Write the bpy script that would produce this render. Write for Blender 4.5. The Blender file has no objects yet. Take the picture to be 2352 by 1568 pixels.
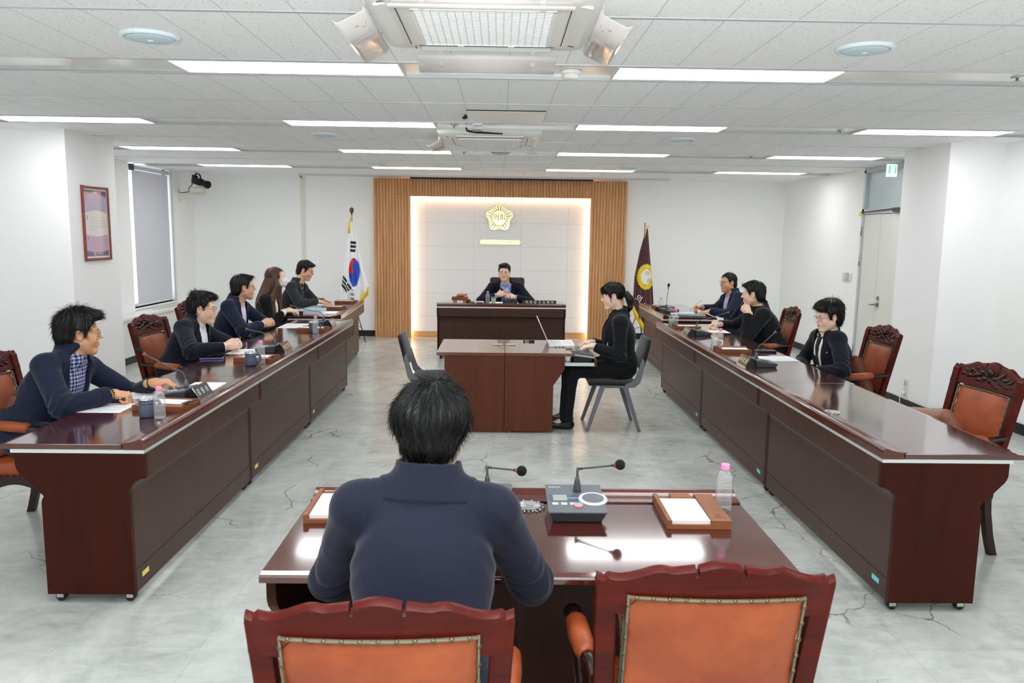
import bpy, math, random
import numpy as np
from mathutils import Vector, Matrix, Euler
random.seed(7)
PI = math.pi
SC = bpy.context.scene
COL = SC.collection
# ---------------------------------------------------------------- camera
CAM_H = 1.77
cam = bpy.data.cameras.new('camera')
cam.sensor_width = 36.0
cam.lens = 36.0 * 1790.07 / 2352.0
cam.clip_start = 0.05
cam.clip_end = 200
camo = bpy.data.objects.new('camera', cam)
COL.objects.link(camo)
_pi, _ya, _ro = 0.136815, 0.016558, -0.0131687
_fw = Vector((math.sin(_ya) * math.cos(_pi), math.cos(_ya) * math.cos(_pi), -math.sin(_pi)))
_r = Vector((math.cos(_ya), -math.sin(_ya), 0))
_d = _fw.cross(_r)
_r2 = _r * math.cos(_ro) + _d * math.sin(_ro)
_d2 = _d * math.cos(_ro) - _r * math.sin(_ro)
camo.matrix_world = Matrix(((_r2.x, -_d2.x, -_fw.x, 0), (_r2.y, -_d2.y, -_fw.y, 0), (_r2.z, -_d2.z, -_fw.z, CAM_H), (0, 0, 0, 1)))
cam.dof.use_dof = True
cam.dof.focus_distance = 7.5
cam.dof.aperture_fstop = 8.0
SC.camera = camo
# ---------------------------------------------------------------- world, exposure, off-frame ceiling lamps
w = bpy.data.worlds.new('world')
SC.world = w
w.use_nodes = True
w.node_tree.nodes['Background'].inputs[0].default_value = (0.93, 0.97, 1.0, 1)
w.node_tree.nodes['Background'].inputs[1].default_value = 3.0
SC.view_settings.view_transform = 'Standard'
SC.view_settings.look = 'None'
SC.view_settings.exposure = 0.30
SC.view_settings.gamma = 1.0
SC.view_settings.use_curve_mapping = False
SC.cycles.use_denoising = True
SC.cycles.max_bounces = 14
SC.cycles.diffuse_bounces = 11
SC.cycles.glossy_bounces = 4
SC.cycles.transmission_bounces = 8
SC.cycles.caustics_reflective = False
SC.cycles.caustics_refractive = False
SC.cycles.sample_clamp_indirect = 6
LAMP = 11.0           # radiance of every ceiling panel
CEIL = 2.69
LAMP_X = (-3.655, -1.205, 1.28, 3.735)
for _y in (2.34, 0.06, -2.22):           # rows of the same ceiling panels behind and above the camera
    for _x in LAMP_X:
        l = bpy.data.lights.new('ceiling_panel_lamp', 'AREA')
        l.shape = 'RECTANGLE'
        l.size, l.size_y = 1.25, 0.30
        l.energy = LAMP * 1.25 * 0.30 * PI
        l.color = (0.965, 0.985, 1.0)
        lo = bpy.data.objects.new('ceiling_panel_lamp', l)
        COL.objects.link(lo)
        lo.location = (_x, _y, CEIL - 0.012)
# bounce flash of the photographer's camera, thrown up at the ceiling
l = bpy.data.lights.new('bounce_flash', 'SPOT'); l.energy = 650; l.spot_size = math.radians(150); l.spot_blend = 1.0; l.shadow_soft_size = 0.12; l.color = (0.95, 0.98, 1.0)
lo = bpy.data.objects.new('bounce_flash', l); COL.objects.link(lo); lo.location = (0.0, -0.25, 1.75); lo.rotation_euler = (PI - 0.55, 0, 0)
# ---------------------------------------------------------------- mesh building
class MB:
    def __init__(s):
        s.v, s.f, s.m, s.sm = [], [], [], []
    def add(s, vs, fs, mi=0, smooth=False):
        b = len(s.v)
        s.v.extend([tuple(map(float, p)) for p in vs])
        s.f.extend([tuple(i + b for i in f) for f in fs])
        s.m.extend([mi] * len(fs)); s.sm.extend([smooth] * len(fs))
        return s
    def box(s, x0, x1, y0, y1, z0, z1, mi=0):
        vs = [(x, y, z) for z in (z0, z1) for y in (y0, y1) for x in (x0, x1)]
        return s.add(vs, [(0, 2, 3, 1), (4, 5, 7, 6), (0, 1, 5, 4), (2, 6, 7, 3), (0, 4, 6, 2), (1, 3, 7, 5)], mi)
    def boxm(s, M, sx, sy, sz, mi=0):
        vs = [M @ Vector((x * sx / 2, y * sy / 2, z * sz / 2)) for z in (-1, 1) for y in (-1, 1) for x in (-1, 1)]
        return s.add(vs, [(0, 2, 3, 1), (4, 5, 7, 6), (0, 1, 5, 4), (2, 6, 7, 3), (0, 4, 6, 2), (1, 3, 7, 5)], mi)
    def rbox(s, x0, x1, y0, y1, z0, z1, r=0.005, n=3, mi=0):
        """box with rounded vertical edges and softened top and bottom rims"""
        r = min(r, (x1 - x0) / 2.01, (y1 - y0) / 2.01, (z1 - z0) / 2.01)
        def ring(ins, z):
            out = []
            for cx, cy, a0 in ((x1 - r, y1 - r, 0), (x0 + r, y1 - r, PI / 2), (x0 + r, y0 + r, PI), (x1 - r, y0 + r, 1.5 * PI)):
                for k in range(n + 1):
                    a = a0 + k * PI / 2 / n
                    out.append((cx + (r - ins) * math.cos(a), cy + (r - ins) * math.sin(a), z))
            return out
        rings = []
        for k in range(n + 1):
            a = k * PI / 2 / n
            rings.append(ring(r - r * math.sin(a), z0 + r - r * math.cos(a)))
        for k in range(n + 1):
            a = k * PI / 2 / n
            rings.append(ring(r - r * math.cos(a), z1 - r + r * math.sin(a)))
        return s.loft(rings, True, True, mi, True)
    def loft(s, rings, cap0=True, cap1=True, mi=0, smooth=True, closed=True):
        n = len(rings[0]); b = len(s.v)
        for rg in rings:
            s.v.extend([tuple(map(float, p)) for p in rg])
        for i in range(len(rings) - 1):
            for j in range(n if closed else n - 1):
                k = (j + 1) % n
                s.f.append((b + i * n + j, b + i * n + k, b + (i + 1) * n + k, b + (i + 1) * n + j)); s.m.append(mi); s.sm.append(smooth)
        if cap0:
            s.f.append(tuple(b + j for j in reversed(range(n)))); s.m.append(mi); s.sm.append(False)
        if cap1:
            s.f.append(tuple(b + (len(rings) - 1) * n + j for j in range(n))); s.m.append(mi); s.sm.append(False)
        return s
    def tube(s, pts, rad, n=8, mi=0, caps=True, flat=1.0):
        pts = [Vector(p) for p in pts]
        if not hasattr(rad, '__len__'): rad = [rad] * len(pts)
        t0 = (pts[1] - pts[0]).normalized()
        up = Vector((0, 0, 1)) if abs(t0.z) < 0.9 else Vector((1, 0, 0))
        a = t0.cross(up).normalized()
        rings = []
        for i, p in enumerate(pts):
            t = (pts[min(i + 1, len(pts) - 1)] - pts[max(i - 1, 0)]).normalized()
            a = (a - t * a.dot(t)).normalized()
            b = t.cross(a)
            rings.append([p + (a * math.cos(2 * PI * k / n) + b * math.sin(2 * PI * k / n) * flat) * rad[i] for k in range(n)])
        return s.loft(rings, caps, caps, mi)
    def lathe(s, prof, n=20, c=(0, 0, 0), mi=0, caps=True):
        return s.loft([[(c[0] + r * math.cos(2 * PI * k / n), c[1] + r * math.sin(2 * PI * k / n), c[2] + z) for k in range(n)] for r, z in prof], caps, caps, mi)
    def prism(s, poly, axis, a, b, mi=0, smooth=False):
        """extrude a 2-D polygon along an axis; the polygon's plane is (y,z), (x,z) or (x,y)"""
        f = {'x': lambda p, t: (t, p[0], p[1]), 'y': lambda p, t: (p[0], t, p[1]), 'z': lambda p, t: (p[0], p[1], t)}[axis]
        return s.loft([[f(p, a) for p in poly], [f(p, b) for p in poly]], True, True, mi, smooth)
    def ball(s, c, r, n=12, m=8, mi=0):
        r = r if hasattr(r, '__len__') else (r, r, r)
        return s.loft([[(c[0] + r[0] * math.sin(a) * math.cos(t), c[1] + r[1] * math.sin(a) * math.sin(t), c[2] - r[2] * math.cos(a)) for t in [2 * PI * k / n for k in range(n)]] for a in [max(0.02, min(PI - 0.02, PI * i / m)) for i in range(m + 1)]], True, True, mi)
    def mesh(s, name, mats):
        me = bpy.data.meshes.new(name)
        me.from_pydata(s.v, [], s.f)
        for m in (mats if isinstance(mats, (list, tuple)) else [mats]): me.materials.append(m)
        me.polygons.foreach_set('material_index', s.m)
        me.polygons.foreach_set('use_smooth', s.sm)
        me.update()
        import bmesh
        bm = bmesh.new(); bm.from_mesh(me)
        bmesh.ops.recalc_face_normals(bm, faces=bm.faces)
        bm.to_mesh(me); bm.free()
        return me
def obj(name, mb, mat, parent=None, M=None):
    me = mb.mesh(name, mat) if isinstance(mb, MB) else mb
    o = bpy.data.objects.new(name, me)
    COL.objects.link(o)
    if parent is not None: o.parent = parent
    if M is not None: o.matrix_local = M
    return o
def soften(o, w=0.003, seg=2, ang=0.6):
    b = o.modifiers.new('edge', 'BEVEL'); b.width = w; b.segments = seg; b.limit_method = 'ANGLE'; b.angle_limit = ang
    b.harden_normals = False
    return o
def tag(o, label, cat, group=None):
    o['label'] = label; o['category'] = cat
    if group: o['group'] = group
    return o
def thing(name, label, cat, loc=(0, 0, 0), rz=0.0, group=None):
    o = bpy.data.objects.new(name, None)
    COL.objects.link(o)
    o.location = loc; o.rotation_euler = (0, 0, rz); o.empty_display_size = 0.1
    return tag(o, label, cat, group)
def struct(name, mb, mat, parent=None):
    o = obj(name, mb, mat, parent)
    if parent is None: o['kind'] = 'structure'
    return o
def dup(root, loc, rz, label, group=None):
    kids = {}
    for o in bpy.data.objects:
        if o.parent is not None: kids.setdefault(o.parent.name, []).append(o)
    r = root.copy(); COL.objects.link(r); r.location = loc; r.rotation_euler = (0, 0, rz); r['label'] = label
    if group: r['group'] = group
    def rec(a, b):
        for ch in kids.get(a.name, []):
            c = ch.copy(); COL.objects.link(c); c.parent = b; rec(ch, c)
    rec(root, r)
    return r
def text(body, size, mat, parent=None, M=None, ext=0.0006, name='lettering', space=1.0, sx=1.0, align='CENTER'):
    c = bpy.data.curves.new('lettering', 'FONT')
    c.body = body; c.size = size; c.extrude = ext; c.align_x = align; c.align_y = 'CENTER'; c.space_character = space; c.resolution_u = 3
    o = bpy.data.objects.new('tmp', c); COL.objects.link(o)
    me = bpy.data.meshes.new_from_object(o.evaluated_get(bpy.context.evaluated_depsgraph_get()))
    bpy.data.objects.remove(o); bpy.data.curves.remove(c)
    me.name = name
    if sx != 1.0: me.transform(Matrix.Diagonal((sx, 1, 1, 1)))
    me.materials.clear(); me.materials.append(mat)
    return obj(name, me, mat, parent, M)
def basis(o, x, y):
    """matrix whose local x and y run along the given world directions"""
    x = Vector(x).normalized(); y = Vector(y); y = (y - x * y.dot(x)).normalized(); z = x.cross(y)
    return Matrix(((x.x, y.x, z.x, o[0]), (x.y, y.y, z.y, o[1]), (x.z, y.z, z.z, o[2]), (0, 0, 0, 1)))
# ---------------------------------------------------------------- materials
def lin(c):
    return tuple((u / 12.92 if u <= 0.04045 else ((u + 0.055) / 1.055) ** 2.4) for u in [x / 255 for x in c])
def mat(name, col, rough=0.5, metal=0.0, spec=0.5, coat=0.0, emit=None, es=1.0, trans=0.0, ior=1.45, alpha=1.0, sub=0.0, sheen=0.0, srgb=True):
    m = bpy.data.materials.new(name); m.use_nodes = True
    p = m.node_tree.nodes['Principled BSDF']
    c = lin(col) if srgb else col
    p.inputs['Base Color'].default_value = (*c, 1)
    p.inputs['Roughness'].default_value = rough; p.inputs['Metallic'].default_value = metal
    p.inputs['Specular IOR Level'].default_value = spec; p.inputs['Coat Weight'].default_value = coat
    p.inputs['Coat Roughness'].default_value = 0.08
    p.inputs['Transmission Weight'].default_value = trans; p.inputs['IOR'].default_value = ior; p.inputs['Alpha'].default_value = alpha
    p.inputs['Subsurface Weight'].default_value = sub; p.inputs['Sheen Weight'].default_value = sheen
    if sub: p.inputs['Subsurface Radius'].default_value = (0.012, 0.005, 0.003); p.inputs['Subsurface Scale'].default_value = 1.0
    if emit is not None:
        p.inputs['Emission Color'].default_value = (*emit, 1); p.inputs['Emission Strength'].default_value = es
    return m
def N(m, t, **kw):
    n = m.node_tree.nodes.new(t)
    for k, v in kw.items():
        if k.startswith('_'): setattr(n, k[1:], v)
        else: n.inputs[k.replace('__', ' ')].default_value = v
    return n
def L(m, a, b): m.node_tree.links.new(a, b)
def P(m): return m.node_tree.nodes['Principled BSDF']
def ramp(m, fac, stops, interp='LINEAR'):
    r = m.node_tree.nodes.new('ShaderNodeValToRGB'); r.color_ramp.interpolation = interp
    e = r.color_ramp.elements
    while len(e) < len(stops): e.new(0.5)
    for i, (p, c) in enumerate(stops):
        e[i].position = p; e[i].color = (*(c if len(c) == 3 else (c[0],) * 3), 1)
    L(m, fac, r.inputs[0]); return r.outputs[0]
def coords(m, scale=(1, 1, 1), rot=(0, 0, 0), loc=(0, 0, 0), src='Object'):
    t = m.node_tree.nodes.new('ShaderNodeTexCoord'); mp = m.node_tree.nodes.new('ShaderNodeMapping')
    mp.inputs['Scale'].default_value = scale; mp.inputs['Rotation'].default_value = rot; mp.inputs['Location'].default_value = loc
    L(m, t.outputs[src], mp.inputs[0]); return mp.outputs[0]
def noise(m, vec, scale, detail=4, rough=0.55, dist=0.0):
    n = N(m, 'ShaderNodeTexNoise', Scale=scale, Detail=detail, Roughness=rough, Distortion=dist); L(m, vec, n.inputs['Vector']); return n.outputs[0]
def bump(m, fac, strength=0.2, dist=0.002):
    b = N(m, 'ShaderNodeBump', Strength=strength, Distance=dist); L(m, fac, b.inputs['Height']); L(m, b.outputs[0], P(m).inputs['Normal']); return b
def mathn(m, op, a, b=None, c=None):
    n = N(m, 'ShaderNodeMath', _operation=op)
    for i, x in enumerate((a, b, c)):
        if x is None: continue
        if isinstance(x, (int, float)): n.inputs[i].default_value = x
        else: L(m, x, n.inputs[i])
    return n.outputs[0]
def mix(m, fac, a, b, mode='MIX'):
    n = N(m, 'ShaderNodeMix', _data_type='RGBA', _blend_type=mode)
    for i, x in ((0, fac), (6, a), (7, b)):
        if isinstance(x, (int, float)): n.inputs[i].default_value = x
        elif isinstance(x, tuple): n.inputs[i].default_value = (*x, 1)
        else: L(m, x, n.inputs[i])
    return n.outputs[2]
def wood(name, dark, light, axis, rough=0.3, coat=0.3, sc=1.0, bmp=0.03, spec=0.5, cior=1.5):
    m = mat(name, (90, 40, 30), rough=rough, coat=coat, spec=spec); P(m).inputs['Coat IOR'].default_value = cior
    s = [14 * sc, 14 * sc, 14 * sc]; s['xyz'.index(axis)] = 0.9 * sc
    v = coords(m, tuple(s))
    f = noise(m, v, 1.0, 6, 0.6, 0.6)
    v2 = coords(m, tuple(x * 9 for x in s)); f2 = noise(m, v2, 1.0, 2, 0.5)
    ff = mathn(m, 'ADD', mathn(m, 'MULTIPLY', f, 0.8), mathn(m, 'MULTIPLY', f2, 0.2))
    L(m, ramp(m, ff, [(0.3, lin(dark)), (0.7, lin(light))]), P(m).inputs['Base Color'])
    if bmp: bump(m, f2, bmp, 0.001)
    return m
W_END = wood('mahogany_end', (44, 13, 7), (60, 21, 10), 'z', 0.42, 0.0, spec=.15)
W_FRONT = wood('mahogany_front', (50, 25, 17), (66, 35, 24), 'z', 0.38, 0.06, spec=.35)
W_TOP = wood('mahogany_top', (56, 16, 13), (80, 28, 21), 'y', 0.14, 1.0, spec=.5, cior=1.6)
W_TOPX = wood('mahogany_top_across', (92, 36, 28), (122, 52, 40), 'x', 0.24, 0.5)
W_LIP = wood('mahogany_lip', (64, 22, 15), (92, 38, 25), 'y', 0.2, 0.5)
W_LIPX = wood('mahogany_lip_across', (86, 36, 28), (118, 54, 40), 'x', 0.24, 0.45)
W_CENTRE = wood('walnut_centre', (84, 42, 29), (100, 54, 38), 'z', 0.45, 0.0, spec=.2)
W_CENTRE_TOP = wood('walnut_centre_top', (100, 62, 50), (114, 72, 60), 'x', 0.2, 0.9, cior=1.6)
W_CHAIR = wood('mahogany_chair', (46, 8, 6), (94, 22, 10), 'x', 0.32, 0.0, spec=.18)
W_DARK = wood('dark_carved_wood', (26, 11, 9), (46, 19, 15), 'x', 0.3, 0.2, spec=.4)
W_OAK = wood('oak_slats', (192, 142, 96), (222, 176, 130), 'z', 0.55, 0.0, 1.6, spec=.3)
W_OAKH = wood('oak_skirting', (196, 150, 98), (214, 170, 118), 'x', 0.5, 0.0)
W_TRAY = wood('tray_wood', (112, 66, 42), (140, 88, 58), 'x', 0.5, 0.0, spec=.3)
W_FRAMEP = wood('picture_frame_wood', (120, 52, 38), (150, 70, 50), 'z', 0.35, 0.2)
W_GAVEL = wood('gavel_wood', (150, 88, 40), (196, 130, 70), 'x', 0.3, 0.4, 3)
STRIP = mat('pale_metal_strip', (214, 220, 220), 0.35, 0.35)
CHROME = mat('chrome', (210, 212, 215), 0.12, 1.0)
STEEL = mat('brushed_steel', (150, 148, 142), 0.3, 1.0)
DARKPL = mat('dark_grey_plastic', (62, 65, 70), 0.45)
MIDPL = mat('mid_grey_plastic', (92, 96, 104), 0.45)
BLACK = mat('black_plastic', (18, 18, 20), 0.4)
FOAM = mat('black_foam', (16, 16, 20), 0.95)
REDRING = mat('red_ring', (205, 70, 55), 0.4)
WHITE = mat('white_plastic', (236, 236, 232), 0.4)
OFFW = mat('ivory_plastic', (226, 224, 214), 0.45)
PAPER = mat('white_paper', (243, 243, 246), 0.7)
PINK = mat('pink_cap', (244, 150, 196), 0.4)
WHITEINK = mat('white_ink', (238, 238, 232), 0.6)
BLACKINK = mat('black_ink', (26, 24, 22), 0.6)
GREYINK = mat('grey_ink', (120, 122, 130), 0.7)
BLUEINK = mat('light_blue_ink', (168, 204, 236), 0.7)
YELLOWST = mat('yellow_sticker', (236, 218, 110), 0.6)
BLUEST = mat('cyan_sticker', (110, 208, 224), 0.6)
GOLD = mat('gold', (212, 170, 60), 0.3, 0.9)
GOLDFR = mat('yellow_fringe', (232, 196, 30), 0.7)
BRASS = mat('aged_brass_nail', (112, 100, 70), 0.3, 0.9)
def thin(name, white, tint, ior, col=(240, 244, 248)):
    """clear thin-walled plastic or glass: see-through, a little milky, with a mirror-like skin"""
    m = bpy.data.materials.new(name); m.use_nodes = True; nt = m.node_tree; nt.nodes.clear()
    o = nt.nodes.new('ShaderNodeOutputMaterial'); t = nt.nodes.new('ShaderNodeBsdfTransparent'); g = nt.nodes.new('ShaderNodeBsdfGlossy'); d = nt.nodes.new('ShaderNodeBsdfDiffuse'); x = nt.nodes.new('ShaderNodeMixShader'); y = nt.nodes.new('ShaderNodeMixShader'); f = nt.nodes.new('ShaderNodeLayerWeight'); pw = nt.nodes.new('ShaderNodeMath'); pw.operation = 'POWER'; pw.inputs[1].default_value = 2.6; ml = nt.nodes.new('ShaderNodeMath'); ml.operation = 'MULTIPLY_ADD'; ml.inputs[1].default_value = (ior - 1) * 1.3; ml.inputs[2].default_value = .03
    nt.links.new(f.outputs['Facing'], pw.inputs[0]); nt.links.new(pw.outputs[0], ml.inputs[0])
    t.inputs[0].default_value = (*tint, 1); d.inputs[0].default_value = (*lin(col), 1); g.inputs['Roughness'].default_value = .04
    x.inputs[0].default_value = white
    for a, b in ((t.outputs[0], x.inputs[1]), (d.outputs[0], x.inputs[2]), (ml.outputs[0], y.inputs[0]), (x.outputs[0], y.inputs[1]), (g.outputs[0], y.inputs[2]), (y.outputs[0], o.inputs[0])): nt.links.new(a, b)
    return m
ACRYL = thin('clear_acrylic', .12, (1, 1, 1), 1.4)
GLASS = thin('clear_glass', .04, (.98, .99, .99), 1.4)
# ================================================================ the setting
XL, XR, YB, YF = -5.15, 4.82, 13.35, -3.6
WALL = mat('wall_paint', (247, 247, 246), 0.75, spec=0.25)
_v = coords(WALL, (1, 1, 1), src='Object'); bump(WALL, noise(WALL, _v, 260, 2), 0.06, 0.001)
COLUMN_W = mat('column_paint', (247, 247, 248), 0.75, spec=0.25)
# floor: grey-green marble-look tiles
FLOOR = mat('marble_tile', (180, 184, 178), 0.2, spec=0.5)
_v = coords(FLOOR)
_n1 = noise(FLOOR, coords(FLOOR, (1.1, 0.8, 1), (0, 0, 0.6)), 1.6, 8, 0.62, 1.2)
_base = ramp(FLOOR, _n1, [(0.3, lin((160, 164, 158))), (0.5, lin((184, 188, 183))), (0.68, lin((204, 208, 204)))])
_n2 = noise(FLOOR, coords(FLOOR, (1, 2.2, 1), (0, 0, -0.5)), 7, 6, 0.65, 0.6)
_base = mix(FLOOR, ramp(FLOOR, _n2, [(0.42, (0,)), (0.7, (0.55,))]), _base, lin((212, 214, 211)))
_base = mix(FLOOR, ramp(FLOOR, noise(FLOOR, _v, 3.2, 5, 0.6), [(0.55, (0,)), (0.75, (0.35,))]), _base, lin((184, 177, 158)))
_vo = N(FLOOR, 'ShaderNodeTexVoronoi', _feature='DISTANCE_TO_EDGE', Scale=0.95)
_dn = N(FLOOR, 'ShaderNodeTexNoise', Scale=2.2, Detail=5.0); L(FLOOR, _v, _dn.inputs['Vector'])
_va = N(FLOOR, 'ShaderNodeVectorMath', _operation='MULTIPLY_ADD'); _va.inputs[1].default_value = (0.55, 0.55, 0); L(FLOOR, _dn.outputs['Color'], _va.inputs[0]); L(FLOOR, _v, _va.inputs[2]); L(FLOOR, _va.outputs[0], _vo.inputs['Vector'])
_vein = mathn(FLOOR, 'LESS_THAN', _vo.outputs['Distance'], 0.0035)
_vein = mathn(FLOOR, 'MULTIPLY', _vein, ramp(FLOOR, noise(FLOOR, _v, 1.3, 2), [(0.48, (0,)), (0.56, (0.75,))]))
_base = mix(FLOOR, _vein, _base, lin((112, 112, 102)))
_br = N(FLOOR, 'ShaderNodeTexBrick', Scale=1.0); _br.offset = 0.5
_br.inputs['Color1'].default_value = (1, 1, 1, 1); _br.inputs['Color2'].default_value = (0.94, 0.94, 0.94, 1); _br.inputs['Mortar'].default_value = (0.72, 0.72, 0.7, 1)
_br.inputs['Mortar Size'].default_value = 0.0012; _br.inputs['Brick Width'].default_value = 0.61; _br.inputs['Row Height'].default_value = 0.61
L(FLOOR, coords(FLOOR, (1, 1, 1), (0, 0, PI / 2), (0.1, 0.045, 0)), _br.inputs['Vector'])
L(FLOOR, mix(FLOOR, 1.0, _base, _br.outputs['Color'], 'MULTIPLY'), P(FLOOR).inputs['Base Color'])
struct('floor', MB().box(XL - .3, XR + .3, YF - .3, YB + .3, -0.1, 0.0), FLOOR)
# walls; the left one has a window opening
YW0, YW1, ZW = 11.06, 12.46, 0.66
struct('wall_back', MB().box(XL - .2, XR + .2, YB, YB + .2, 0, CEIL + .3), WALL)
struct('wall_front', MB().box(XL - .2, XR + .2, YF - .2, YF, 0, CEIL + .3), WALL)
struct('wall_right', MB().box(XR, XR + .2, YF, 9.28, 0, CEIL + .3).box(XR, XR + .2, 10.44, YB, 0, CEIL + .3).box(XR + .12, XR + .2, 9.28, 10.44, 0, CEIL + .3), WALL)
struct('wall_left', MB().box(XL - .2, XL, YF, YW0, 0, CEIL + .3).box(XL - .2, XL, YW1, YB, 0, CEIL + .3).box(XL - .2, XL, YW0, YW1, 0, ZW), WALL)
struct('column_left', MB().box(XL, -4.08, 7.53, 8.46, 0, CEIL), COLUMN_W)
struct('column_right', MB().box(4.29, XR, 7.56, 8.42, 0, CEIL), COLUMN_W)
BASEB = mat('black_skirting', (22, 24, 26), 0.4)
struct('baseboard_back', MB().box(-4.85, -2.12, YB - .012, YB, 0, .1).box(2.12, XR, YB - .012, YB, 0, .1), BASEB)
struct('baseboard_right', MB().box(XR - .012, XR, 10.5, YB, 0, .1).box(4.278, 4.29, 7.55, 8.43, 0, .1).box(4.278, XR, 7.548, 7.56, 0, .1).box(XR - .012, XR, YF, 7.55, 0, .1), BASEB)
struct('baseboard_left', MB().box(-4.08, -4.068, 7.52, 8.47, 0, .1).box(XL, -4.068, 7.518, 7.53, 0, .1).box(XL, XL + .012, YF, 7.53, 0, .1), BASEB)
# ceiling: mineral tiles with pits and hairline joints
TILE = mat('mineral_tile', (214, 216, 218), 0.85, spec=0.15)
_tc = TILE.node_tree.nodes.new('ShaderNodeTexCoord'); _sep = TILE.node_tree.nodes.new('ShaderNodeSeparateXYZ'); L(TILE, _tc.outputs['Object'], _sep.inputs[0])
_pit = None
for _i, (_sc, _ro, _th) in enumerate((((30, 62, 1), 0.5, 0.075), ((62, 30, 1), 0.3, 0.07), ((55, 55, 1), 0.9, 0.06))):
    _vv = N(TILE, 'ShaderNodeTexVoronoi', _feature='F1', Scale=1.0, Randomness=1.0)
    L(TILE, coords(TILE, _sc, (0, 0, _ro), (_i * 3.7, 1.3, 0)), _vv.inputs['Vector'])
    _h = mathn(TILE, 'LESS_THAN', _vv.outputs['Distance'], _th * 2.1)
    _cr = TILE.node_tree.nodes.new('ShaderNodeSeparateColor'); L(TILE, _vv.outputs['Color'], _cr.inputs[0])
    _h = mathn(TILE, 'MULTIPLY', _h, mathn(TILE, 'GREATER_THAN', _cr.outputs[0], 0.45))
    _pit = _h if _pit is None else mathn(TILE, 'MAXIMUM', _pit, _h)
_x = mathn(TILE, 'MODULO', mathn(TILE, 'ADD', _sep.outputs['X'], 30.5 - 0.04 + 0.0013), 0.305)
_joint = mathn(TILE, 'LESS_THAN', _x, 0.0026)
_c = mix(TILE, mathn(TILE, 'MULTIPLY', _pit, 0.6), lin((247, 248, 249)), lin((150, 152, 156)))
_c = mix(TILE, mathn(TILE, 'MULTIPLY', _joint, 0.75), _c, lin((120, 120, 122)))
L(TILE, _c, P(TILE).inputs['Base Color'])
bump(TILE, mathn(TILE, 'SUBTRACT', 1.0, mathn(TILE, 'MAXIMUM', _pit, _joint)), 0.5, 0.003)
ROWY = [4.62 + 2.27 * k for k in range(-3, 4)]          # centre lines of the lamp strips
mb = MB()
edges = [YF - .2] + [e for y in ROWY for e in (y - .215, y + .215)] + [YB + .2]
for a, b in zip(edges[0::2], edges[1::2]):
    mb.box(XL - .2, XR + .2, a, b, CEIL, CEIL + .06)
mb.box(XL - .2, XR + .2, YF - .2, YB + .2, CEIL + .06, CEIL + .12)
struct('ceiling', mb, TILE)
RAIL = mat('ceiling_rail', (205, 208, 210), 0.35, 0.4)
PANEL = mat('cream_metal_panel', (226, 224, 214), 0.22, 0.1, spec=0.7)
_k = 0
for y in ROWY:
    _k += 1
    mb = MB()
    for s in (-1, 1):
        mb.box(XL, XR, y + s * .2 - .014, y + s * .2 + .014, CEIL - .006, CEIL + .02, 0)
        mb.box(XL, XR, y + s * .172 - .007, y + s * .172 + .007, CEIL + .002, CEIL + .03, 0)
    mb.box(XL, XR, y - .215, y + .215, CEIL + .012, CEIL + .05, 1)
    struct('trim_%d' % _k, mb, [RAIL, PANEL])
for y in (1.24, 3.47, 5.75, 8.03, 10.3):
    _k += 1
    struct('trim_%d' % _k, MB().box(XL, XR, y - .012, y + .012, CEIL - .004, CEIL + .01), RAIL)
_k += 1
struct('trim_%d' % _k, MB().box(-3.25, 2.75, 12.78, 12.98, CEIL - .02, CEIL), mat('screen_recess_trim', (206, 212, 222), 0.5))
# ceiling lamps in view
DIFF = mat('lamp_diffuser', (255, 255, 255), 0.5, emit=(0.965, 0.985, 1.0), es=LAMP)
LFRAME = mat('lamp_frame', (222, 222, 222), 0.4)
_row = {0: 'first row, nearest the camera', 1: 'second row', 2: 'third row', 3: 'last row by the slatted wall'}
_pos = {0: 'against the left wall', 1: 'left of the centre line', 2: 'right of the centre line', 3: 'against the right wall'}
lamp0 = None
for r in range(4):
    for c in range(4):
        if r == 0 and c in (0, 3): 
            pass
        lab = 'ceiling light panel %s, %s' % (_pos[c], _row[r])
        loc = (LAMP_X[c], ROWY[3 + r], CEIL)
        if r == 0 and c in (0, 3): continue
        if lamp0 is None:
            lamp0 = thing('ceiling_light', lab, 'ceiling light', loc, 0, 'ceiling light panels')
            obj('light_frame', MB().box(-.64, .64, -.165, -.152, -.004, .02).box(-.64, .64, .152, .165, -.004, .02).box(-.64, -.627, -.152, .152, -.004, .02).box(.627, .64, -.152, .152, -.004, .02), LFRAME, lamp0)
            obj('diffuser', MB().box(-.627, .627, -.152, .152, .002, .011), DIFF, lamp0)
        else:
            dup(lamp0, loc, 0, lab)
# ---- slatted oak portal with a lit recess
YP = 13.18
def ribs(x0, x1, z0, z1):
    n = max(1, round((x1 - x0) / 0.0505)); p = (x1 - x0) / n
    poly = [(x0, YP + .085)]
    for i in range(n):
        a = x0 + i * p
        poly += [(a + .001, YP + .022), (a + .004, YP + .016), (a + p * .30, YP + .001), (a + p * .52, YP), (a + p * .78, YP + .006), (a + p - .004, YP + .016), (a + p - .001, YP + .022)]
    poly += [(x1, YP + .085)]
    return MB().prism(poly, 'z', z0, z1)
pt = thing('slatted_portal', 'oak slatted surround framing the lit cream wall panel', 'wall panelling', (0, 0, 0))
obj('slat_panel', ribs(-2.115, -1.506, 0.0, 2.375), W_OAK, pt)
obj('slat_panel', ribs(1.506, 2.115, 0.0, 2.375), W_OAK, pt)
obj('slat_header', ribs(-2.115, 2.115, 2.385, 2.66), W_OAK, pt)
obj('joint_trim', MB().box(-2.115, 2.115, YP + .004, YP + .085, 2.375, 2.385).box(-.021, -.016, YP - .001, YP + .02, 2.385, 2.66), W_OAKH, pt)
obj('side_board', MB().box(-2.115, -2.09, YP + .08, YB - .002, 0, 2.66), W_OAK, pt)
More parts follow.
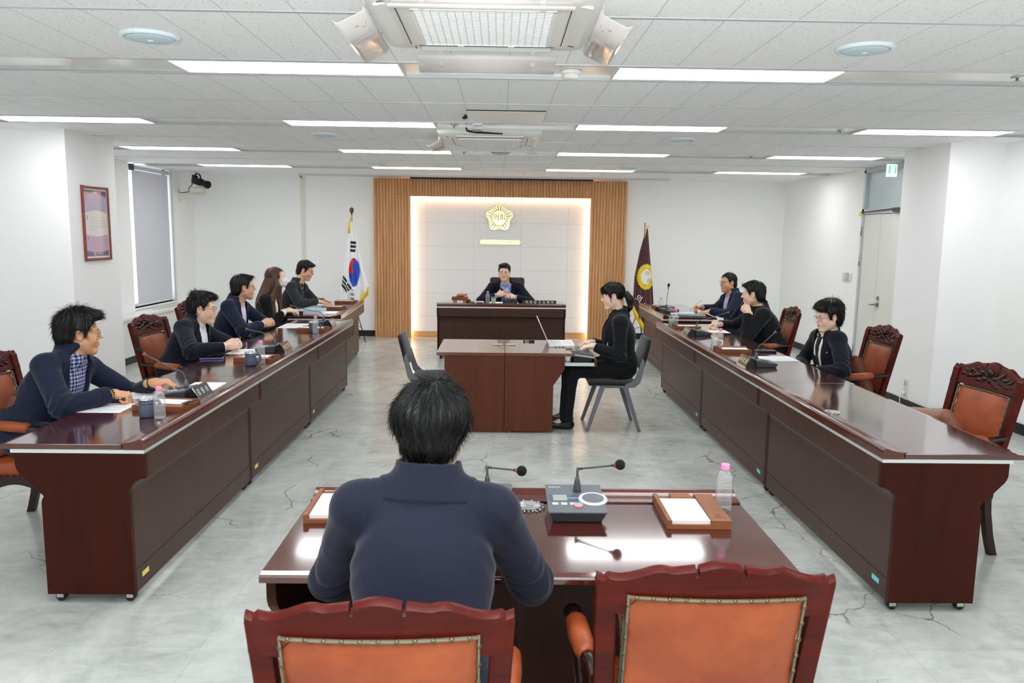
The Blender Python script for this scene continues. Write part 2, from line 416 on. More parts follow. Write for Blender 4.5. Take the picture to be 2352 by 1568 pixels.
obj('side_board', MB().box(2.09, 2.115, YP + .08, YB - .002, 0, 2.66), W_OAK, pt)
mb = MB()
for x in (-2.07, -.02, 2.07): mb.box(x - .02, x + .02, YP - .012, YP + .01, 2.6, 2.655)
obj('cover_block', mb, mat('oak_block', (168, 140, 106), 0.5), pt)
PANELW = mat('cream_wall_panel', (226, 222, 216), 0.6, spec=0.3)
_tc = PANELW.node_tree.nodes.new('ShaderNodeTexCoord'); _sep = PANELW.node_tree.nodes.new('ShaderNodeSeparateXYZ'); L(PANELW, _tc.outputs['Object'], _sep.inputs[0])
_gx = mathn(PANELW, 'LESS_THAN', mathn(PANELW, 'MODULO', mathn(PANELW, 'ADD', _sep.outputs['X'], 8.0 + .398), .795), .005)
_gz = mathn(PANELW, 'LESS_THAN', mathn(PANELW, 'MODULO', mathn(PANELW, 'ADD', _sep.outputs['Z'], 4.0 - .388), .397), .005)
_g = mathn(PANELW, 'MAXIMUM', _gx, _gz)
_sp = mathn(PANELW, 'GREATER_THAN', noise(PANELW, coords(PANELW), 160, 2), 0.66)
_c = mix(PANELW, mathn(PANELW, 'MULTIPLY', _g, 0.7), lin((242, 241, 240)), lin((200, 196, 190)))
_c = mix(PANELW, mathn(PANELW, 'MULTIPLY', _sp, 0.3), _c, lin((200, 196, 190)))
L(PANELW, _c, P(PANELW).inputs['Base Color'])
struct('trim_20', MB().box(-1.9, 1.9, 13.325, YB, 0.1, 2.6), PANELW)
struct('baseboard_recess', MB().box(-1.6, 1.6, 13.315, YB, 0, .1), W_OAKH)
LED = mat('warm_led', (255, 240, 220), 0.5, emit=(1.0, 0.80, 0.56), es=17)
ls = thing('strip_light', 'warm light strip hidden behind the inner edge of the slatted surround', 'light strip', (0, 0, 0))
for nm, bb in (('left', (-1.535, -1.512, 0.02, 2.4)), ('right', (1.512, 1.535, 0.02, 2.4)), ('top', (-1.53, 1.53, 2.392, 2.412))):
    obj('light_tape', MB().box(bb[0], bb[1], 13.275, 13.285, bb[2], bb[3]), LED, ls)
scr = thing('projection_screen', 'rolled up projection screen showing its black lower edge over the slatted surround', 'projection screen', (0, 0, 0))
obj('bottom_bar', MB().rbox(-1.5, 1.53, 13.11, 13.16, 2.655, 2.682, .008), BLACK, scr)
obj('screen_roll', MB().tube([(-1.48, 13.13, 2.705), (1.51, 13.13, 2.705)], .024, 12), WHITE, scr)
# ---- emblem and sign on the panel
EMB = mat('polished_brass', (196, 180, 130), 0.22, 0.95)
EMBD = mat('emblem_dark_line', (48, 42, 30), 0.5)
em = thing('emblem', 'brass flower shaped council emblem on the cream wall panel', 'emblem', (-.02, 13.325, 2.04))
def flower(R, k=0.12, n=200):
    out = []
    for i in range(n):
        a = 2 * PI * i / n
        u = ((a - PI / 2) / (2 * PI / 5) + 0.5) % 1.0 - 0.5            # -.5 .. .5 about each lobe tip
        r = R * (0.895 + 0.105 * math.cos(u * 2 * PI))
        r *= 1 + 0.02 * math.cos((a - PI / 2) * 25)
        out.append((r * math.cos(a), r * math.sin(a)))
    return out
def flat(pts, y0, y1): return MB().prism(pts, 'y', y0, y1)
obj('emblem_plate', flat(flower(.236), -.022, -.004), EMB, em)
mbk = MB(); mbg = MB()
for i in range(25):
    a = PI / 2 + 2 * PI * i / 25
    u = (i / 5 + 0.5) % 1.0 - 0.5
    Rm = .232 * (0.895 + 0.105 * math.cos(u * 2 * PI)) - .010
    ca, sa = math.cos(a), math.sin(a)
    wd = .0165 + .006 * math.cos(u * 2 * PI)
    def petal(g, y0, y1, mbx):
        rad = []
        for t in range(14):
            th = PI * t / 13
            rad.append((Rm - wd + g + (wd + g) * math.sin(th) if 0 else (Rm - wd) + (wd + g) * math.sin(th), (wd + g) * math.cos(th)))
        rad += [(.132 - g, -(wd * .55 + g)), (.132 - g, (wd * .55 + g))]
        mbx.prism([(p[0] * ca - p[1] * sa, p[0] * sa + p[1] * ca) for p in rad], 'y', y0, y1)
    petal(.0045, -.0245, -.02, mbk)
    petal(-.001, -.0275, -.02, mbg)
obj('petal_outline', mbk, EMBD, em); obj('petal', mbg, EMB, em)
obj('emblem_ring', flat([(.131 * math.cos(2 * PI * i / 48), .131 * math.sin(2 * PI * i / 48)) for i in range(48)], -.0285, -.02), EMBD, em)
obj('emblem_disc', flat([(.126 * math.cos(2 * PI * i / 48), .126 * math.sin(2 * PI * i / 48)) for i in range(48)], -.031, -.02), EMB, em)
text('의회', .118, BLACKINK, em, basis((0, -.0325, 0), (1, 0, 0), (0, 0, 1)), .001, space=.95)
sg = thing('name_sign', 'long rounded brass sign with seven letters under the emblem', 'sign', (-.003, 13.325, 1.632))
obj('sign_plate', flat([((.345 - .038 + .038 * math.cos(a)) if abs(a) <= PI / 2 else (-.345 + .038 + .038 * math.cos(a)), .038 * math.sin(a)) for a in [-PI / 2 + PI * i / 12 for i in range(13)] + [PI / 2 + .0001 + PI * i / 12 for i in range(13)]], -.016, -.004), EMB, sg)
text('의 회 운 영 위 원 회', .046, BLACKINK, sg, basis((0, -.0165, 0), (1, 0, 0), (0, 0, 1)), .001, space=1.12)
# ---- window with roller blind, cabinet under it
WINF = mat('window_frame', (228, 230, 230), 0.4)
mb = MB()
for a, b in ((YW0, YW0 + .05), (YW1 - .05, YW1)): mb.box(XL - .16, XL - .10, a, b, ZW, CEIL)
mb.box(XL - .16, XL - .10, YW0, YW1, ZW, ZW + .05).box(XL - .16, XL - .10, YW0, YW1, CEIL - .08, CEIL).box(XL - .16, XL - .10, YW0, YW1, 1.12, 1.17)
wo = struct('window_1', mb, WINF)
obj('pane', MB().box(XL - .134, XL - .128, YW0 + .04, YW1 - .04, ZW + .04, CEIL - .06), GLASS, wo)
obj('sill', MB().box(XL - .1, XL + .02, YW0, YW1, ZW - .03, ZW), WINF, wo)
BLIND = mat('roller_blind_fabric', (212, 214, 222), 0.8, spec=0.2)
bl = thing('roller_blind', 'light grey roller blind pulled down over the window', 'window blind', (XL, 11.85, 0))
obj('blind_cloth', MB().box(-.045, -.042, -.595, .585, .69, 2.6), BLIND, bl)
obj('bottom_rail', MB().rbox(-.052, -.036, -.595, .585, .67, .695, .006), WHITE, bl)
obj('roller', MB().tube([(-.03, -.60, 2.635), (-.03, .59, 2.635)], .026, 12), BLIND, bl)
obj('end_bracket', MB().box(-.07, .0, -.625, -.605, 2.59, 2.68).box(-.06, -.01, -.63, -.6, 2.6, 2.67), mat('bracket_dark', (60, 74, 80), 0.5), bl)
struct('trim_21', MB().box(XL - .005, XL + .012, YW1, YW1 + .05, .62, CEIL), WINF)
cab = thing('window_cabinet', 'low white heater cabinet under the blind along the left wall', 'cabinet', (0, 0, 0))
CABW = mat('cabinet_white', (222, 224, 222), 0.45)
obj('body', MB().box(XL, -4.86, 8.46, YB, .1, .575), CABW, cab)
obj('cabinet_top', MB().rbox(XL, -4.84, 8.46, YB, .58, .62, .004), CABW, cab)
obj('plinth', MB().box(XL, -4.875, 8.46, YB, 0, .1), BASEB, cab)
obj('vent_grille', MB().box(-5.03, -4.93, 11.3, 12.3, .618, .623), mat('grille_beige', (196, 192, 172), 0.5), cab)
obj('panel_joint', MB().box(-4.861, -4.858, 10.80, 10.806, .1, .575).box(-4.861, -4.858, 9.6, 9.606, .1, .575).box(-4.861, -4.858, 12.0, 12.006, .1, .575), GREYINK, cab)
# ---- door with frosted transom in the right wall
DOORW = mat('door_paint', (222, 223, 217), 0.5)
DFRAME = mat('door_frame_metal', (196, 200, 202), 0.4, 0.2)
mb = MB().box(XR - .012, XR + .1, 10.39, 10.44, 0, 2.66).box(XR - .012, XR + .1, 9.28, 9.33, 0, 2.66).box(XR - .012, XR + .1, 9.28, 10.44, 2.09, 2.16).box(XR - .012, XR + .1, 9.28, 10.44, 2.63, CEIL)
dr = struct('door_1', mb, DFRAME)
obj('door_leaf', MB().box(XR + .004, XR + .05, 9.335, 10.385, .008, 2.085), DOORW, dr)
obj('transom_pane', MB().box(XR + .03, XR + .04, 9.33, 10.39, 2.16, 2.63), mat('frosted_glass', (186, 200, 202), 0.3, spec=0.6), dr)
mb = MB()
for z in (1.87, 1.47, .3): mb.tube([(XR - .012, 10.415, z - .06), (XR - .012, 10.415, z + .06)], .012, 8)
obj('hinge', mb, STEEL, dr)
hd = obj('door_handle', MB().tube([(XR + .004, 9.85, .94), (XR - .05, 9.85, .94)], .013, 10).tube([(XR - .045, 9.85, .94), (XR - .05, 9.9, .935), (XR - .045, 9.97, .93)], .011, 10).tube([(XR + .004, 9.85, .94), (XR - .008, 9.85, .94)], .03, 14), STEEL, dr)
obj('door_lock', MB().tube([(XR + .004, 9.85, 1.02), (XR - .012, 9.85, 1.02)], .026, 14), STEEL, dr)
obj('door_closer', MB().box(XR - .05, XR - .012, 9.36, 9.56, 2.10, 2.15).tube([(XR - .03, 9.5, 2.14), (XR - .03, 10.43, 2.115)], .008, 6), mat('closer_dark', (70, 74, 76), 0.4, 0.5), dr)
obj('foam_bumper', MB().rbox(XR - .05, XR - .012, 10.38, 10.47, 2.075, 2.1, .008), mat('yellow_bumper', (236, 220, 60), 0.6), dr)
obj('door_edge_line', MB().box(XR + .002, XR + .005, 9.93, 9.934, .01, 2.08), DFRAME, dr)
ex = thing('exit_sign', 'green running figure emergency exit sign above the right hand door', 'exit sign', (4.575, 9.25, 2.565))
obj('sign_body', MB().rbox(-.06, .06, -.015, .015, -.075, .075, .004), WHITE, ex)
EXG = mat('exit_green', (40, 190, 120), 0.5, emit=(0.05, 0.75, 0.35), es=0.8)
EXW = mat('exit_white', (240, 250, 245), 0.5, emit=(0.85, 1.0, 0.92), es=0.9)
obj('sign_face', MB().box(-.055, .055, -.018, -.0155, -.068, .068), EXW, ex)
obj('pictogram_field', MB().box(-.046, -.024, -.0195, -.0185, -.035, .058).box(.028, .046, -.0195, -.0185, -.035, .058), EXG, ex)
g = MB().ball((.004, -.0195, .047), (.008, .001, .008), 10, 6)
for a, b, wd in (((.002, .035), (-.006, .005), .008), ((-.006, .005), (.012, -.012), .006), ((.012, -.012), (.016, -.034), .005), ((-.006, .005), (-.014, -.016), .006), ((-.014, -.016), (-.03, -.02), .005), ((.002, .033), (.018, .022), .004), ((.018, .022), (.024, .03), .004), ((.0, .033), (-.016, .022), .004)):
    g.tube([(a[0], -.0195, a[1]), (b[0], -.0195, b[1])], wd * .6, 6, flat=.3)
obj('running_figure', g, EXG, ex)
text('비상구', .02, EXG, ex, basis((.0, -.0187, -.053), (1, 0, 0), (0, 0, 1)), .0004)
obj('hanger', MB().box(-.004, .004, -.004, .004, .075, .126), WHITE, ex)
for i, (y, s, lab, nm) in enumerate(((10.87, .04, 'white three button wall switch, first of three small boxes left of the door', 'wall_switch'), (10.77, .045, 'small grey wall control between two white switch plates beside the door', 'wall_control'), (10.66, .035, 'narrow white wall plate closest to the door hinges', 'wall_plate'))):
    t = thing(nm, lab, 'wall switch', (XR, y, 1.245))
    obj('plate', MB().rbox(-.014 - .012 * (i == 1), -.001, -s, s, -.06, .06, .004), OFFW if i != 1 else mat('grey_control', (196, 196, 190), 0.5), t)
    mb = MB()
    for k in range(3): mb.box(-.019 - .012 * (i == 1), -.012 - .01 * (i == 1), -.006, .006, -.035 + k * .028, -.02 + k * .028)
    obj('button', mb, WHITE, t)
ot = thing('power_outlet', 'white power outlet low on the right column with a plugged in cable', 'power outlet', (4.29, 8.0, .22))
obj('plate', MB().rbox(-.012, -.001, -.04, .04, -.12, .1, .004), OFFW, ot)
obj('socket', MB().tube([(-.010, 0, .05), (-.016, 0, .05)], .026, 16).tube([(-.010, 0, -.05), (-.016, 0, -.05)], .026, 16), mat('socket_grey', (190, 188, 180), 0.5), ot)
obj('plug', MB().tube([(-.016, 0, -.05), (-.05, 0, -.055)], [.02, .012], 10), WHITE, ot)
cd = tag(obj('loose_cable', MB().tube([(4.24, 8.0, .163), (4.225, 8.0, .14), (4.235, 8.005, .08), (4.24, 8.02, .02), (4.23, 8.1, .006), (4.1, 8.3, .006), (3.9, 8.5, .006)], .0045, 6), WHITE), 'thin white power cord hanging from the outlet on the right column', 'cord')
# conduit and fittings on the back wall
cdt = tag(obj('cable_conduit', MB().box(-3.36, -3.29, YB - .022, YB, .1, 2.66), OFFW), 'pale vertical cable duct on the back wall left of the flag', 'cable duct')
obj('cable', MB().tube([(-3.37, YB - .03, 2.69), (-3.335, YB - .03, 2.672), (-3.325, YB - .012, 2.64)], .008, 6), BLACK, cdt)
# ================================================================ desks
DZ = 0.7825                       # writing surface of the council desks
def arc(cx, cz, rx, rz, a0, a1, n=8):
    return [(cx + rx * math.cos(math.radians(a0 + (a1 - a0) * i / n)), cz + rz * math.sin(math.radians(a0 + (a1 - a0) * i / n))) for i in range(n + 1)]
def council_desk(label, length, loc, rz, depth=.668, sticker=None, group='dark council desks', top=None, lip=None):
    """front edge with the raised lip along local x = 0, sitter at +x, length along y"""
    t = thing('council_desk', label, 'desk', loc, rz, group)
    a, b = -length / 2 + .0015, length / 2 - .0015
    D = depth
    poly = [(.105, .757), (.105, DZ), (D - .03, DZ), (D - .006, DZ - .003), (D, DZ - .010), (D, .757)]
    soften(obj('desktop', MB().prism(poly, 'y', a, b), top or W_TOP, t), .002)
    lp = [(0, .757), (0, .790)] + arc(.018, .790, .018, .017, 180, 60, 7) + [(.040, .7995), (.06, .794), (.085, .790), (.114, .788), (.114, .7835), (.10, .7835), (.10, .757)]
    obj('raised_lip', MB().prism(lp, 'y', a, b, 0, False), lip or W_LIP, t)
    obj('trim_strip', MB().box(.004, D - .05, a + .003, b - .003, .739, .757), STRIP, t)
    cove = [(.08 * math.sin(PI / 2 * i / 8), .547 + .074 * math.cos(PI / 2 * i / 8)) for i in range(9)]
    R = D - .668
    ep = [(0.0, .739), (0.0, .623)] + cove + [(.08, .05), (.49 + R, .05), (.49 + R, .50), (.486 + R, .517), (.477 + R, .532), (.585 + R, .645), (.595 + R, .662), (.60 + R, .68), (.60 + R, .739)]
    for s in (0, 1):
        y0 = a if s == 0 else b - .03
        soften(obj('end_panel', MB().prism(ep, 'y', y0, y0 + .03), W_END, t), .0015)
    fp = [(.001, .739), (.001, .6235)] + [(x + .0008, z) for x, z in cove] + [(.081, .162), (.084, .162), (.084, .158), (.081, .158), (.081, .05), (.10, .05), (.10, .56), (.03, .64), (.02, .739)]
    obj('front_panel', MB().prism(fp, 'y', a + .03, b - .03), W_FRONT, t)
    for sx in (.12, .45 + R):
        for sy in (a + .05, b - .05):
            m = MB().tube([(sx, sy - .016, .024), (sx, sy + .016, .024)], .0235, 12)
            m.box(sx - .012, sx + .012, sy - .02, sy + .02, .03, .052)
            c = obj('caster', m, BLACK, t)
            obj('caster_fork', MB().box(sx - .016, sx + .016, sy - .021, sy - .018, .02, .05).box(sx - .016, sx + .016, sy + .018, sy + .021, .02, .05), CHROME, c)
    if sticker:
        soften(obj('sticker', MB().box(.0795, .081, a + sticker[1], a + sticker[1] + .07, .10, .125), sticker[0], t), .0002)
    return t
LY = [3.53, 5.28, 7.0, 8.72]; RY = [3.485, 5.24, 7.02, 8.80]
_ln = ['nearest the camera', 'in the middle of its row', 'farthest along its row']
for i in range(3):
    council_desk('dark mahogany council desk on the left side, %s' % _ln[i], LY[i + 1] - LY[i], (-1.638, (LY[i] + LY[i + 1]) / 2, 0), PI, sticker=(YELLOWST, LY[i + 1] - LY[i] - .16))
    council_desk('dark mahogany council desk on the right side, %s' % _ln[i], RY[i + 1] - RY[i], (1.787, (RY[i] + RY[i + 1]) / 2, 0), 0, sticker=(BLUEST, .10))
LFAR = (-1.915, 10.22, math.radians(182.8)); RFAR = (2.025, 10.42, math.radians(-.6))
council_desk('shorter dark desk set back behind the left row, beside the white flag', 2.16, (LFAR[0], LFAR[1], 0), LFAR[2])
council_desk('shorter dark desk set back behind the right row, beside the maroon flag', 1.80, (RFAR[0], RFAR[1], 0), RFAR[2])
council_desk('dark desk of the chairman below the emblem wall', 1.81, (.025, 10.87, 0), PI / 2, top=W_TOP)
council_desk('dark desk in front with two microphones, seen from its open back', 1.60, (.108, 2.90, 0), -PI / 2, depth=.745, top=W_TOP)
# two low centre desks standing face to face
def centre_desk(label, loc, rz, tray):
    t = thing('clerk_desk', label, 'desk', loc, rz, 'centre clerk desks')
    W = .86                               # width across, front edge (meeting line) at local x = 0, sitter at +x
    soften(obj('desktop', MB().box(.0008, .603, -.01, W, .700, .728), W_CENTRE_TOP, t), .002)
    ep = [(.001, .700), (.001, .012), (.435, .012), (.435, .435), (.535, .583), (.535, .700)]
    for y0 in (0.0, W - .035): soften(obj('end_panel', MB().prism(ep, 'y', y0, y0 + .025), W_CENTRE, t), .0015)
    obj('front_panel', MB().box(.001, .02, .025, W - .035, .012, .70), W_CENTRE, t)
    mb = MB()
    for x in (.04, .40):
        for y in (.012, W - .022): mb.lathe([(.008, 0), (.008, .013)], 8, (x, y, 0))
    for i, (x, y) in enumerate(((.04, .012), (.40, .012), (.04, W - .022), (.40, W - .022))):
        obj('foot', MB().lathe([(.008, 0), (.008, .013)], 8, (x, y, 0)), GOLD, t)
    d = tray
    obj('keyboard_tray', MB().box(d - .33, d, .04, W - .05, .615, .632), W_TOP, t)
    obj('tray_front', MB().box(d, d + .022, .02, W - .03, .605, .672) if d > .6 else MB().box(d, d + .022, .03, W - .04, .60, .672), W_CENTRE, t)
    for y in (.028, W - .05): obj('slide_rail', MB().box(.2, d, y - .006, y + .006, .61, .64).box(d - .11, d - .004, y - .008, y + .008, .618, .632), STRIP, t)
    return t
centre_desk('walnut clerk desk of the typist with its keyboard tray pulled out', (.052, 6.835, 0), 0, .80)
# the other one is turned around, its open side to the left
o = centre_desk('walnut clerk desk on the left half of the centre pair, facing the empty black chair', (.050, 7.685, 0), PI, .505)
# ================================================================ chairs
LEATHER = mat('orange_leather', (206, 104, 62), 0.38, spec=0.45)
_n = noise(LEATHER, coords(LEATHER), 7, 4, 0.6); L(LEATHER, ramp(LEATHER, _n, [(0.35, lin((136, 60, 30))), (0.7, lin((164, 82, 43)))]), P(LEATHER).inputs['Base Color'])
bump(LEATHER, noise(LEATHER, coords(LEATHER), 300, 2), 0.08, 0.001)
GIMP = mat('olive_gimp_band', (112, 108, 90), 0.7)
CUSH = mat('brown_leather_cushion', (104, 58, 40), 0.36, spec=0.5)
bump(CUSH, noise(CUSH, coords(CUSH, (1, 1, 1)), 22, 4, 0.6, 0.6), 0.35, 0.01)
CUSHL = mat('tan_leather_cushion', (132, 84, 64), 0.36, spec=0.5)
bump(CUSHL, noise(CUSHL, coords(CUSHL, (1, 1, 1)), 16, 4, 0.6, 0.6), 0.4, 0.012)
BFAB = mat('black_chair_fabric', (22, 24, 28), 0.9, spec=0.2, sheen=0.3)
GPL = mat('grey_chair_plastic', (104, 108, 116), 0.45)
def back_y(z, x=0.0):
    return -.205 - (z - .42) * .215 - .028 * (1 - (x / .27) ** 2)
def armchair(label, loc, rz, group='carved wood armchairs with orange leather'):
    t = thing('armchair', label, 'armchair', loc, rz, group)
    # legs
    for s in (-1, 1):
        m = MB()
        pts = [(s * .232, .222, .37), (s * .243, .236, .31), (s * .246, .240, .25), (s * .232, .226, .15), (s * .222, .216, .07), (s * .226, .222, .03), (s * .226, .222, .0)]
        m.tube(pts, [.036, .038, .034, .024, .019, .024, .022], 8)
        obj('leg', m, W_DARK, t)
        m = MB()
        prs = [(.37, -.195, .232), (.25, -.205, .232), (.12, -.228, .234), (.03, -.252, .236), (0, -.262, .236)]
        m.loft([[(s * x + dx * .021, y + dy * .022, z) for dx, dy in ((1, 1), (-1, 1), (-1, -1), (1, -1))] for z, y, x in prs], True, True, 0, False)
        soften(obj('leg', m, W_DARK, t), .004)
        # stiles of the back
        m = MB(); rings = []
        for i in range(9):
            z = .34 + (1.0 - .34) * i / 8; x = .236 + .022 * (z - .34) / .66
            y = back_y(max(z, .40), .27)
            rings.append([(s * x + dx * .025, y + dy * .019, z) for dx, dy in ((1, 1), (-1, 1), (-1, -1), (1, -1))])
        m.loft(rings, True, True, 0, False); soften(obj('back_post', m, W_CHAIR, t), .004)
    # apron with scalloped lower edge
    top, bz = .385, .315
    pf = [(-.245, top), (.245, top)] + [(.245 - .49 * i / 28, bz + .022 * abs(math.sin(PI * 3.5 * i / 28)) - (.018 if 11 <= i <= 17 else 0)) for i in range(29)]
    soften(obj('apron', MB().prism(pf, 'y', .215, .245), W_DARK, t), .002)
    for s in (-1, 1):
        ps = [(-.22, top), (.23, top)] + [(.23 - .45 * i / 20, bz + .02 * abs(math.sin(PI * 2.5 * i / 20))) for i in range(21)]
        obj('apron', MB().prism(ps, 'x', s * .245 - .012, s * .245 + .012), W_DARK, t)
    obj('apron', MB().box(-.23, .23, -.225, -.20, .325, top), W_DARK, t)
    mb = MB()
    for i in range(12):
        for s in (-1, 1): mb.ball((s * .258, -.2 + .4 * i / 11, .388), .0055, 6, 4)
        mb.ball((-.23 + .46 * i / 11, .247, .388), .0055, 6, 4)
    obj('nail_trim', mb, BRASS, t)
    # seat: domed leather pad
    m = MB(); n = 14; rings = []
    for k, (zz, ins) in enumerate(((.383, .0), (.41, -.008), (.44, -.006), (.458, .008), (.468, .03), (.476, .07), (.481, .13), (.483, .2))):
        pts = []
        for i in range(40):
            a = 2 * PI * i / 40; c, s_ = math.cos(a), math.sin(a)
            r = (abs(c) ** 8 + abs(s_) ** 8) ** (-1 / 8)
            pts.append(((.252 - ins) * c * r, .015 + (.238 - ins) * s_ * r, zz))
        rings.append(pts)
    m.loft(rings); obj('seat', m, LEATHER, t)
    # crest rail, bowed, wavy along the top
    def topz(x):
        u = abs(x)
        if u < .05: return 1.052 + .012 * math.cos(u / .05 * PI / 2)
        if u < .058: return 1.036
        if u < .11: return 1.052 - (u - .058) * .18
        return 1.0425 - .016 * (1 - math.cos(min(1, (u - .11) / .08) * PI)) / 2 + .010 * math.sin(max(0, u - .11) / .165 * 2 * PI) - .012 * (u > .262)
    m = MB(); rings = []
    xs = sorted(set([round(-.281 + .562 * i / 64, 5) for i in range(65)] + [s * v for v in (.0505, .0575, .0585, .0495) for s in (-1, 1)]))
    for x in xs:
        zt = topz(x); zb = .905 + .008 * (abs(x) / .28) ** 2
        yb, yt = back_y(zb, x), back_y(zt, x)
        h = .017
        rings.append([(x, yb - h, zb), (x, yb + h, zb), (x, yt + h - .004, zt - .012), (x, yt + h - .010, zt - .002), (x, yt, zt + .003), (x, yt - h + .008, zt), (x, yt - h, zt - .010)])
    m.loft(rings, True, True, 0, True); cr = obj('crest_rail', m, W_CHAIR, t)
    cr.modifiers.new('split', 'EDGE_SPLIT').split_angle = math.radians(50)
    # leaf carving on the sitter's side of the crest
    mb = MB(); rnd = random.Random(3)
    def leaf(x, z, ang, ln, wd):
        y = back_y(z, x) + .016
        ca, sa = math.cos(ang), math.sin(ang)
        rg = []
        for i in range(6):
            u = i / 5; ww = wd * math.sin(PI * (.12 + .84 * u)) ; cx_, cz_ = x + ca * ln * (u - .5) - sa * .012 * math.sin(PI * u), z + sa * ln * (u - .5) + ca * .012 * math.sin(PI * u)
            rg.append([(cx_ - sa * ww * v, y + .006 * (1 - v * v) * math.sin(PI * (.1 + .8 * u)), cz_ + ca * ww * v) for v in (-1, -.5, 0, .5, 1)])
        mb.loft(rg, False, False, 0, True, False)
    for s in (-1, 1):
        for i, (x, z, a, l_, w_) in enumerate(((.03, 1.0, 1.0, .07, .014), (.055, .985, .3, .08, .014), (.09, 1.005, .5, .07, .012), (.10, .965, -.4, .08, .013), (.135, .99, .2, .07, .012), (.15, .955, -.3, .07, .011), (.175, .985, .5, .06, .011), (.195, .96, -.1, .06, .010), (.04, .95, -.5, .07, .012), (.075, .94, -.15, .07, .010))):
            leaf(s * x, z, a if s > 0 else PI - a, l_, w_)
    mb.ball((0, back_y(1.0) + .016, 1.0), (.022, .012, .026), 10, 6).ball((0, back_y(.958) + .016, .958), (.014, .009, .016), 10, 6)
    obj('carving', mb, W_DARK, t)
    obj('lower_rail', MB().box(-.24, .24, back_y(.5, .2) - .02, back_y(.5, .2) + .012, .485, .53), W_CHAIR, t)
    # leather panel, front and rear faces bulged; band and nails round it on both faces
    x1 = .203; z0, z1 = .535, .902
    for sgn, nm in ((1, 'back_pad'), (-1, 'back_panel')):
        rg = []; z1 = .902 if sgn > 0 else .968; off = 0 if sgn > 0 else .009
        for i in range(15):
            z = z0 + (z1 - z0) * i / 14; row = []
            for j in range(17):
                x = -x1 + 2 * x1 * j / 16
                u, v = 2 * j / 16 - 1, 2 * i / 14 - 1
                bul = (1 - u ** 4) * (1 - v ** 4)
                rip = .003 * math.cos(j * PI * 1.25) * max(0, v) ** 6 + .003 * math.cos(i * PI * 1.3) * abs(u) ** 8
                row.append((x, back_y(z, x) + sgn * (.010 + off + (.026 if sgn > 0 else .014) * bul ** .8 + rip), z))
            rg.append(row)
        obj(nm, MB().loft(rg, False, False, 0, True, False), LEATHER, t)
        mb = MB(); mn = MB()
        def edge(pts, nn):
            mb.tube([(x, back_y(z, x) + sgn * (.0165 + off * .6), z) for x, z in pts], .0085, 6, flat=.35)
            for i in range(nn):
                k = (i + .5) / nn * (len(pts) - 1); q = int(k); f = k - q
                x = pts[q][0] * (1 - f) + pts[q + 1][0] * f; z = pts[q][1] * (1 - f) + pts[q + 1][1] * f
                mn.ball((x, back_y(z, x) + sgn * (.021 + off * .6), z), (.0062, .0045, .0062), 8, 5)
        for s in (-1, 1): edge([(s * (x1 + .004), z0 + (z1 - z0) * i / 6) for i in range(7)], 9)
        edge([(-x1 - .004 + (2 * x1 + .008) * i / 12, z1 - .003) for i in range(13)], 11)
        edge([(-x1 - .004 + (2 * x1 + .008) * i / 12, z0 + .003) for i in range(13)], 11)
        obj('gimp_band', mb, GIMP, t); obj('nail_trim', mn, BRASS, t)
    # arms
    for s in (-1, 1):
        m = MB()
        m.tube([(s * .262, back_y(.68, .27) + .01, .685), (s * .275, -.12, .675), (s * .285, 0, .668), (s * .288, .1, .662), (s * .288, .17, .652), (s * .286, .205, .628), (s * .286, .200, .61)], [.020, .021, .024, .026, .029, .028, .018], 10, flat=.85)
        a_ = obj('armrest', m, W_DARK, t)
        m = MB().tube([(s * .273, -.13, .68), (s * .277, -.11, .682), (s * .284, -.02, .677), (s * .287, .07, .671), (s * .288, .085, .668)], [.022, .031, .034, .033, .024], 12, flat=.9)
        obj('arm_pad', m, LEATHER, a_)
        m = MB().tube([(s * .285, .15, .645), (s * .275, .13, .56), (s * .262, .10, .47), (s * .255, .105, .40), (s * .252, .11, .34)], [.022, .019, .022, .024, .022], 8)
        obj('arm_support', m, W_DARK, t)
    return t
A0 = armchair('orange leather armchair in front, under the seated man seen from behind', (-.250, 1.885, 0), .02)
def chair_at(x, y, rz, label): return dup(A0, (x, y, 0), rz, label)

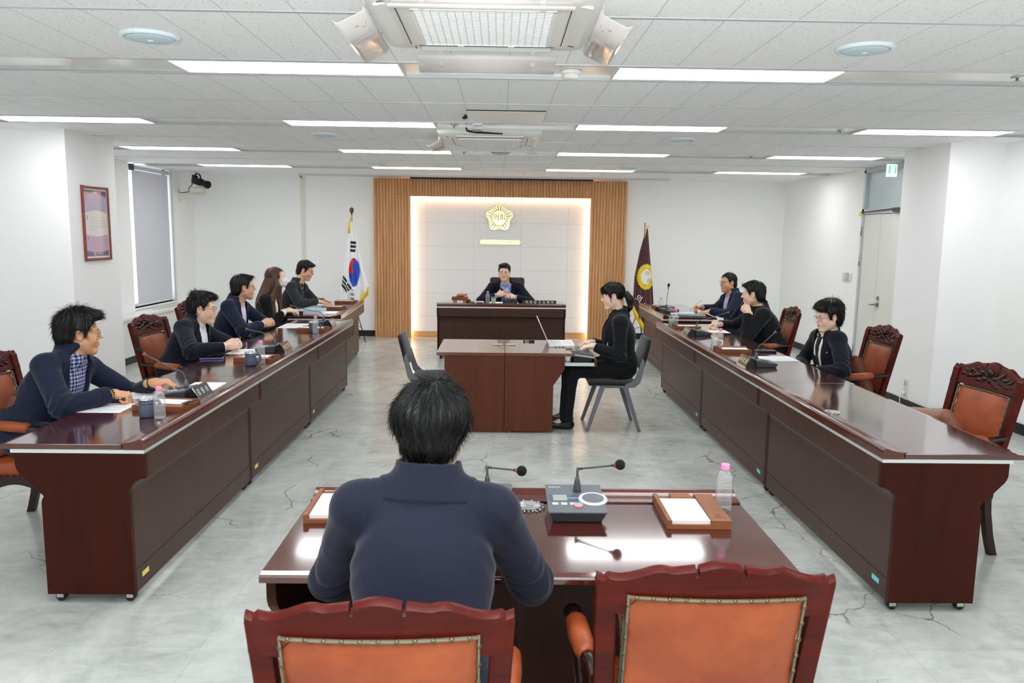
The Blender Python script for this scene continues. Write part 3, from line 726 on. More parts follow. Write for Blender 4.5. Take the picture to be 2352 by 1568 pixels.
C1 = chair_at(.520, 2.075, -.01, 'empty orange leather armchair in front, to the right of the man seen from behind')
chair_at(2.53, 4.40, PI / 2 + .10, 'empty orange armchair with a tan cushion at the near end of the right desks')
chair_at(2.87, 6.39, PI / 2, 'orange armchair behind the woman in the patterned scarf')
chair_at(2.72, 8.08, PI / 2 - .08, 'orange armchair behind the man in black resting his chin on his hand')
chair_at(-2.68, 4.54, -PI / 2, 'orange armchair at the left picture edge behind the man in the checked shirt')
chair_at(-2.62, 6.52, -PI / 2 - .10, 'orange armchair behind the young man with the white shirt and silver glasses')
chair_at(-2.80, 7.86, -PI / 2 - .05, 'orange armchair behind the man in navy with slicked black hair')
A0.scale = C1.scale = (1, 1, .967)
def cushion(label, M, mat_, sx=.40, sy=.40, th=.15, name='cushion'):
    n = 18; vs, fs = [], []
    for side in (1, -1):
        b = len(vs)
        for i in range(n + 1):
            for j in range(n + 1):
                u, v = 2 * i / n - 1, 2 * j / n - 1
                pin = 1 - .10 * (1 - abs(u) ** 2) * abs(v) ** 3 , 1 - .10 * (1 - abs(v) ** 2) * abs(u) ** 3
                h = th / 2 * ((1 - u ** 4) * (1 - v ** 4)) ** .55 + .004 * math.sin(9 * u + 3 * v) * (1 - u * u) * (1 - v * v)
                vs.append((u * sx / 2 * pin[1], v * sy / 2 * pin[0], side * h))
        for i in range(n):
            for j in range(n):
                q = (b + i * (n + 1) + j, b + (i + 1) * (n + 1) + j, b + (i + 1) * (n + 1) + j + 1, b + i * (n + 1) + j + 1)
                fs.append(q if side > 0 else q[::-1])
    o = obj(name, MB().add(vs, fs, 0, True), mat_)
    o.matrix_world = M
    o.modifiers.new('weld', 'WELD').merge_threshold = .0005
    return tag(o, label, 'cushion', 'leather cushions')
def cush_in_chair(x, y, rz, label, m_=None, lean=70, dy=-.13, z=.655, roll=0, sx=.42, sy=.36, dx=0):
    M = Matrix.Translation((x, y, 0)) @ Matrix.Rotation(rz, 4, 'Z') @ Matrix.Translation((dx, dy, z)) @ Matrix.Rotation(math.radians(roll), 4, 'Y') @ Matrix.Rotation(math.radians(lean), 4, 'X')
    return cushion(label, M, m_ or CUSH, sx, sy)
cush_in_chair(2.53, 4.40, PI / 2 + .10, 'tan leather cushion leaning in the empty armchair at the right', CUSHL, 62, -.06, .64, 10, .46, .34, .05)
cush_in_chair(2.87, 6.39, PI / 2, 'brown leather cushion behind the back of the woman in the scarf', None, 66, -.09, .65, 6, .46, .36)
cush_in_chair(2.72, 8.08, PI / 2 - .08, 'brown leather cushion behind the man in black with his hand at his chin', None, 72, -.11, .65)
cush_in_chair(-2.68, 4.54, -PI / 2, 'brown leather cushion behind the man in the checked shirt', None, 72, -.10, .66, 0, .44, .40)
cush_in_chair(-2.80, 7.86, -PI / 2 - .05, 'brown leather cushion behind the man with slicked black hair', None, 72, -.10, .655)
cush_in_chair(.520, 2.075, -.01, 'pinkish tan cushion mostly hidden in the empty armchair in front', CUSHL, 72, -.10, .65, 0, .40, .36)
# black fabric chairs with grey legs
def clerk_chair(label, loc, rz):
    t = thing('conference_chair', label, 'chair', loc, rz, 'black fabric chairs with grey legs')
    def pad(rows, th, nm):                     # closed padded shell from centre-line rows (y, z, half width)
        m = MB(); rings = []
        for k, (y, z, hw) in enumerate(rows):
            a = rows[min(k + 1, len(rows) - 1)]; b = rows[max(k - 1, 0)]
            ty, tz = a[0] - b[0], a[1] - b[1]; l_ = math.hypot(ty, tz); ny, nz = -tz / l_, ty / l_
            e = th if 0 < k < len(rows) - 1 else th * .35
            pts = []
            for i in range(24):
                q = 2 * PI * i / 24; c, s_ = math.cos(q), math.sin(q)
                px_ = hw * math.copysign(abs(c) ** .35, c); hh = e * math.copysign(abs(s_) ** .7, s_) + .018 * (px_ / hw) ** 2
                pts.append((px_, y + ny * hh, z + nz * hh))
            rings.append(pts)
        return obj(nm, m.loft(rings), BFAB, t)
    pad([(.235, .445, .20), (.225, .448, .225), (.15, .455, .235), (0, .452, .235), (-.12, .448, .225), (-.19, .452, .205), (-.20, .455, .19)], .02, 'seat')
    pad([(-.235, .57, .19), (-.24, .585, .21), (-.262, .68, .222), (-.285, .77, .218), (-.303, .835, .195), (-.307, .85, .16)], .022, 'backrest')
    for s in (-1, 1):
        m = MB().loft([[(s * (x + dx * .012), y + dy * w_, z + dz_ * w_) for dx, dy, dz_ in ((1, .7, .7), (-1, .7, .7), (-1, -.7, -.7), (1, -.7, -.7))] for y, z, x, w_ in ((.12, .425, .20, .012), (-.08, .415, .212, .022), (-.17, .43, .216, .03), (-.215, .475, .216, .032), (-.24, .56, .212, .026), (-.262, .66, .205, .018))], True, True, 0, False)
        soften(obj('side_strut', m, GPL, t), .004)
        for y0, y1 in ((.10, .235), (-.10, -.24)):
            m = MB().loft([[(s * x + dx * .013, y + dy * .02 * k, z) for dx, dy in ((1, 1), (-1, 1), (-1, -1), (1, -1))] for x, y, z, k in ((.20, y0, .42, 1.2), (.205, y0 + (y1 - y0) * .12, .37, 1.1), (.225, y1, 0, .75))], True, True, 0, False)
            soften(obj('leg', m, GPL, t), .004)
        obj('side_rail', MB().box(s * .2 - .013, s * .2 + .013, -.11, .11, .40, .43), GPL, t)
    obj('seat_shell', MB().box(-.2, .2, -.15, .2, .415, .435), GPL, t)
    return t
clerk_chair('empty black fabric chair pulled up to the left clerk desk', (-.60, 7.28, 0), -PI / 2)
clerk_chair('black fabric chair under the typist with the ponytail', (1.045, 7.14, 0), PI / 2)
clerk_chair('black fabric chair beside the woman in the white face mask', (-2.72, 9.05, 0), -PI / 2)
# high backed chair of the chairman
EXL = mat('dark_brown_leather', (44, 28, 24), 0.4, spec=0.45)
t = thing('executive_chair', 'high backed dark leather chair behind the chairman', 'office chair', (.115, 11.93, 0), PI, None)
obj('backrest', MB().rbox(-.27, .27, -.34, -.24, .50, 1.10, .04, 4), EXL, t)
obj('seat', MB().rbox(-.27, .27, -.25, .27, .40, .51, .035, 4), EXL, t)
for s in (-1, 1): obj('armrest', MB().rbox(s * .30 - .03, s * .30 + .03, -.2, .15, .64, .68, .015).box(s * .30 - .015, s * .30 + .015, -.12, .06, .44, .645), BLACK, t)
obj('gas_column', MB().lathe([(.03, .1), (.03, .4)], 12), CHROME, t)
for k in range(5):
    a = 2 * PI * k / 5
    b_ = obj('base_spoke', MB().tube([(0, 0, .12), (.3 * math.cos(a), .3 * math.sin(a), .065)], [.03, .018], 8), BLACK, t)
    obj('caster', MB().tube([(.3 * math.cos(a) - .02 * math.sin(a), .3 * math.sin(a) + .02 * math.cos(a), .028), (.3 * math.cos(a) + .02 * math.sin(a), .3 * math.sin(a) - .02 * math.cos(a), .028)], .028, 12), BLACK, b_)
# ================================================================ ceiling fittings
ACW = mat('air_conditioner_white', (228, 228, 224), 0.35)
ACG = mat('air_conditioner_grille', (236, 236, 236), 0.45)
ACD = mat('air_conditioner_slot', (70, 74, 78), 0.6)
DEFL = thin('deflector_acrylic', .62, (.97, .96, .95), 1.4, (232, 226, 224))
def cassette(label, x, y, deflectors):
    t = thing('air_conditioner', label, 'air conditioner', (x, y, CEIL), 0, 'ceiling cassette air conditioners')
    def ring(h, z, r, n=6):
        return [(cx + r * math.cos(a0 + k * PI / 2 / n), cy + r * math.sin(a0 + k * PI / 2 / n), z) for cx, cy, a0 in ((h - r, h - r, 0), (-h + r, h - r, PI / 2), (-h + r, -h + r, PI), (h - r, -h + r, 1.5 * PI)) for k in range(n + 1)]
    obj('housing', MB().loft([ring(.475, -.001, .06), ring(.475, -.02, .06), ring(.455, -.045, .06), ring(.33, -.06, .06), ring(.30, -.062, .05)], False, True), ACW, t)
    for k in range(4):
        R = Matrix.Rotation(k * PI / 2, 4, 'Z')
        m = MB(); M1 = R @ Matrix.Translation((0, -.385, -.052)) @ Matrix.Rotation(.16, 4, 'X')
        m.boxm(M1, .60, .075, .010)
        obj('louver', m, ACW, t)
        m = MB(); m.boxm(R @ Matrix.Translation((0, -.343, -.0595)), .62, .004, .004); m.boxm(R @ Matrix.Translation((.33, -.375, -.053)) @ Matrix.Rotation(.16, 4, 'X'), .004, .06, .004)
        obj('slot_line', m, ACD, t)
    m = MB()
    for i in range(18): m.box(-.272 + i * .032 - .002, -.272 + i * .032 + .002, -.27, .27, -.071, -.060)
    for i in range(26): m.box(-.276, .276, -.268 + i * .0214 - .005, -.268 + i * .0214 + .005, -.069, -.062)
    m.box(-.285, .285, -.285, -.272, -.072, -.060).box(-.285, .285, .272, .285, -.072, -.060).box(-.285, -.273, -.28, .28, -.072, -.060).box(.273, .285, -.28, .28, -.072, -.060)
    obj('intake_grille', m, ACG, t)
    obj('intake_filter', MB().box(-.28, .28, -.28, .28, -.0625, -.0615), mat('filter_dark', (120, 124, 130), 0.8), t)
    obj('clip', MB().rbox(-.13, -.10, .275, .295, -.074, -.062, .003), ACG, t); obj('clip', MB().rbox(.10, .13, .275, .295, -.074, -.062, .003), ACG, t)
    for k in deflectors:
        R = Matrix.Rotation(k * PI / 2, 4, 'Z') @ Matrix.Translation((0, .50, -.115)) @ Matrix.Rotation(-.45, 4, 'X')
        m = MB()
        pr = [(-.065, .016), (-.055, .004), (-.045, 0), (.05, 0), (.062, .004), (.072, .018)]
        m.loft([[R @ Vector((xx, yy, zz)) for yy, zz in pr] for xx in (-.33, .33)], False, False, 0, True, False)
        d = obj('wind_deflector', m, DEFL, t); d.modifiers.new('thick', 'SOLIDIFY').thickness = .004
        R0 = Matrix.Rotation(k * PI / 2, 4, 'Z')
        m = MB()
        for xx in (-.22, .22):
            m.boxm(R0 @ Matrix.Translation((xx, .47, -.07)) , .022, .012, .10); m.boxm(R0 @ Matrix.Translation((xx, .452, -.03)), .03, .05, .012)
            m.tube([R @ Vector((xx, 0, -.006)), R @ Vector((xx, 0, .012))], .009, 10)
        obj('deflector_bracket', m, ACRYL, d)
    text('LG', .022, GREYINK, t, basis((0, .405, -.0545), (1, 0, 0), (0, 1, 0)) @ Matrix.Rotation(PI, 4, 'X'), .0004)
    return t
cassette('white ceiling air conditioner nearest the camera, clear deflectors on four sides', -.075, 3.43, (0, 1, 2, 3))
cassette('white ceiling air conditioner farther back, with one clear deflector on its left', -.105, 7.58, (1,))
SPK = mat('speaker_mesh', (206, 224, 234), 0.6); SPKR = mat('speaker_rim', (222, 234, 238), 0.35)
def speaker(x, y, lab):
    t = thing('ceiling_speaker', lab, 'ceiling speaker', (x, y, CEIL), 0, 'round ceiling speakers')
    obj('rim', MB().lathe([(.135, 0), (.138, -.004), (.130, -.016), (.115, -.018), (.112, -.012)], 40), SPKR, t)
    obj('mesh', MB().lathe([(.113, -.012), (.10, -.019), (.05, -.023), (.002, -.024)], 40), SPK, t)
    obj('badge', MB().lathe([(.016, -.022), (.014, -.0265), (.001, -.027)], 16), WHITE, t)
for x, y, lab in ((-1.69, 3.93, 'round pale blue ceiling speaker left of the near air conditioner'), (1.765, 3.93, 'round pale blue ceiling speaker right of the near air conditioner'), (-1.675, 7.65, 'round ceiling speaker left of the far air conditioner'), (1.72, 7.62, 'round ceiling speaker right of the far air conditioner'), (-1.67, 10.75, 'round ceiling speaker deep in the room, on the left near the back wall'), (1.72, 10.75, 'round ceiling speaker deep in the room, on the right near the back wall')): speaker(x, y, lab)
def smoke(x, y, z, lab):
    t = thing('smoke_detector', lab, 'smoke detector', (x, y, z), 0, 'smoke detectors')
    obj('base', MB().lathe([(.058, 0), (.06, -.012), (.055, -.02)], 28), WHITE, t)
    obj('chamber', MB().lathe([(.05, -.02), (.05, -.034), (.042, -.046), (.02, -.05), (.001, -.05)], 28), WHITE, t)
smoke(.395, 4.63, CEIL + .011, 'white domed smoke detector in front of the near air conditioner')
smoke(.347, 9.05, CEIL + .011, 'white smoke detector next to the round ceiling vent')
def sprinkler(x, y, lab):
    t = thing('sprinkler', lab, 'sprinkler', (x, y, CEIL + .012), 0, 'ceiling sprinklers')
    obj('escutcheon', MB().lathe([(.036, 0), (.034, -.005), (.012, -.008)], 20), CHROME, t)
    obj('head', MB().lathe([(.008, -.006), (.008, -.022), (.02, -.024), (.02, -.026), (.001, -.026)], 14), CHROME, t)
for x, y, lab in ((2.96, 4.60, 'chrome sprinkler head at the right end of the first lamp row'), (2.95, 6.93, 'chrome sprinkler head in the second lamp row, right of the centre'), (-.41, 6.95, 'chrome sprinkler head by the second air conditioner'), (-.43, 9.2, 'chrome sprinkler head left of the round ceiling vent'), (2.9, 9.2, 'chrome sprinkler head in the third lamp row, on the right'), (-4.5, 9.2, 'chrome sprinkler head at the left end of the third lamp row')): sprinkler(x, y, lab)
vt = thing('air_vent', 'round grey ceiling vent between the middle lamps of the third row', 'air vent', (-.01, 9.17, CEIL + .012))
obj('vent_rim', MB().lathe([(.11, 0), (.112, -.01), (.09, -.022)], 32), mat('vent_grey', (182, 186, 184), 0.4, 0.4), vt)
obj('vent_cone', MB().lathe([(.085, -.012), (.06, -.028), (.03, -.034), (.001, -.035)], 32), mat('vent_cone_grey', (200, 202, 200), 0.4, 0.3), vt)
ht = thing('access_panel', 'cream shiny access panel hanging slightly open between the two air conditioners', 'access panel', (.033, 6.30, CEIL - .012))
pm = MB(); pm.boxm(Matrix.Rotation(-.02, 4, 'X'), .60, .53, .010); obj('panel', pm, PANEL, ht)
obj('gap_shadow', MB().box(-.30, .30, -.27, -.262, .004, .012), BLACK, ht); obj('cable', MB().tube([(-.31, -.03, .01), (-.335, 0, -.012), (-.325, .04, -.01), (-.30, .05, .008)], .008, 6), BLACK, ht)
ar = thing('mounting_arm', 'thin black mounting arm on the ceiling at the edge of the far air conditioner', 'mounting arm', (-.15, 7.03, CEIL - .03))
obj('arm', MB().tube([(-.16, -.03, .025), (-.15, -.02, .0), (-.08, .01, -.008), (.16, .06, -.012)], [.008, .009, .010, .006], 8), BLACK, ar)
obj('clamp', MB().box(-.10, -.02, -.01, .03, -.006, .03), CHROME, ar)
# ================================================================ wall things
W_ = thing('calendar', 'framed three month calendar in blue and pink on the left column', 'calendar', (-4.08, 8.008, 1.821))
# in its frame: local x runs along the wall, local y up
CM = basis((0, 0, 0), (0, 1, 0), (0, 0, 1)) if False else Matrix(((0, 0, 1, 0), (1, 0, 0, 0), (0, 1, 0, 0), (0, 0, 0, 1)))
hw, hh = .258, .369
soften(obj('picture_frame', MB().box(-hw, -hw + .026, -hh, hh, 0, .022).box(hw - .026, hw, -hh, hh, 0, .022).box(-hw + .026, hw - .026, -hh, -hh + .026, 0, .022).box(-hw + .026, hw - .026, hh - .026, hh, 0, .022), W_FRAMEP, W_, CM), .004)
obj('sheet', MB().box(-hw + .02, hw - .02, -hh + .02, hh - .02, .002, .008), PAPER, W_, CM)
def colr(n, c): return mat(n, c, 0.6)
cx, cyh = .214, .325
def band(y0, y1, a0, a1, z, n=20):
    """field between two bowed edges, y0 (bow a0) below and y1 (bow a1) above"""
    p = [(-cx + 2 * cx * i / n, y0 + a0 * (1 - (2 * i / n - 1) ** 2)) for i in range(n + 1)] + [(cx - 2 * cx * i / n, y1 + a1 * (1 - (2 * i / n - 1) ** 2)) for i in range(n + 1)]
    return MB().prism(p, 'z', z, z + .0004)
for nm, bb, c in (('header_field', (.25, cyh, 0, 0, .0082), (62, 58, 104)), ('blue_arc', (.22, .275, 0, .022, .0086), (120, 160, 222)), ('red_arc', (.262, .268, .01, .016, .0088), (190, 60, 130)), ('february_field', (.10, .262, .03, .018, .009), (196, 190, 224)), ('march_field', (-.105, .10, -.022, .03, .0094), (244, 242, 240)), ('april_field', (-.27, -.105, -.022, -.022, .009), (214, 178, 212)), ('footer_field', (-cyh, -.262, 0, -.022, .0082), (84, 82, 124)), ('footer_arc', (-.272, -.262, -.022, -.022, .0092), (150, 120, 200))):
    obj(nm, band(*bb), colr('calendar_' + nm, c), W_, CM)
_numcache = {}
def num_mesh(s):
    if s not in _numcache:
        o = text(s, 1.0, BLACKINK, None, None, 0.0); _numcache[s] = ([tuple(v.co) for v in o.data.vertices], [tuple(p.vertices) for p in o.data.polygons]); bpy.data.objects.remove(o)
    return _numcache[s]
def grid(y0, first, days, mt, red):
    m = MB(); r_ = MB()
    for d in range(1, days + 1):
        k = first + d - 1; vs, fs = num_mesh(str(d))
        x, y = -.115 + (k % 7) * .052, y0 - (k // 7) * .030
        (r_ if k % 7 == 0 else m).add([(x + v[0] * .021, y + v[1] * .021, .0101) for v in vs], fs)
    o = obj('dates', m, mt, W_, CM); obj('sunday_dates', r_, red, W_, CM)
REDINK = mat('soft_red_ink', (206, 130, 150), 0.7); MIDINK = mat('violet_grey_ink', (128, 118, 150), 0.7); DGINK = mat('dark_grey_ink', (90, 90, 96), 0.7)
grid(.232, 0, 28, MIDINK, REDINK); grid(.060, 0, 31, DGINK, REDINK); grid(-.135, 3, 30, MIDINK, REDINK)
for s_, x, y, z in (('2', -.180, .238, .040), ('3', -.178, .058, .058), ('4', -.180, -.15, .040)): text(s_, z, BLACKINK, W_, CM @ Matrix.Translation((x, y, .0101)), .0002)
text('의회운영', .022, WHITEINK, W_, CM @ Matrix.Translation((0, .305, .0092)), .0002); text('의회사무국', .026, WHITEINK, W_, CM @ Matrix.Translation((.04, -.302, .0092)), .0002)
m = MB()
for x in (-.075, -.052): m.tube([(x + .013 * math.cos(2 * PI * i / 20), -.302 + .015 * math.sin(2 * PI * i / 20), .0095) for i in range(21)], .002, 5)
obj('ring_mark', m, WHITEINK, W_, CM)
obj('cover_glass', MB().box(-hw + .024, hw - .024, -hh + .024, hh - .024, .0125, .0145), thin('picture_glass', .02, (1, 1, 1), 1.2), W_, CM)
# video camera on a wall bracket
vc = thing('video_camera', 'black video camera on a white wall bracket in the back left corner', 'video camera', (XL, 12.75, 2.30))
obj('wall_plate', MB().box(0, .012, -.04, .04, -.09, .10), OFFW, vc)
obj('bracket_arm', MB().loft([[(.01, -.03, -.05), (.01, .03, -.05), (.01, .03, .045), (.01, -.03, .045)], [(.42, -.02, .02), (.42, .02, .02), (.42, .02, .045), (.42, -.02, .045)]], True, True, 0, False), OFFW, vc)
obj('shelf_plate', MB().box(.0, .44, -.08, .08, .045, .052), OFFW, vc)
obj('pan_head', MB().rbox(.22, .42, -.07, .07, .052, .14, .02).lathe([(.06, .14), (.05, .16)], 16, (.33, 0, 0)), OFFW, vc)
Mc = Matrix.Translation((.33, 0, .23)) @ Matrix.Rotation(-.62, 4, 'Z') @ Matrix.Rotation(.22, 4, 'Y')
def xf(mb, M):
    mb.v = [tuple(M @ Vector(p)) for p in mb.v]; return mb
obj('camera_body', xf(MB().rbox(-.15, .08, -.045, .045, -.05, .055, .015).tube([(.06, 0, 0), (.13, 0, 0), (.14, 0, 0), (.20, 0, 0)], [.042, .045, .052, .05], 18).rbox(-.17, -.08, -.03, .03, .05, .085, .01), Mc), BLACK, vc)
obj('lens_hood', xf(MB().tube([(.19, 0, 0), (.235, 0, 0)], [.058, .062], 18).tube([(.232, 0, 0), (.238, 0, 0)], [.04, .04], 14), Mc), mat('lens_dark', (8, 8, 10), 0.15), vc)
obj('carry_handle', xf(MB().tube([(-.12, 0, .08), (-.10, 0, .12), (.0, 0, .115), (.05, 0, .05)], .012, 8), Mc), BLACK, vc)
obj('cable', MB().tube([(.24, -.03, .2), (.18, -.05, .12), (.19, -.05, .07), (.05, -.02, .058), (.02, 0, .06)], .007, 6), BLACK, vc)
# ================================================================ flags
def flag_cloth(apex, outline_l, outline_r, zb, folds, yb, paint, mats_, nu=110, nv=170, depth=.07):
    """cloth hanging from the pole: a fan of folds between a left and a right outline given as x(z)"""
    vs, fs, ms = [], [], []
    for j in range(nv + 1):
        v = j / nv
        for i in range(nu + 1):
            u = i / nu
            zl = apex[1] + (zb(u) - apex[1]) * v
            xl, xr = outline_l(zl), outline_r(zl)
            x = xl + (xr - xl) * u
            y = yb - depth * (.3 + .7 * v) * (math.sin(PI * u) * .9 + folds(u, v))
            vs.append((x, y, zl))
    for j in range(nv):
        for i in range(nu):
            a = j * (nu + 1) + i
            fs.append((a, a + 1, a + nu + 2, a + nu + 1))
            c = [sum(vs[q][k] for q in fs[-1]) / 4 for k in (0, 2)]
            ms.append(paint(c[0], c[1], (i + .5) / nu, (j + .5) / nv))
    m = MB(); m.v = vs; m.f = fs; m.m = ms; m.sm = [True] * len(fs)
    return m
def interp(pts):
    zs = [p[1] for p in pts]; xs = [p[0] for p in pts]
    return lambda z: float(np.interp(-z, [-q for q in zs], xs))
FW = mat('white_satin', (240, 240, 242), 0.45, sheen=.3); FB = mat('flag_black', (30, 32, 38), 0.6); FR = mat('flag_red', (216, 50, 56), 0.5); FBL = mat('flag_blue', (40, 82, 190), 0.5)
PXM = .00704
def pole_stand(t, x, y, ztop, metal):
    obj('pole', MB().tube([(x, y, .42), (x, y, ztop)], .0125, 12), metal, t)
    mb = MB()
    for k in range(3):
        a = math.radians(-40 + 120 * k)
        l_ = obj('leg', MB().tube([(x + .012 * math.cos(a), y + .012 * math.sin(a), .70), (x + .30 * math.cos(a), y + .30 * math.sin(a), .012)], .007, 8), BLACK, t)
        obj('stay', MB().tube([(x, y, .30), (x + .20 * math.cos(a), y + .20 * math.sin(a), .25)], .004, 6), BLACK, l_)
    obj('centre_tube', MB().tube([(x, y, .26), (x, y, .72)], .016, 10), BLACK, t)
    obj('foot_pad', MB().tube([(x, y, .0), (x, y, .27)], .010, 8), BLACK, t)
def tassel(t, x, y, z, nm='tassel', L_=.16):
    mb = MB().tube([(x, y, z), (x - .012, y - .01, z - .02), (x - .02, y - .01, z - .05)], .007, 6)
    for k in range(10):
        dx = (k - 4.5) * .004
        mb.tube([(x - .02 + dx * .5, y - .012, z - .05), (x - .026 + dx, y - .014, z - .05 - L_)], [.004, .003], 5)
    mb.tube([(x + .02 * math.cos(q * .7), y - .01, z + .01 + .018 * math.sin(q * .7)) for q in range(10)], .004, 5)
    obj(nm, mb, GOLDFR, t)
def fringe(t, pts, L_, dx=0.0):
    mb = MB(); n = 46
    for k in range(n):
        f = k / (n - 1) * (len(pts) - 1); q = min(int(f), len(pts) - 2); f -= q
        p = [pts[q][i] * (1 - f) + pts[q + 1][i] * f for i in range(3)]
        mb.tube([p, (p[0] + dx * .5, p[1] - .004, p[2] - L_ * .5), (p[0] + dx + .003 * math.sin(k * 2.1), p[1], p[2] - L_)], [.005, .0045, .003], 5)
    return obj('fringe', mb, GOLDFR, t)
fx, fy = -2.382, 12.62
tg = thing('flag', 'white national flag with a red and blue circle, left of the slatted wall', 'flag', (0, 0, 0))
def pl(px_, py_): return (fx + (px_ - 806) * PXM, 2.131 - (py_ - 480) * PXM * 1.02)
lo = interp([pl(804.5, 508), pl(796, 560), pl(787, 620), pl(780, 665), pl(776, 710), pl(772, 760)])
hi = interp([pl(809.5, 508), pl(818, 545), pl(830, 600), pl(838, 632), pl(844, 650), pl(846, 690), pl(846, 760)])
def inrot(x, z, c, ang, w_, h_):
    dx, dz = x - c[0], z - c[1]; ca, sa = math.cos(ang), math.sin(ang)
    a, b = dx * ca + dz * sa, -dx * sa + dz * ca
    return (a / w_, b / h_) if abs(a) <= w_ and abs(b) <= h_ else None
def paint_t(x, z, u, v):
    px_ = 806 + (x - fx) / PXM; py_ = 480 + (2.131 - z) / (PXM * 1.02)
    e = ((px_ - 811.5) / 12) ** 2 + ((py_ - 619.5) / 32) ** 2
    if e < 1:
        if px_ < 811.5 - .5 + 2.2 * math.sin((py_ - 619) / 10.0) and py_ < 622: return 2
        if py_ < 600 and px_ < 813: return 2
        return 3
    q = inrot(px_, py_, (809.6, 562.4), .06, 6, 11.8)
    if q and any(a < q[1] < b for a, b in ((-1, -.5), (-.25, .22), (.5, 1))): return 1
    q = inrot(px_, py_, (790, 646), -.55, 12, 9) or None
    q2 = inrot(px_, py_, (790, 646), 1.02, 17.5, 8)
    if q2 and any(a < q2[1] < b for a, b in ((-1, -.45), (-.22, .22), (.45, 1))) and not (q2[1] < -.45 and abs(q2[0]) < .08): return 1
    q = inrot(px_, py_, (807, 681), 0, 5, 15.5)
    if q and any(a < q[1] < b for a, b in ((-1, -.6), (-.35, .05), (.3, .7))): return 1
    return 0
zbt = interp([(0.0, pl(0, 715)[1])])
cl = flag_cloth((fx, pl(0, 508)[1]), lo, hi, lambda u: float(np.interp(u, [0, .45, .6, 1], [pl(0, 745)[1], pl(0, 725)[1], pl(0, 695)[1], pl(0, 652)[1]])), lambda u, v: .55 * math.sin(9.5 * u * PI + .6) * (.3 + .7 * v) + .3 * math.sin(4 * PI * u + 2 * v), fy, paint_t, None)
ob = obj('cloth', cl, [FW, FB, FR, FBL], tg); ob.modifiers.new('thick', 'SOLIDIFY').thickness = .002
fringe(tg, [(hi(pl(0, 652)[1]) - .002, fy - .01, pl(0, 651)[1]), (pl(833, 664)[0], fy - .05, pl(0, 664)[1]), (pl(822, 681)[0], fy - .07, pl(0, 680)[1])], .13, -.01)
pole_stand(tg, fx + .005, fy + .02, 2.05, mat('flag_pole_cream', (206, 196, 150), 0.4, 0.3))
obj('finial', MB().lathe([(.012, 2.04), (.014, 2.055), (.010, 2.06), (.028, 2.085), (.034, 2.11), (.030, 2.14), (.012, 2.158), (.001, 2.16)], 16, (fx + .005, fy + .02, 0)), mat('bud_finial', (92, 80, 56), 0.4, 0.6), tg)
tassel(tg, fx - .01, fy, pl(0, 508)[1] + .03)
# maroon council flag
MAR = mat('maroon_velvet', (70, 12, 28), 0.7, sheen=.5); YEL = mat('flag_yellow', (238, 206, 44), 0.6); YELD = mat('flag_yellow_line', (170, 140, 40), 0.6); CREAM = mat('flag_cream', (236, 234, 226), 0.6); OCH = mat('flag_ochre', (150, 124, 62), 0.6)
gx = 2.327
cg = thing('flag', 'dark maroon flag with a yellow flower emblem, right of the slatted wall', 'flag', (0, 0, 0))
def pr_(px_, py_): return (gx + (px_ - 1484) * PXM, 2.126 - (py_ - 490) * PXM * 1.02)
lo2 = interp([pr_(1486.5, 524), pr_(1480, 548), pr_(1472.7, 577), pr_(1463, 630), pr_(1460.6, 691), pr_(1460, 740), pr_(1462, 790)])
hi2 = interp([pr_(1490, 524), pr_(1493, 550), pr_(1498, 594), pr_(1505.4, 650), pr_(1509, 691), pr_(1512, 760), pr_(1513, 800)])
def paint_m(x, z, u, v):
    px_ = 1484 + (x - gx) / PXM; py_ = 490 + (2.126 - z) / (PXM * 1.02)
    dx, dy = (px_ - 1489.5) / 21.5, (py_ - 631) / 29.5
    r = math.hypot(dx, dy); a = math.atan2(dy, dx)
    if r < .575: return 3
    lobe = .90 + .10 * abs(math.cos(a * 12.5))
    if r < lobe: return 1 if abs(((a * 25 / (2 * PI)) % 1) - .5) < .42 or r > .8 else 2
    return 0
clo = flag_cloth((gx, pr_(0, 524)[1]), lo2, hi2, lambda u: float(np.interp(u, [0, .5, 1], [pr_(0, 692)[1], pr_(0, 752)[1], pr_(0, 790)[1]])), lambda u, v: .5 * math.sin(8 * u * PI + .4) * (.25 + .75 * v) * (.35 + .65 * min(1, abs(u - .55) * 2.4)), fy, paint_m, None)
ob = obj('cloth', clo, [MAR, YEL, YELD, CREAM, OCH], cg); ob.modifiers.new('thick', 'SOLIDIFY').thickness = .002
def onflag(px_, py_, ang): 
    x, z = pr_(px_, py_)
    return basis((x, fy - .12, z), (math.cos(ang), 0, -math.sin(ang)), (math.sin(ang), 0, math.cos(ang)))
text('의', .085, OCH, cg, onflag(1488, 623, .25), .003); text('회', .085, OCH, cg, onflag(1493.5, 640, .25), .003)
text('의', .125, WHITEINK, cg, onflag(1471.5, 680, .55), .003); text('성', .115, WHITEINK, cg, onflag(1484, 696, .6), .003)
fringe(cg, [(lo2(pr_(0, 690)[1]) + .0, fy - .02, pr_(0, 686)[1]), (pr_(1466, 705)[0], fy - .05, pr_(0, 704)[1]), (pr_(1477, 726)[0], fy - .07, pr_(0, 722)[1]), (pr_(1490, 745)[0], fy - .07, pr_(0, 744)[1])], .13)
pole_stand(cg, gx, fy + .03, 1.98, CHROME)
obj('spear_finial', MB().lathe([(.014, 1.97), (.016, 1.985), (.008, 1.995), (.012, 2.02), (.006, 2.06), (.001, 2.135)], 12, (gx, fy + .03, 0)), CHROME, cg)
tassel(cg, gx + .035, fy, pr_(0, 524)[1] + .03, 'tassel', .14)
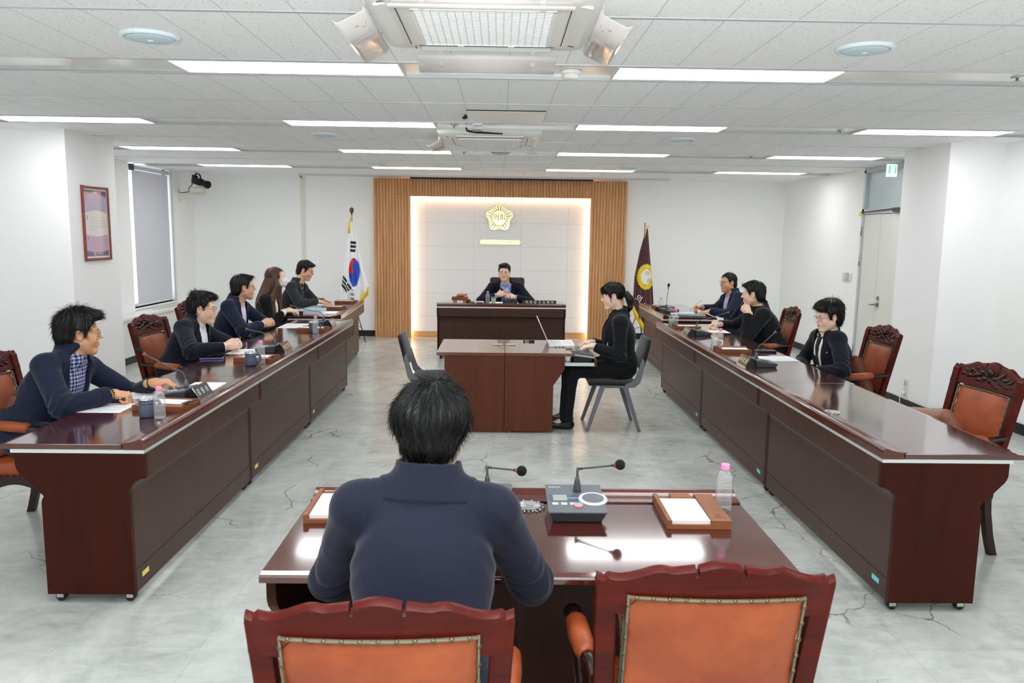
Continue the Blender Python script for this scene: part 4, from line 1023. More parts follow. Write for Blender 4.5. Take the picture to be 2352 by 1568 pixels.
# ================================================================ things on the desks
WATER = thin('bottled_water', .16, (.98, .99, 1.0), 1.6)
def bottle(x, y, z, lab):
    t = thing('water_bottle', lab, 'bottle', (x, y, z), 0, 'pink capped water bottles')
    prof = [(.024, 0), (.028, .004), (.0295, .012)]
    for k in range(8):
        zz = .018 + k * .0115; prof += [(.0298, zz), (.0298, zz + .005), (.0278, zz + .008)]
    prof += [(.0298, .112), (.0295, .120), (.026, .133), (.019, .146), (.0135, .152), (.0128, .156)]
    obj('bottle_body', MB().lathe(prof, 24), WATER, t)
    obj('cap', MB().lathe([(.0152, .154), (.0158, .156), (.0158, .172), (.0148, .175), (.001, .1755)], 20), PINK, t)
MUGC = mat('slate_blue_mug', (74, 86, 106), 0.45); LID = thin('clear_lid', .5, (1, 1, 1), 1.4)
def tumbler(x, y, z, lab, ang):
    t = thing('steel_mug', lab, 'mug', (x, y, z), ang, 'slate blue mugs')
    obj('mug_body', MB().lathe([(.034, 0), (.039, .004), (.041, .012), (.041, .062), (.0385, .068), (.040, .074), (.040, .088)], 28), MUGC, t)
    obj('steel_rim', MB().lathe([(.0402, .088), (.0405, .10), (.037, .101), (.037, .09)], 28), CHROME, t)
    obj('lid', MB().lathe([(.0405, .1), (.041, .106), (.034, .108), (.001, .104)], 28), LID, t)
    obj('handle', MB().tube([(.039, 0, .078), (.062, 0, .078), (.070, 0, .066), (.069, 0, .036), (.060, 0, .026), (.040, 0, .026)], .0065, 8, flat=1.3), MUGC, t)
GREENT = thin('green_tea_glass', .62, (.86, .95, .90), 1.3, (206, 228, 216))
def glass_mug(x, y, z, lab, ang, content=None, handle=True):
    t = thing('glass_mug', lab, 'mug', (x, y, z), ang, 'glass mugs')
    obj('glass_body', MB().lathe([(.032, 0), (.036, .003), (.036, .095), (.034, .095), (.034, .006), (.001, .006)], 28, caps=False), GLASS, t)
    obj('drink', MB().lathe([(.001, .007), (.0335, .007), (.0335, .072), (.001, .072)], 24), content or GREENT, t)
    if handle: obj('handle', MB().tube([(.035, 0, .078), (.058, 0, .078), (.066, 0, .066), (.062, 0, .04), (.036, 0, .024)], .0055, 8), mat('white_glass_handle', (240, 242, 242), 0.2), t)
TRAYB = mat('tray_ink', (96, 58, 40), 0.6)
def memo_tray(x, y, z, rz, lab, pens=True):
    """wooden memo box, 0.24 long (local x), block with a pen slot at its -y side"""
    t = thing('memo_tray', lab, 'memo tray', (x, y, z), rz, 'wooden memo trays')
    soften(obj('box', MB().box(-.11, .11, -.14, .14, .0, .012).box(-.11, -.094, -.14, .14, .012, .032).box(.042, .11, -.14, .14, .012, .032).box(-.094, .042, .122, .14, .012, .022).box(-.094, .042, -.14, -.128, .012, .016), W_TRAY, t), .0015)
    obj('memo_pad', MB().box(-.092, .040, -.127, .098, .0125, .027), PAPER, t)
    obj('rest_block', MB().rbox(-.05, .025, .10, .138, .024, .034, .002), W_TRAY, t)
    m = MB().tube([(.066 + .010 * math.cos(2 * PI * i / 16), -.092, 0) for i in range(2)], .001, 3) if False else MB()
    m.tube([(.074 + .009 * math.cos(2 * PI * i / 16), -.088 + .009 * math.sin(2 * PI * i / 16), .0323) for i in range(17)], .0012, 4)
    m.box(.052, .098, -.112, -.107, .032, .0326)
    obj('engraved_mark', m, TRAYB, t)
    if pens:
        obj('pen', MB().tube([(-.07, .132, .034), (.06, .136, .034)], [.0045, .004], 8).box(-.02, .04, .128, .131, .037, .039), BLACK, t)
def sheet(name, lab, pts, z, mt=None, th=.0012, lines=0, cat='paper', group='sheets of paper on the desks'):
    m = MB().prism(pts, 'z', z, z + th)
    o = tag(obj(name, m, mt or PAPER), lab, cat, group)
    if lines:
        P_ = [Vector((*p, z + th + .0003)) for p in pts]
        mm, mb_ = MB(), MB()
        for k in range(lines):
            a = .12 + .76 * k / max(1, lines - 1)
            p0, p1 = P_[0].lerp(P_[3], a), P_[1].lerp(P_[2], a)
            d = (P_[3] - P_[0]) * .006
            q0, q1 = p0.lerp(p1, .10), p0.lerp(p1, .90 if k % 4 else .6)
            (mb_ if k in (1, 2) else mm).add([q0 - d * (3 if k in (1, 2) else 1), q1 - d * (3 if k in (1, 2) else 1), q1 + d, q0 + d], [(0, 1, 2, 3)])
        obj('print', mm, GREYINK, o); obj('blue_band', mb_, BLUEINK, o)
    return o
def rect(cx_, cy_, lx, ly, a=0.0):
    c, s_ = math.cos(a), math.sin(a)
    return [(cx_ + u * lx / 2 * c - v * ly / 2 * s_, cy_ + u * lx / 2 * s_ + v * ly / 2 * c) for u, v in ((-1, -1), (1, -1), (1, 1), (-1, 1))]
PLATE = mat('bronze_name_plate', (92, 74, 52), 0.18, 0.6); PLATEK = mat('black_name_plate', (24, 24, 24), 0.3); PLATEG = mat('grey_name_plate', (128, 122, 112), 0.25, 0.5)
def desk_mic(lab, x, y, rz, head, name_, pmat, z=DZ, yaw=0.0):
    """delegate microphone with a name stand; the name faces local -x, the speaker sits at local +x"""
    t = thing('desk_microphone', lab, 'microphone', (x, y, z), rz, 'gooseneck desk microphones')
    body = [[(-.045, -.105, 0), (.105, -.095, 0), (.105, .095, 0), (-.045, .105, 0)], [(-.055, -.11, .055), (.118, -.10, .028), (.118, .10, .028), (-.055, .11, .055)]]
    soften(obj('base', MB().loft(body, True, True, 0, False), DARKPL, t), .004)
    obj('control_plate', MB().loft([[(-.05, -.10, .0552), (.112, -.092, .0295), (.112, .092, .0295), (-.05, .10, .0552)], [(-.05, -.10, .057), (.112, -.092, .0312), (.112, .092, .0312), (-.05, .10, .057)]], True, True, 0, False), MIDPL, t)
    obj('speaker_grille', MB().loft([[(.03 + .03 * math.cos(2 * PI * i / 20), -.045 + .03 * math.sin(2 * PI * i / 20), .0462 - .0045 * math.cos(2 * PI * i / 20)) for i in range(20)], [(.03 + .026 * math.cos(2 * PI * i / 20), -.045 + .026 * math.sin(2 * PI * i / 20), .0485 - .0042 * math.cos(2 * PI * i / 20)) for i in range(20)]]), BLACK, t)
    mb = MB()
    for k in range(3): mb.box(.02 + k * .02, .034 + k * .02, .03, .05, .044 - k * .003, .050 - k * .003)
    obj('button', mb, STRIP, t)
    H = Vector(head); b0 = Vector((-.02, 0, .055)); 
    k1 = b0 + Vector((0, 0, .055)); k2 = b0.lerp(H, .26) + Vector((0, 0, .055))
    obj('stem_boot', MB().lathe([(.014, .05), (.0125, .075), (.009, .095), (.0045, .105)], 14, (-.02, 0, 0)), MIDPL, t)
    pts = []
    for i in range(9):
        u = i / 8; pts.append((1 - u) ** 2 * (b0 + Vector((0, 0, .03))) + 2 * u * (1 - u) * (k1 + Vector((0, 0, .05))) + u * u * k2)
    d = (H - k2).normalized()
    obj('gooseneck', MB().tube(pts + [k2.lerp(H, .5), H - d * .045], .0036, 8), MIDPL, t)
    hd_ = obj('capsule', MB().tube([H - d * .05, H - d * .018], [.0045, .010], 12), MIDPL, t)
    obj('light_ring', MB().tube([H - d * .020, H - d * .012], [.0108, .0112], 14), REDRING, hd_)
    obj('foam', MB().tube([H - d * .013, H - d * .006, H + d * .006, H + d * .02, H + d * .028, H + d * .031], [.0105, .0145, .0165, .0145, .009, .002], 14), FOAM, t)
    if name_ is not None:
        n = obj('name_stand', MB().prism([(-.135, 0), (-.06, 0), (-.066, .04), (-.088, .072), (-.092, .072)], 'y', -.108, .108), BLACK, t)
        ang = math.atan2(.072, .043)
        # plate leaning on the stand; x of the lettering runs along local -y
        M = basis((-.1155, 0, .0375), (0, -1, 0), (math.cos(ang), 0, math.sin(ang)))
        obj('name_plate', MB().box(-.108, .108, -.041, .041, 0, .003), pmat, n, M)
        obj('plate_edge', MB().box(-.11, -.106, -.042, .042, .0005, .0042), CHROME, n, M)
        text(name_, .042, WHITEINK, n, M @ Matrix.Translation((0, 0, .0033)), .0003, space=1.0)
    return t
def local(t_xy, rz, p, z=DZ):
    c, s_ = math.cos(-rz), math.sin(-rz); dx, dy = p[0] - t_xy[0], p[1] - t_xy[1]
    return (dx * c - dy * s_, dx * s_ + dy * c, p[2] - z)
for lab, x, y, rz, hd_, nm, pm in (
    ('gooseneck microphone with a black name plate by the man in the checked shirt', -1.885, 4.60, PI, (-2.056, 4.45, 1.072), '김  용  순', PLATEK),
    ('gooseneck microphone in front of the young man in the white shirt', -1.885, 6.44, PI, (-2.071, 6.30, .985), '이  준  영', PLATE),
    ('gooseneck microphone in front of the man with slicked black hair', -1.885, 8.24, PI, (-2.175, 8.06, 1.012), '위원  정 무', PLATEG),
    ('gooseneck microphone in front of the man resting his chin on his hand', 2.02, 7.83, 0, (2.32, 7.76, 1.028), '최  영  순', PLATE),
    ('gooseneck microphone with a bronze name plate in front of the woman in the scarf', 2.02, 5.955, 0, (2.115, 5.85, 1.074), '이  오  종', PLATE)):
    desk_mic(lab, x, y, rz, local((x, y), rz, hd_), nm, pm)
desk_mic('gooseneck microphone standing upright at the far right desk below the maroon flag', 2.20, 10.15, -.9, local((2.20, 10.15), -.9, (2.215, 10.2, 1.128)), '위원', PLATE)
desk_mic('small microphone in front of the chairman behind his name signs', .15, 11.14, PI / 2, local((.15, 11.14), PI / 2, (.034, 11.25, .976)), None, None)
bottle(-1.775, 4.024, DZ, 'pink capped water bottle closest to the camera on the left desks')
bottle(-1.778, 5.78, DZ, 'pink capped water bottle in front of the young man in the white shirt')
bottle(-1.790, 7.567, DZ, 'pink capped water bottle in front of the man with slicked black hair')
bottle(-2.10, 11.15, DZ, 'pink capped water bottle at the far end, in front of the white flag')
bottle(-.171, 11.12, DZ, 'pink capped water bottle on the desk of the chairman')
bottle(2.155, 10.36, DZ, 'pink capped water bottle at the far right desk, in front of the maroon flag')
bottle(1.985, 8.70, DZ, 'pink capped water bottle next to the glass of green tea')
bottle(1.983, 6.905, DZ, 'pink capped water bottle beside the clear glass mug on the right desks')
bottle(.823, 2.72, DZ, 'pink capped water bottle on the desk in front, closest to the camera')
tumbler(-1.868, 4.085, DZ, 'slate blue steel mug by the man in the checked shirt', .9)
tumbler(-1.835, 5.71, DZ, 'slate blue steel mug by the young man in the white shirt', .5)
tumbler(-1.845, 7.70, DZ, 'slate blue steel mug by the man with slicked black hair', .4)
glass_mug(1.925, 8.63, DZ, 'glass of green tea at the far end of the right desks', 2.5, None, False)
glass_mug(-.088, 11.14, DZ, 'glass of green tea on the desk of the chairman', 0, None, False)
glass_mug(1.918, 6.835, DZ, 'clear glass mug of water in the middle of the right desks', -.3, WATER)
memo_tray(-1.86, 4.31, DZ, PI - .12 + PI / 2, 'wooden memo tray beside the mug of the man in the checked shirt')
memo_tray(-1.865, 5.96, DZ, 1.5 * PI - .1, 'wooden memo tray beside the mug of the young man in the white shirt')
memo_tray(-1.875, 7.83, DZ, 1.5 * PI - .1, 'wooden memo tray beside the mug of the man with slicked black hair')
memo_tray(2.035, 8.40, DZ, PI / 2 - .05, 'wooden memo tray at the far end of the right desks, beside the green tea')
memo_tray(2.035, 6.70, DZ, PI / 2 - .05, 'wooden memo tray on the right desks beside the clear glass mug')
memo_tray(-2.16, 10.98, DZ, 1.5 * PI, 'wooden memo tray at the far end of the left side, near the white flag')
memo_tray(-2.15, 10.12, DZ, 1.5 * PI, 'wooden memo tray behind the blue book')
memo_tray(2.26, 10.72, DZ, PI / 2, 'wooden memo tray on the far right desk behind the upright microphone', False)
memo_tray(.69, 2.67, DZ, -.01, 'wooden memo tray on the front desk, right of the two microphones', False)
memo_tray(-.555, 2.70, DZ, .02, 'wooden memo tray on the front desk, left of the man seen from behind', False)
sheet('document', 'printed sheet under the forearm of the man in the checked shirt, closest to the camera', [(-2.335, 4.165), (-2.052, 4.164), (-2.06, 4.40), (-2.295, 4.39)], DZ, lines=12)
sheet('document', 'printed sheet beside the wooden memo tray of the man in the checked shirt', [(-2.235, 4.517), (-1.956, 4.516), (-2.00, 4.74), (-2.24, 4.74)], DZ, lines=14)
sheet('document', 'blank sheet behind the black name plate', [(-1.985, 4.80), (-1.775, 4.80), (-1.78, 5.05), (-1.985, 5.05)], DZ)
sheet('document', 'sheet under the clasped hands of the young man in the white shirt', [(-2.21, 6.25), (-1.98, 6.25), (-1.99, 6.53), (-2.215, 6.52)], DZ)
sheet('document', 'printed sheet under the clasped hands of the man with slicked black hair', [(-2.29, 7.99), (-2.03, 8.0), (-2.04, 8.40), (-2.295, 8.40)], DZ, lines=10)
sheet('document', 'sheet under the yellow pencil of the man in black', [(2.135, 8.03), (2.40, 7.98), (2.41, 8.26), (2.15, 8.29)], DZ)
sheet('document', 'printed sheet in front of the woman in the scarf', [(2.15, 6.185), (2.43, 6.19), (2.43, 6.44), (2.14, 6.43)], DZ, lines=10)
def phone(name, lab, M, body, face, sx=.076, sy=.158, th=.009, cat='phone'):
    t = thing(name, lab, cat, (0, 0, 0)); t.matrix_world = M
    obj('case', MB().rbox(-sx / 2, sx / 2, -sy / 2, sy / 2, 0, th, .008 if th > .012 else .004), body, t)
    obj('screen', MB().rbox(-sx / 2 + .004, sx / 2 - .004, -sy / 2 + .004, sy / 2 - .004, th - .001, th + .0006, .0008), face, t)
    return t
SCREEN = mat('phone_screen', (14, 16, 20), 0.08)
phone('phone', 'phone in a clear violet case in front of the young man in the white shirt', Matrix.Translation((-2.225, 6.0, DZ)) @ Matrix.Rotation(1.75, 4, 'Z'), mat('violet_case', (96, 102, 168), 0.2), SCREEN, .085, .17, .014)
wl = tag(obj('phone_wallet', MB().rbox(-.045, .045, -.085, .085, 0, .018, .006).rbox(.03, .06, -.012, .012, .008, .021, .003), mat('black_leather', (26, 28, 32), 0.4)), 'black leather phone wallet between the tray and the sheet of the woman in the scarf', 'phone wallet')
wl.matrix_world = Matrix.Translation((2.32, 6.68, DZ)) @ Matrix.Rotation(1.52, 4, 'Z')
PENCIL = mat('yellow_pencil', (236, 160, 40), 0.4)
def pencil(lab, a, b):
    a, b = Vector(a), Vector(b); d = (b - a).normalized()
    t = thing('pencil', lab, 'pencil', (0, 0, 0))
    obj('shaft', MB().tube([a + d * .016, b], .0036, 6), PENCIL, t); obj('tip', MB().tube([a, a + d * .016], [.0004, .0034], 6), W_TRAY, t); obj('eraser', MB().tube([b, b + d * .010], .0036, 8), BLACK, t)
pencil('yellow pencil lying on the sheet under the hand of the man in black', (2.13, 8.24, DZ + .006), (2.30, 8.20, DZ + .008))
# papers and books on the far left desk
sheet('document', 'stack of printed papers in front of the man with the name tag', rect(-2.47, 10.55, .30, .62, .1), DZ, th=.03, lines=12)
sheet('document', 'loose papers spread at the near end of the far left desk', rect(-2.43, 10.0, .30, .36, -.2), DZ, th=.01, lines=10)
bk = thing('book', 'pale blue book lying at the near end of the far left desk', 'book', (-2.30, 9.72, DZ), .15)
BLUEBK = mat('pale_blue_cover', (150, 184, 196), 0.6)
obj('cover', MB().box(-.13, .13, -.18, .18, .0, .003).box(-.13, .13, -.18, .18, .028, .031).box(-.133, -.13, -.18, .18, 0, .031), BLUEBK, bk); obj('pages', MB().box(-.127, .124, -.175, .175, .003, .028), PAPER, bk)
obj('tab', MB().box(-.12, -.05, .17, .21, .026, .03), mat('orange_tab', (240, 150, 70), 0.6), bk)
sheet('document', 'sheet lying beside the blue book', rect(-2.08, 9.62, .2, .28, .05), DZ)
CLEAR = thin('crystal', .30, (1, 1, 1), 1.5)
def crystal(x, y, z, lab, s=1.0):
    t = thing('crystal_coaster', lab, 'coaster', (x, y, z), 0, 'clear flower shaped coasters')
    obj('dish', MB().lathe([(.026 * s, 0), (.034 * s, .004), (.038 * s, .010), (.031 * s, .011), (.026 * s, .006), (.001, .005)], 24), CLEAR, t)
    m = MB()
    for k in range(12):
        a = 2 * PI * k / 12
        m.tube([(.03 * s * math.cos(a), .03 * s * math.sin(a), .004), (.052 * s * math.cos(a), .052 * s * math.sin(a), .005)], [.006, .001], 6)
    obj('petal', m, CLEAR, t)
    m = MB()
    for k in range(12):
        a = 2 * PI * (k + .5) / 12; m.ball((.046 * s * math.cos(a), .046 * s * math.sin(a), .005), .0045, 6, 4)
    obj('bead', m, CHROME, t)
crystal(1.90, 4.33, DZ, 'clear crystal coaster alone on the near right desk')
crystal(.112, 2.735, DZ, 'clear crystal coaster between the two microphones on the front desk', 1.25)
crystal(-.013, 7.32, .728, 'clear crystal coaster on the left clerk desk')
crystal(.109, 7.32, .728, 'clear crystal coaster on the clerk desk of the typist')
crystal(-2.10, 10.5, DZ, 'clear crystal coaster on the far left desk')
# two conference microphones on the front desk
RINGW = mat('white_speaker_ring', (232, 234, 240), 0.35); LCD = mat('grey_display', (150, 160, 150), 0.25); BAND = mat('blue_grey_band', (70, 84, 110), 0.4)
def conf_mic(lab, x, y, head, kink):
    t = thing('conference_microphone', lab, 'microphone', (x, y, DZ), 0, 'microphones on the front desk')
    soften(obj('base', MB().loft([[(-.085, -.095, 0), (.085, -.095, 0), (.085, .09, 0), (-.085, .09, 0)], [(-.10, -.115, .040), (.10, -.115, .040), (.10, .11, .062), (-.10, .11, .062)]], True, True, 0, False), DARKPL, t), .004)
    def onz_(y_): return .040 + (y_ + .115) / .225 * .022
    obj('top_plate', MB().loft([[(sx * .102, sy, onz_(sy) + dz) for sx, sy in ((-1, -.118), (1, -.118), (1, .113), (-1, .113))] for dz in (.0005, .005)], True, True, 0, False), MIDPL, t)
    def pad(nm, x0, x1, y0, y1, m_, h=.001): obj(nm, MB().loft([[(a, b, onz_(b) + .0045 + dz) for a, b in ((x0, y0), (x1, y0), (x1, y1), (x0, y1))] for dz in (0, h)], True, True, 0, False), m_, t)
    pad('band', -.095, .03, -.03, .022, BAND); pad('display', -.08, -.03, -.026, .02, LCD, .0018)
    for k in range(3): pad('button', -.085 + k * .031, -.064 + k * .031, -.062, -.046, STRIP, .003)
    text('microphone unit', .009, WHITEINK, t, basis((0, -.004, onz_(-.004) + .0058), (1, 0, 0), (0, 1, .0978)), .0002); text('DIGITAL', .012, WHITEINK, t, basis((-.068, .088, onz_(.088) + .0056), (1, 0, 0), (0, 1, .0978)), .0002)
    c = (.062, -.015)
    def disc(nm, r0, r1, h, m_, n=36):
        z0 = onz_(c[1]) + .004
        obj(nm, MB().loft([[(c[0] + r0 * math.cos(2 * PI * i / n), c[1] + r0 * math.sin(2 * PI * i / n), z0 + r0 * math.sin(2 * PI * i / n) * .0978) for i in range(n)], [(c[0] + r1 * math.cos(2 * PI * i / n), c[1] + r1 * math.sin(2 * PI * i / n), z0 + h + r1 * math.sin(2 * PI * i / n) * .0978) for i in range(n)]]), m_, t)
    disc('speaker_ring', .052, .050, .006, RINGW); disc('speaker_grille', .040, .039, .0075, MIDPL)
    c = (.005, -.066); disc('talk_button', .019, .018, .004, REDRING); disc('talk_button_face', .016, .015, .006, mat('talk_grey', (160, 160, 164), 0.4))
    b = Vector((.012, .055, onz_(.055))); Hd, K = Vector(head) - Vector((x, y, DZ)), Vector(kink) - Vector((x, y, DZ))
    obj('stem_boot', MB().tube([b, b + Vector((0, 0, .015)), b + Vector((0, 0, .045)), b + Vector((0, 0, .06))], [.016, .014, .010, .006], 14), DARKPL, t)
    pts = [b + Vector((0, 0, .055)), b + Vector((0, 0, .085)), b.lerp(K, .75) + Vector((-.006, 0, .03)), K]
    sm = []
    for i in range(13):
        u = i / 12; sm.append((1 - u) ** 3 * pts[0] + 3 * u * (1 - u) ** 2 * (pts[1]) + 3 * u * u * (1 - u) * pts[2] + u ** 3 * pts[3])
    d = (Hd - K).normalized()
    obj('gooseneck', MB().tube(sm, .0045, 8).tube([K - d * .005, Hd - d * .03], .0034, 8).tube([K - d * .008, K + d * .012], .0052, 8), DARKPL, t)
    cp = obj('capsule', MB().tube([Hd - d * .032, Hd - d * .012], [.004, .010], 12), DARKPL, t); obj('light_ring', MB().tube([Hd - d * .020, Hd - d * .012], [.0085, .0115], 14), REDRING, cp)
    obj('foam', MB().ball(Hd, .019, 18, 12), FOAM, t)
conf_mic('grey conference microphone with a white ring on the front desk, at the right', .278, 2.685, (.441, 2.72, .951), (.297, 2.76, .922))
conf_mic('grey conference microphone on the front desk half hidden by the seated man', -.050, 2.69, (.086, 2.72, .925), (-.036, 2.76, .925))
# chairman's desk: gavel, signs, clock, papers
gv = thing('gavel', 'wooden turtle shaped gavel resting on the sounding block', 'gavel', (-.56, 11.18, .872))
obj('gavel_head', MB().ball((0, 0, .022), (.058, .04, .026), 18, 10).ball((.075, 0, .03), .018, 10, 8).ball((-.05, .03, .012), .014, 8, 6).ball((.045, .03, .012), .014, 8, 6).ball((-.05, -.03, .012), .014, 8, 6).ball((.045, -.03, .012), .014, 8, 6), W_GAVEL, gv)
gb = thing('sounding_block', 'wooden sounding block on four feet on the desk of the chairman', 'sounding block', (-.57, 11.18, DZ))
soften(obj('block', MB().box(-.115, .115, -.075, .075, .04, .088), W_TRAY, gb), .004)
for sx in (-1, 1):
    for sy in (-1, 1): obj('foot', MB().box(sx * .07 - .025, sx * .07 + .025, sy * .045 - .025, sy * .045 + .025, 0, .04), W_GAVEL, gb)
for lab, x0, x1, s_ in (('black name sign on the desk of the chairman, left of the two', .322, .565, '위 원 장'), ('black name sign on the desk of the chairman, right of the two', .570, .805, '도 병 두')):
    t = thing('name_sign', lab, 'name sign', ((x0 + x1) / 2, 11.03, DZ), 0, 'black name signs of the chairman')
    h = (x1 - x0) / 2 - .002
    obj('sign_body', MB().prism([(-.03, 0), (.03, 0), (.006, .062), (-.006, .062)], 'x', -h, h), BLACK, t)
    text(s_, .044, WHITEINK, t, basis((0, -.0205, .034), (1, 0, 0), (0, .024, .062)), .0006, space=1.15)
dc = thing('desk_clock', 'small white desk clock on the desk of the chairman', 'clock', (-.285, 11.1, DZ)); obj('clock_body', MB().rbox(-.06, .06, -.02, .02, 0, .035, .006), WHITE, dc); obj('display', MB().box(-.045, .045, -.0215, -.0195, .008, .02), SCREEN, dc)
tag(obj('card', MB().box(-.44, -.36, 11.05, 11.1, DZ, DZ + .028), W_TRAY), 'small wooden card holder beside the white desk clock', 'card holder')
tag(obj('remote_control', MB().rbox(-.50, -.42, 11.2, 11.36, DZ, DZ + .04, .01), BLACK), 'black remote control behind the sounding block', 'remote control')
sheet('document', 'white papers in front of the chairman', rect(.06, 11.22, .42, .26), DZ, th=.006)
# clerk desk: laptop, stenotype, phone, recorder
TZ = .728
lt = thing('laptop', 'open white laptop seen edge on, on the clerk desk of the typist', 'laptop', (0, 0, 0))
LAPW = mat('laptop_white', (232, 234, 238), 0.35); LAPD = mat('laptop_dark_screen', (30, 36, 40), 0.12)
soften(obj('laptop_base', MB().box(.47, .715, 7.20, 7.60, TZ + .001, TZ + .018), LAPW, lt), .003)
mb = MB()
for r in range(5):
    for c in range(14): mb.box(.485 + r * .021, .485 + r * .021 + .017, 7.225 + c * .0252, 7.225 + c * .0252 + .021, TZ + .018, TZ + .0195)
obj('keyboard', mb, mat('laptop_keys', (214, 216, 220), 0.5), lt); obj('trackpad', MB().box(.62, .70, 7.34, 7.46, TZ + .018, TZ + .0187), mat('trackpad_grey', (216, 218, 222), 0.3), lt)
SM = Matrix.Translation((.472, 7.40, TZ + .016)) @ Matrix.Rotation(-.42, 4, 'Y')
obj('laptop_lid', xf(MB().rbox(-.006, .002, -.20, .20, 0, .262, .003), SM), LAPW, lt); obj('screen', xf(MB().box(.0022, .003, -.19, .19, .012, .25), SM), LAPD, lt)
mb = MB()
for k in range(4): mb.box(.52 + k * .035, .535 + k * .035, 7.198, 7.2005, TZ + .006, TZ + .011)
obj('port', mb, DARKPL, lt)
phone('phone', 'phone in a tan wallet standing at the corner of the laptop', Matrix.Translation((.665, 7.13, TZ)) @ Matrix.Rotation(1.45, 4, 'Z'), mat('tan_case', (186, 170, 152), 0.5), mat('bronze_mirror', (150, 132, 116), 0.1), .08, .10, .016)
st = thing('stenotype', 'dark grey stenotype keyboard under the hands of the typist', 'keyboard', (.735, 7.08, .684)); st.rotation_euler = (0, .13, 0)
KEYD = mat('steno_grey', (98, 96, 104), 0.4)
soften(obj('case', MB().prism([(-.09, .0), (.125, .0), (.13, .012), (.10, .036), (-.05, .052), (-.085, .05)], 'y', -.19, .19), KEYD, st), .004)
mb = MB()
for r in range(4):
    for c in range(12):
        x = -.035 + r * .034; z = .0505 - (x + .05) * .1
        mb.boxm(Matrix.Translation((x + .01, -.165 + c * .03, z + .004)) @ Matrix.Rotation(.1, 4, 'Y'), .026, .025, .010)
obj('key', mb, mat('steno_keys', (120, 118, 128), 0.4), st)
obj('side_rail', MB().box(-.06, .12, -.196, -.19, .012, .02).box(-.06, .12, .19, .196, .012, .02), CHROME, st)
obj('stand', MB().box(-.06, .10, -.17, .17, -.05, .0), BLACK, st)
vr = tag(obj('voice_recorder', MB().rbox(.235, .345, 7.545, 7.585, TZ, TZ + .018, .004), BLACK), 'small black voice recorder at the back edge of the clerk desks', 'voice recorder')
obj('display', MB().box(.25, .29, 7.5445, 7.5455, TZ + .005, TZ + .013), STRIP, vr)
# clipboard, folder and pen box at the far right desk
tb = thing('tablet_folder', 'teal tablet folder under the left hand of the man with the lilac shirt', 'folder', (2.42, 9.72, DZ), -.1)
obj('folder', MB().rbox(-.16, .16, -.11, .11, 0, .018, .005), mat('teal_folder', (112, 146, 152), 0.5), tb); obj('clasp', MB().rbox(-.155, -.07, -.112, -.06, .012, .022, .003), STEEL, tb)
sheet('document', 'printed sheet the man with the lilac shirt is writing on', rect(2.36, 10.0, .30, .26, -.15), DZ, th=.003, lines=9)
tag(obj('pen_box', MB().rbox(2.31, 2.40, 10.34, 10.42, DZ, DZ + .02, .004), BLACK), 'black pen box behind the writing hand of the man with the lilac shirt', 'pen box')
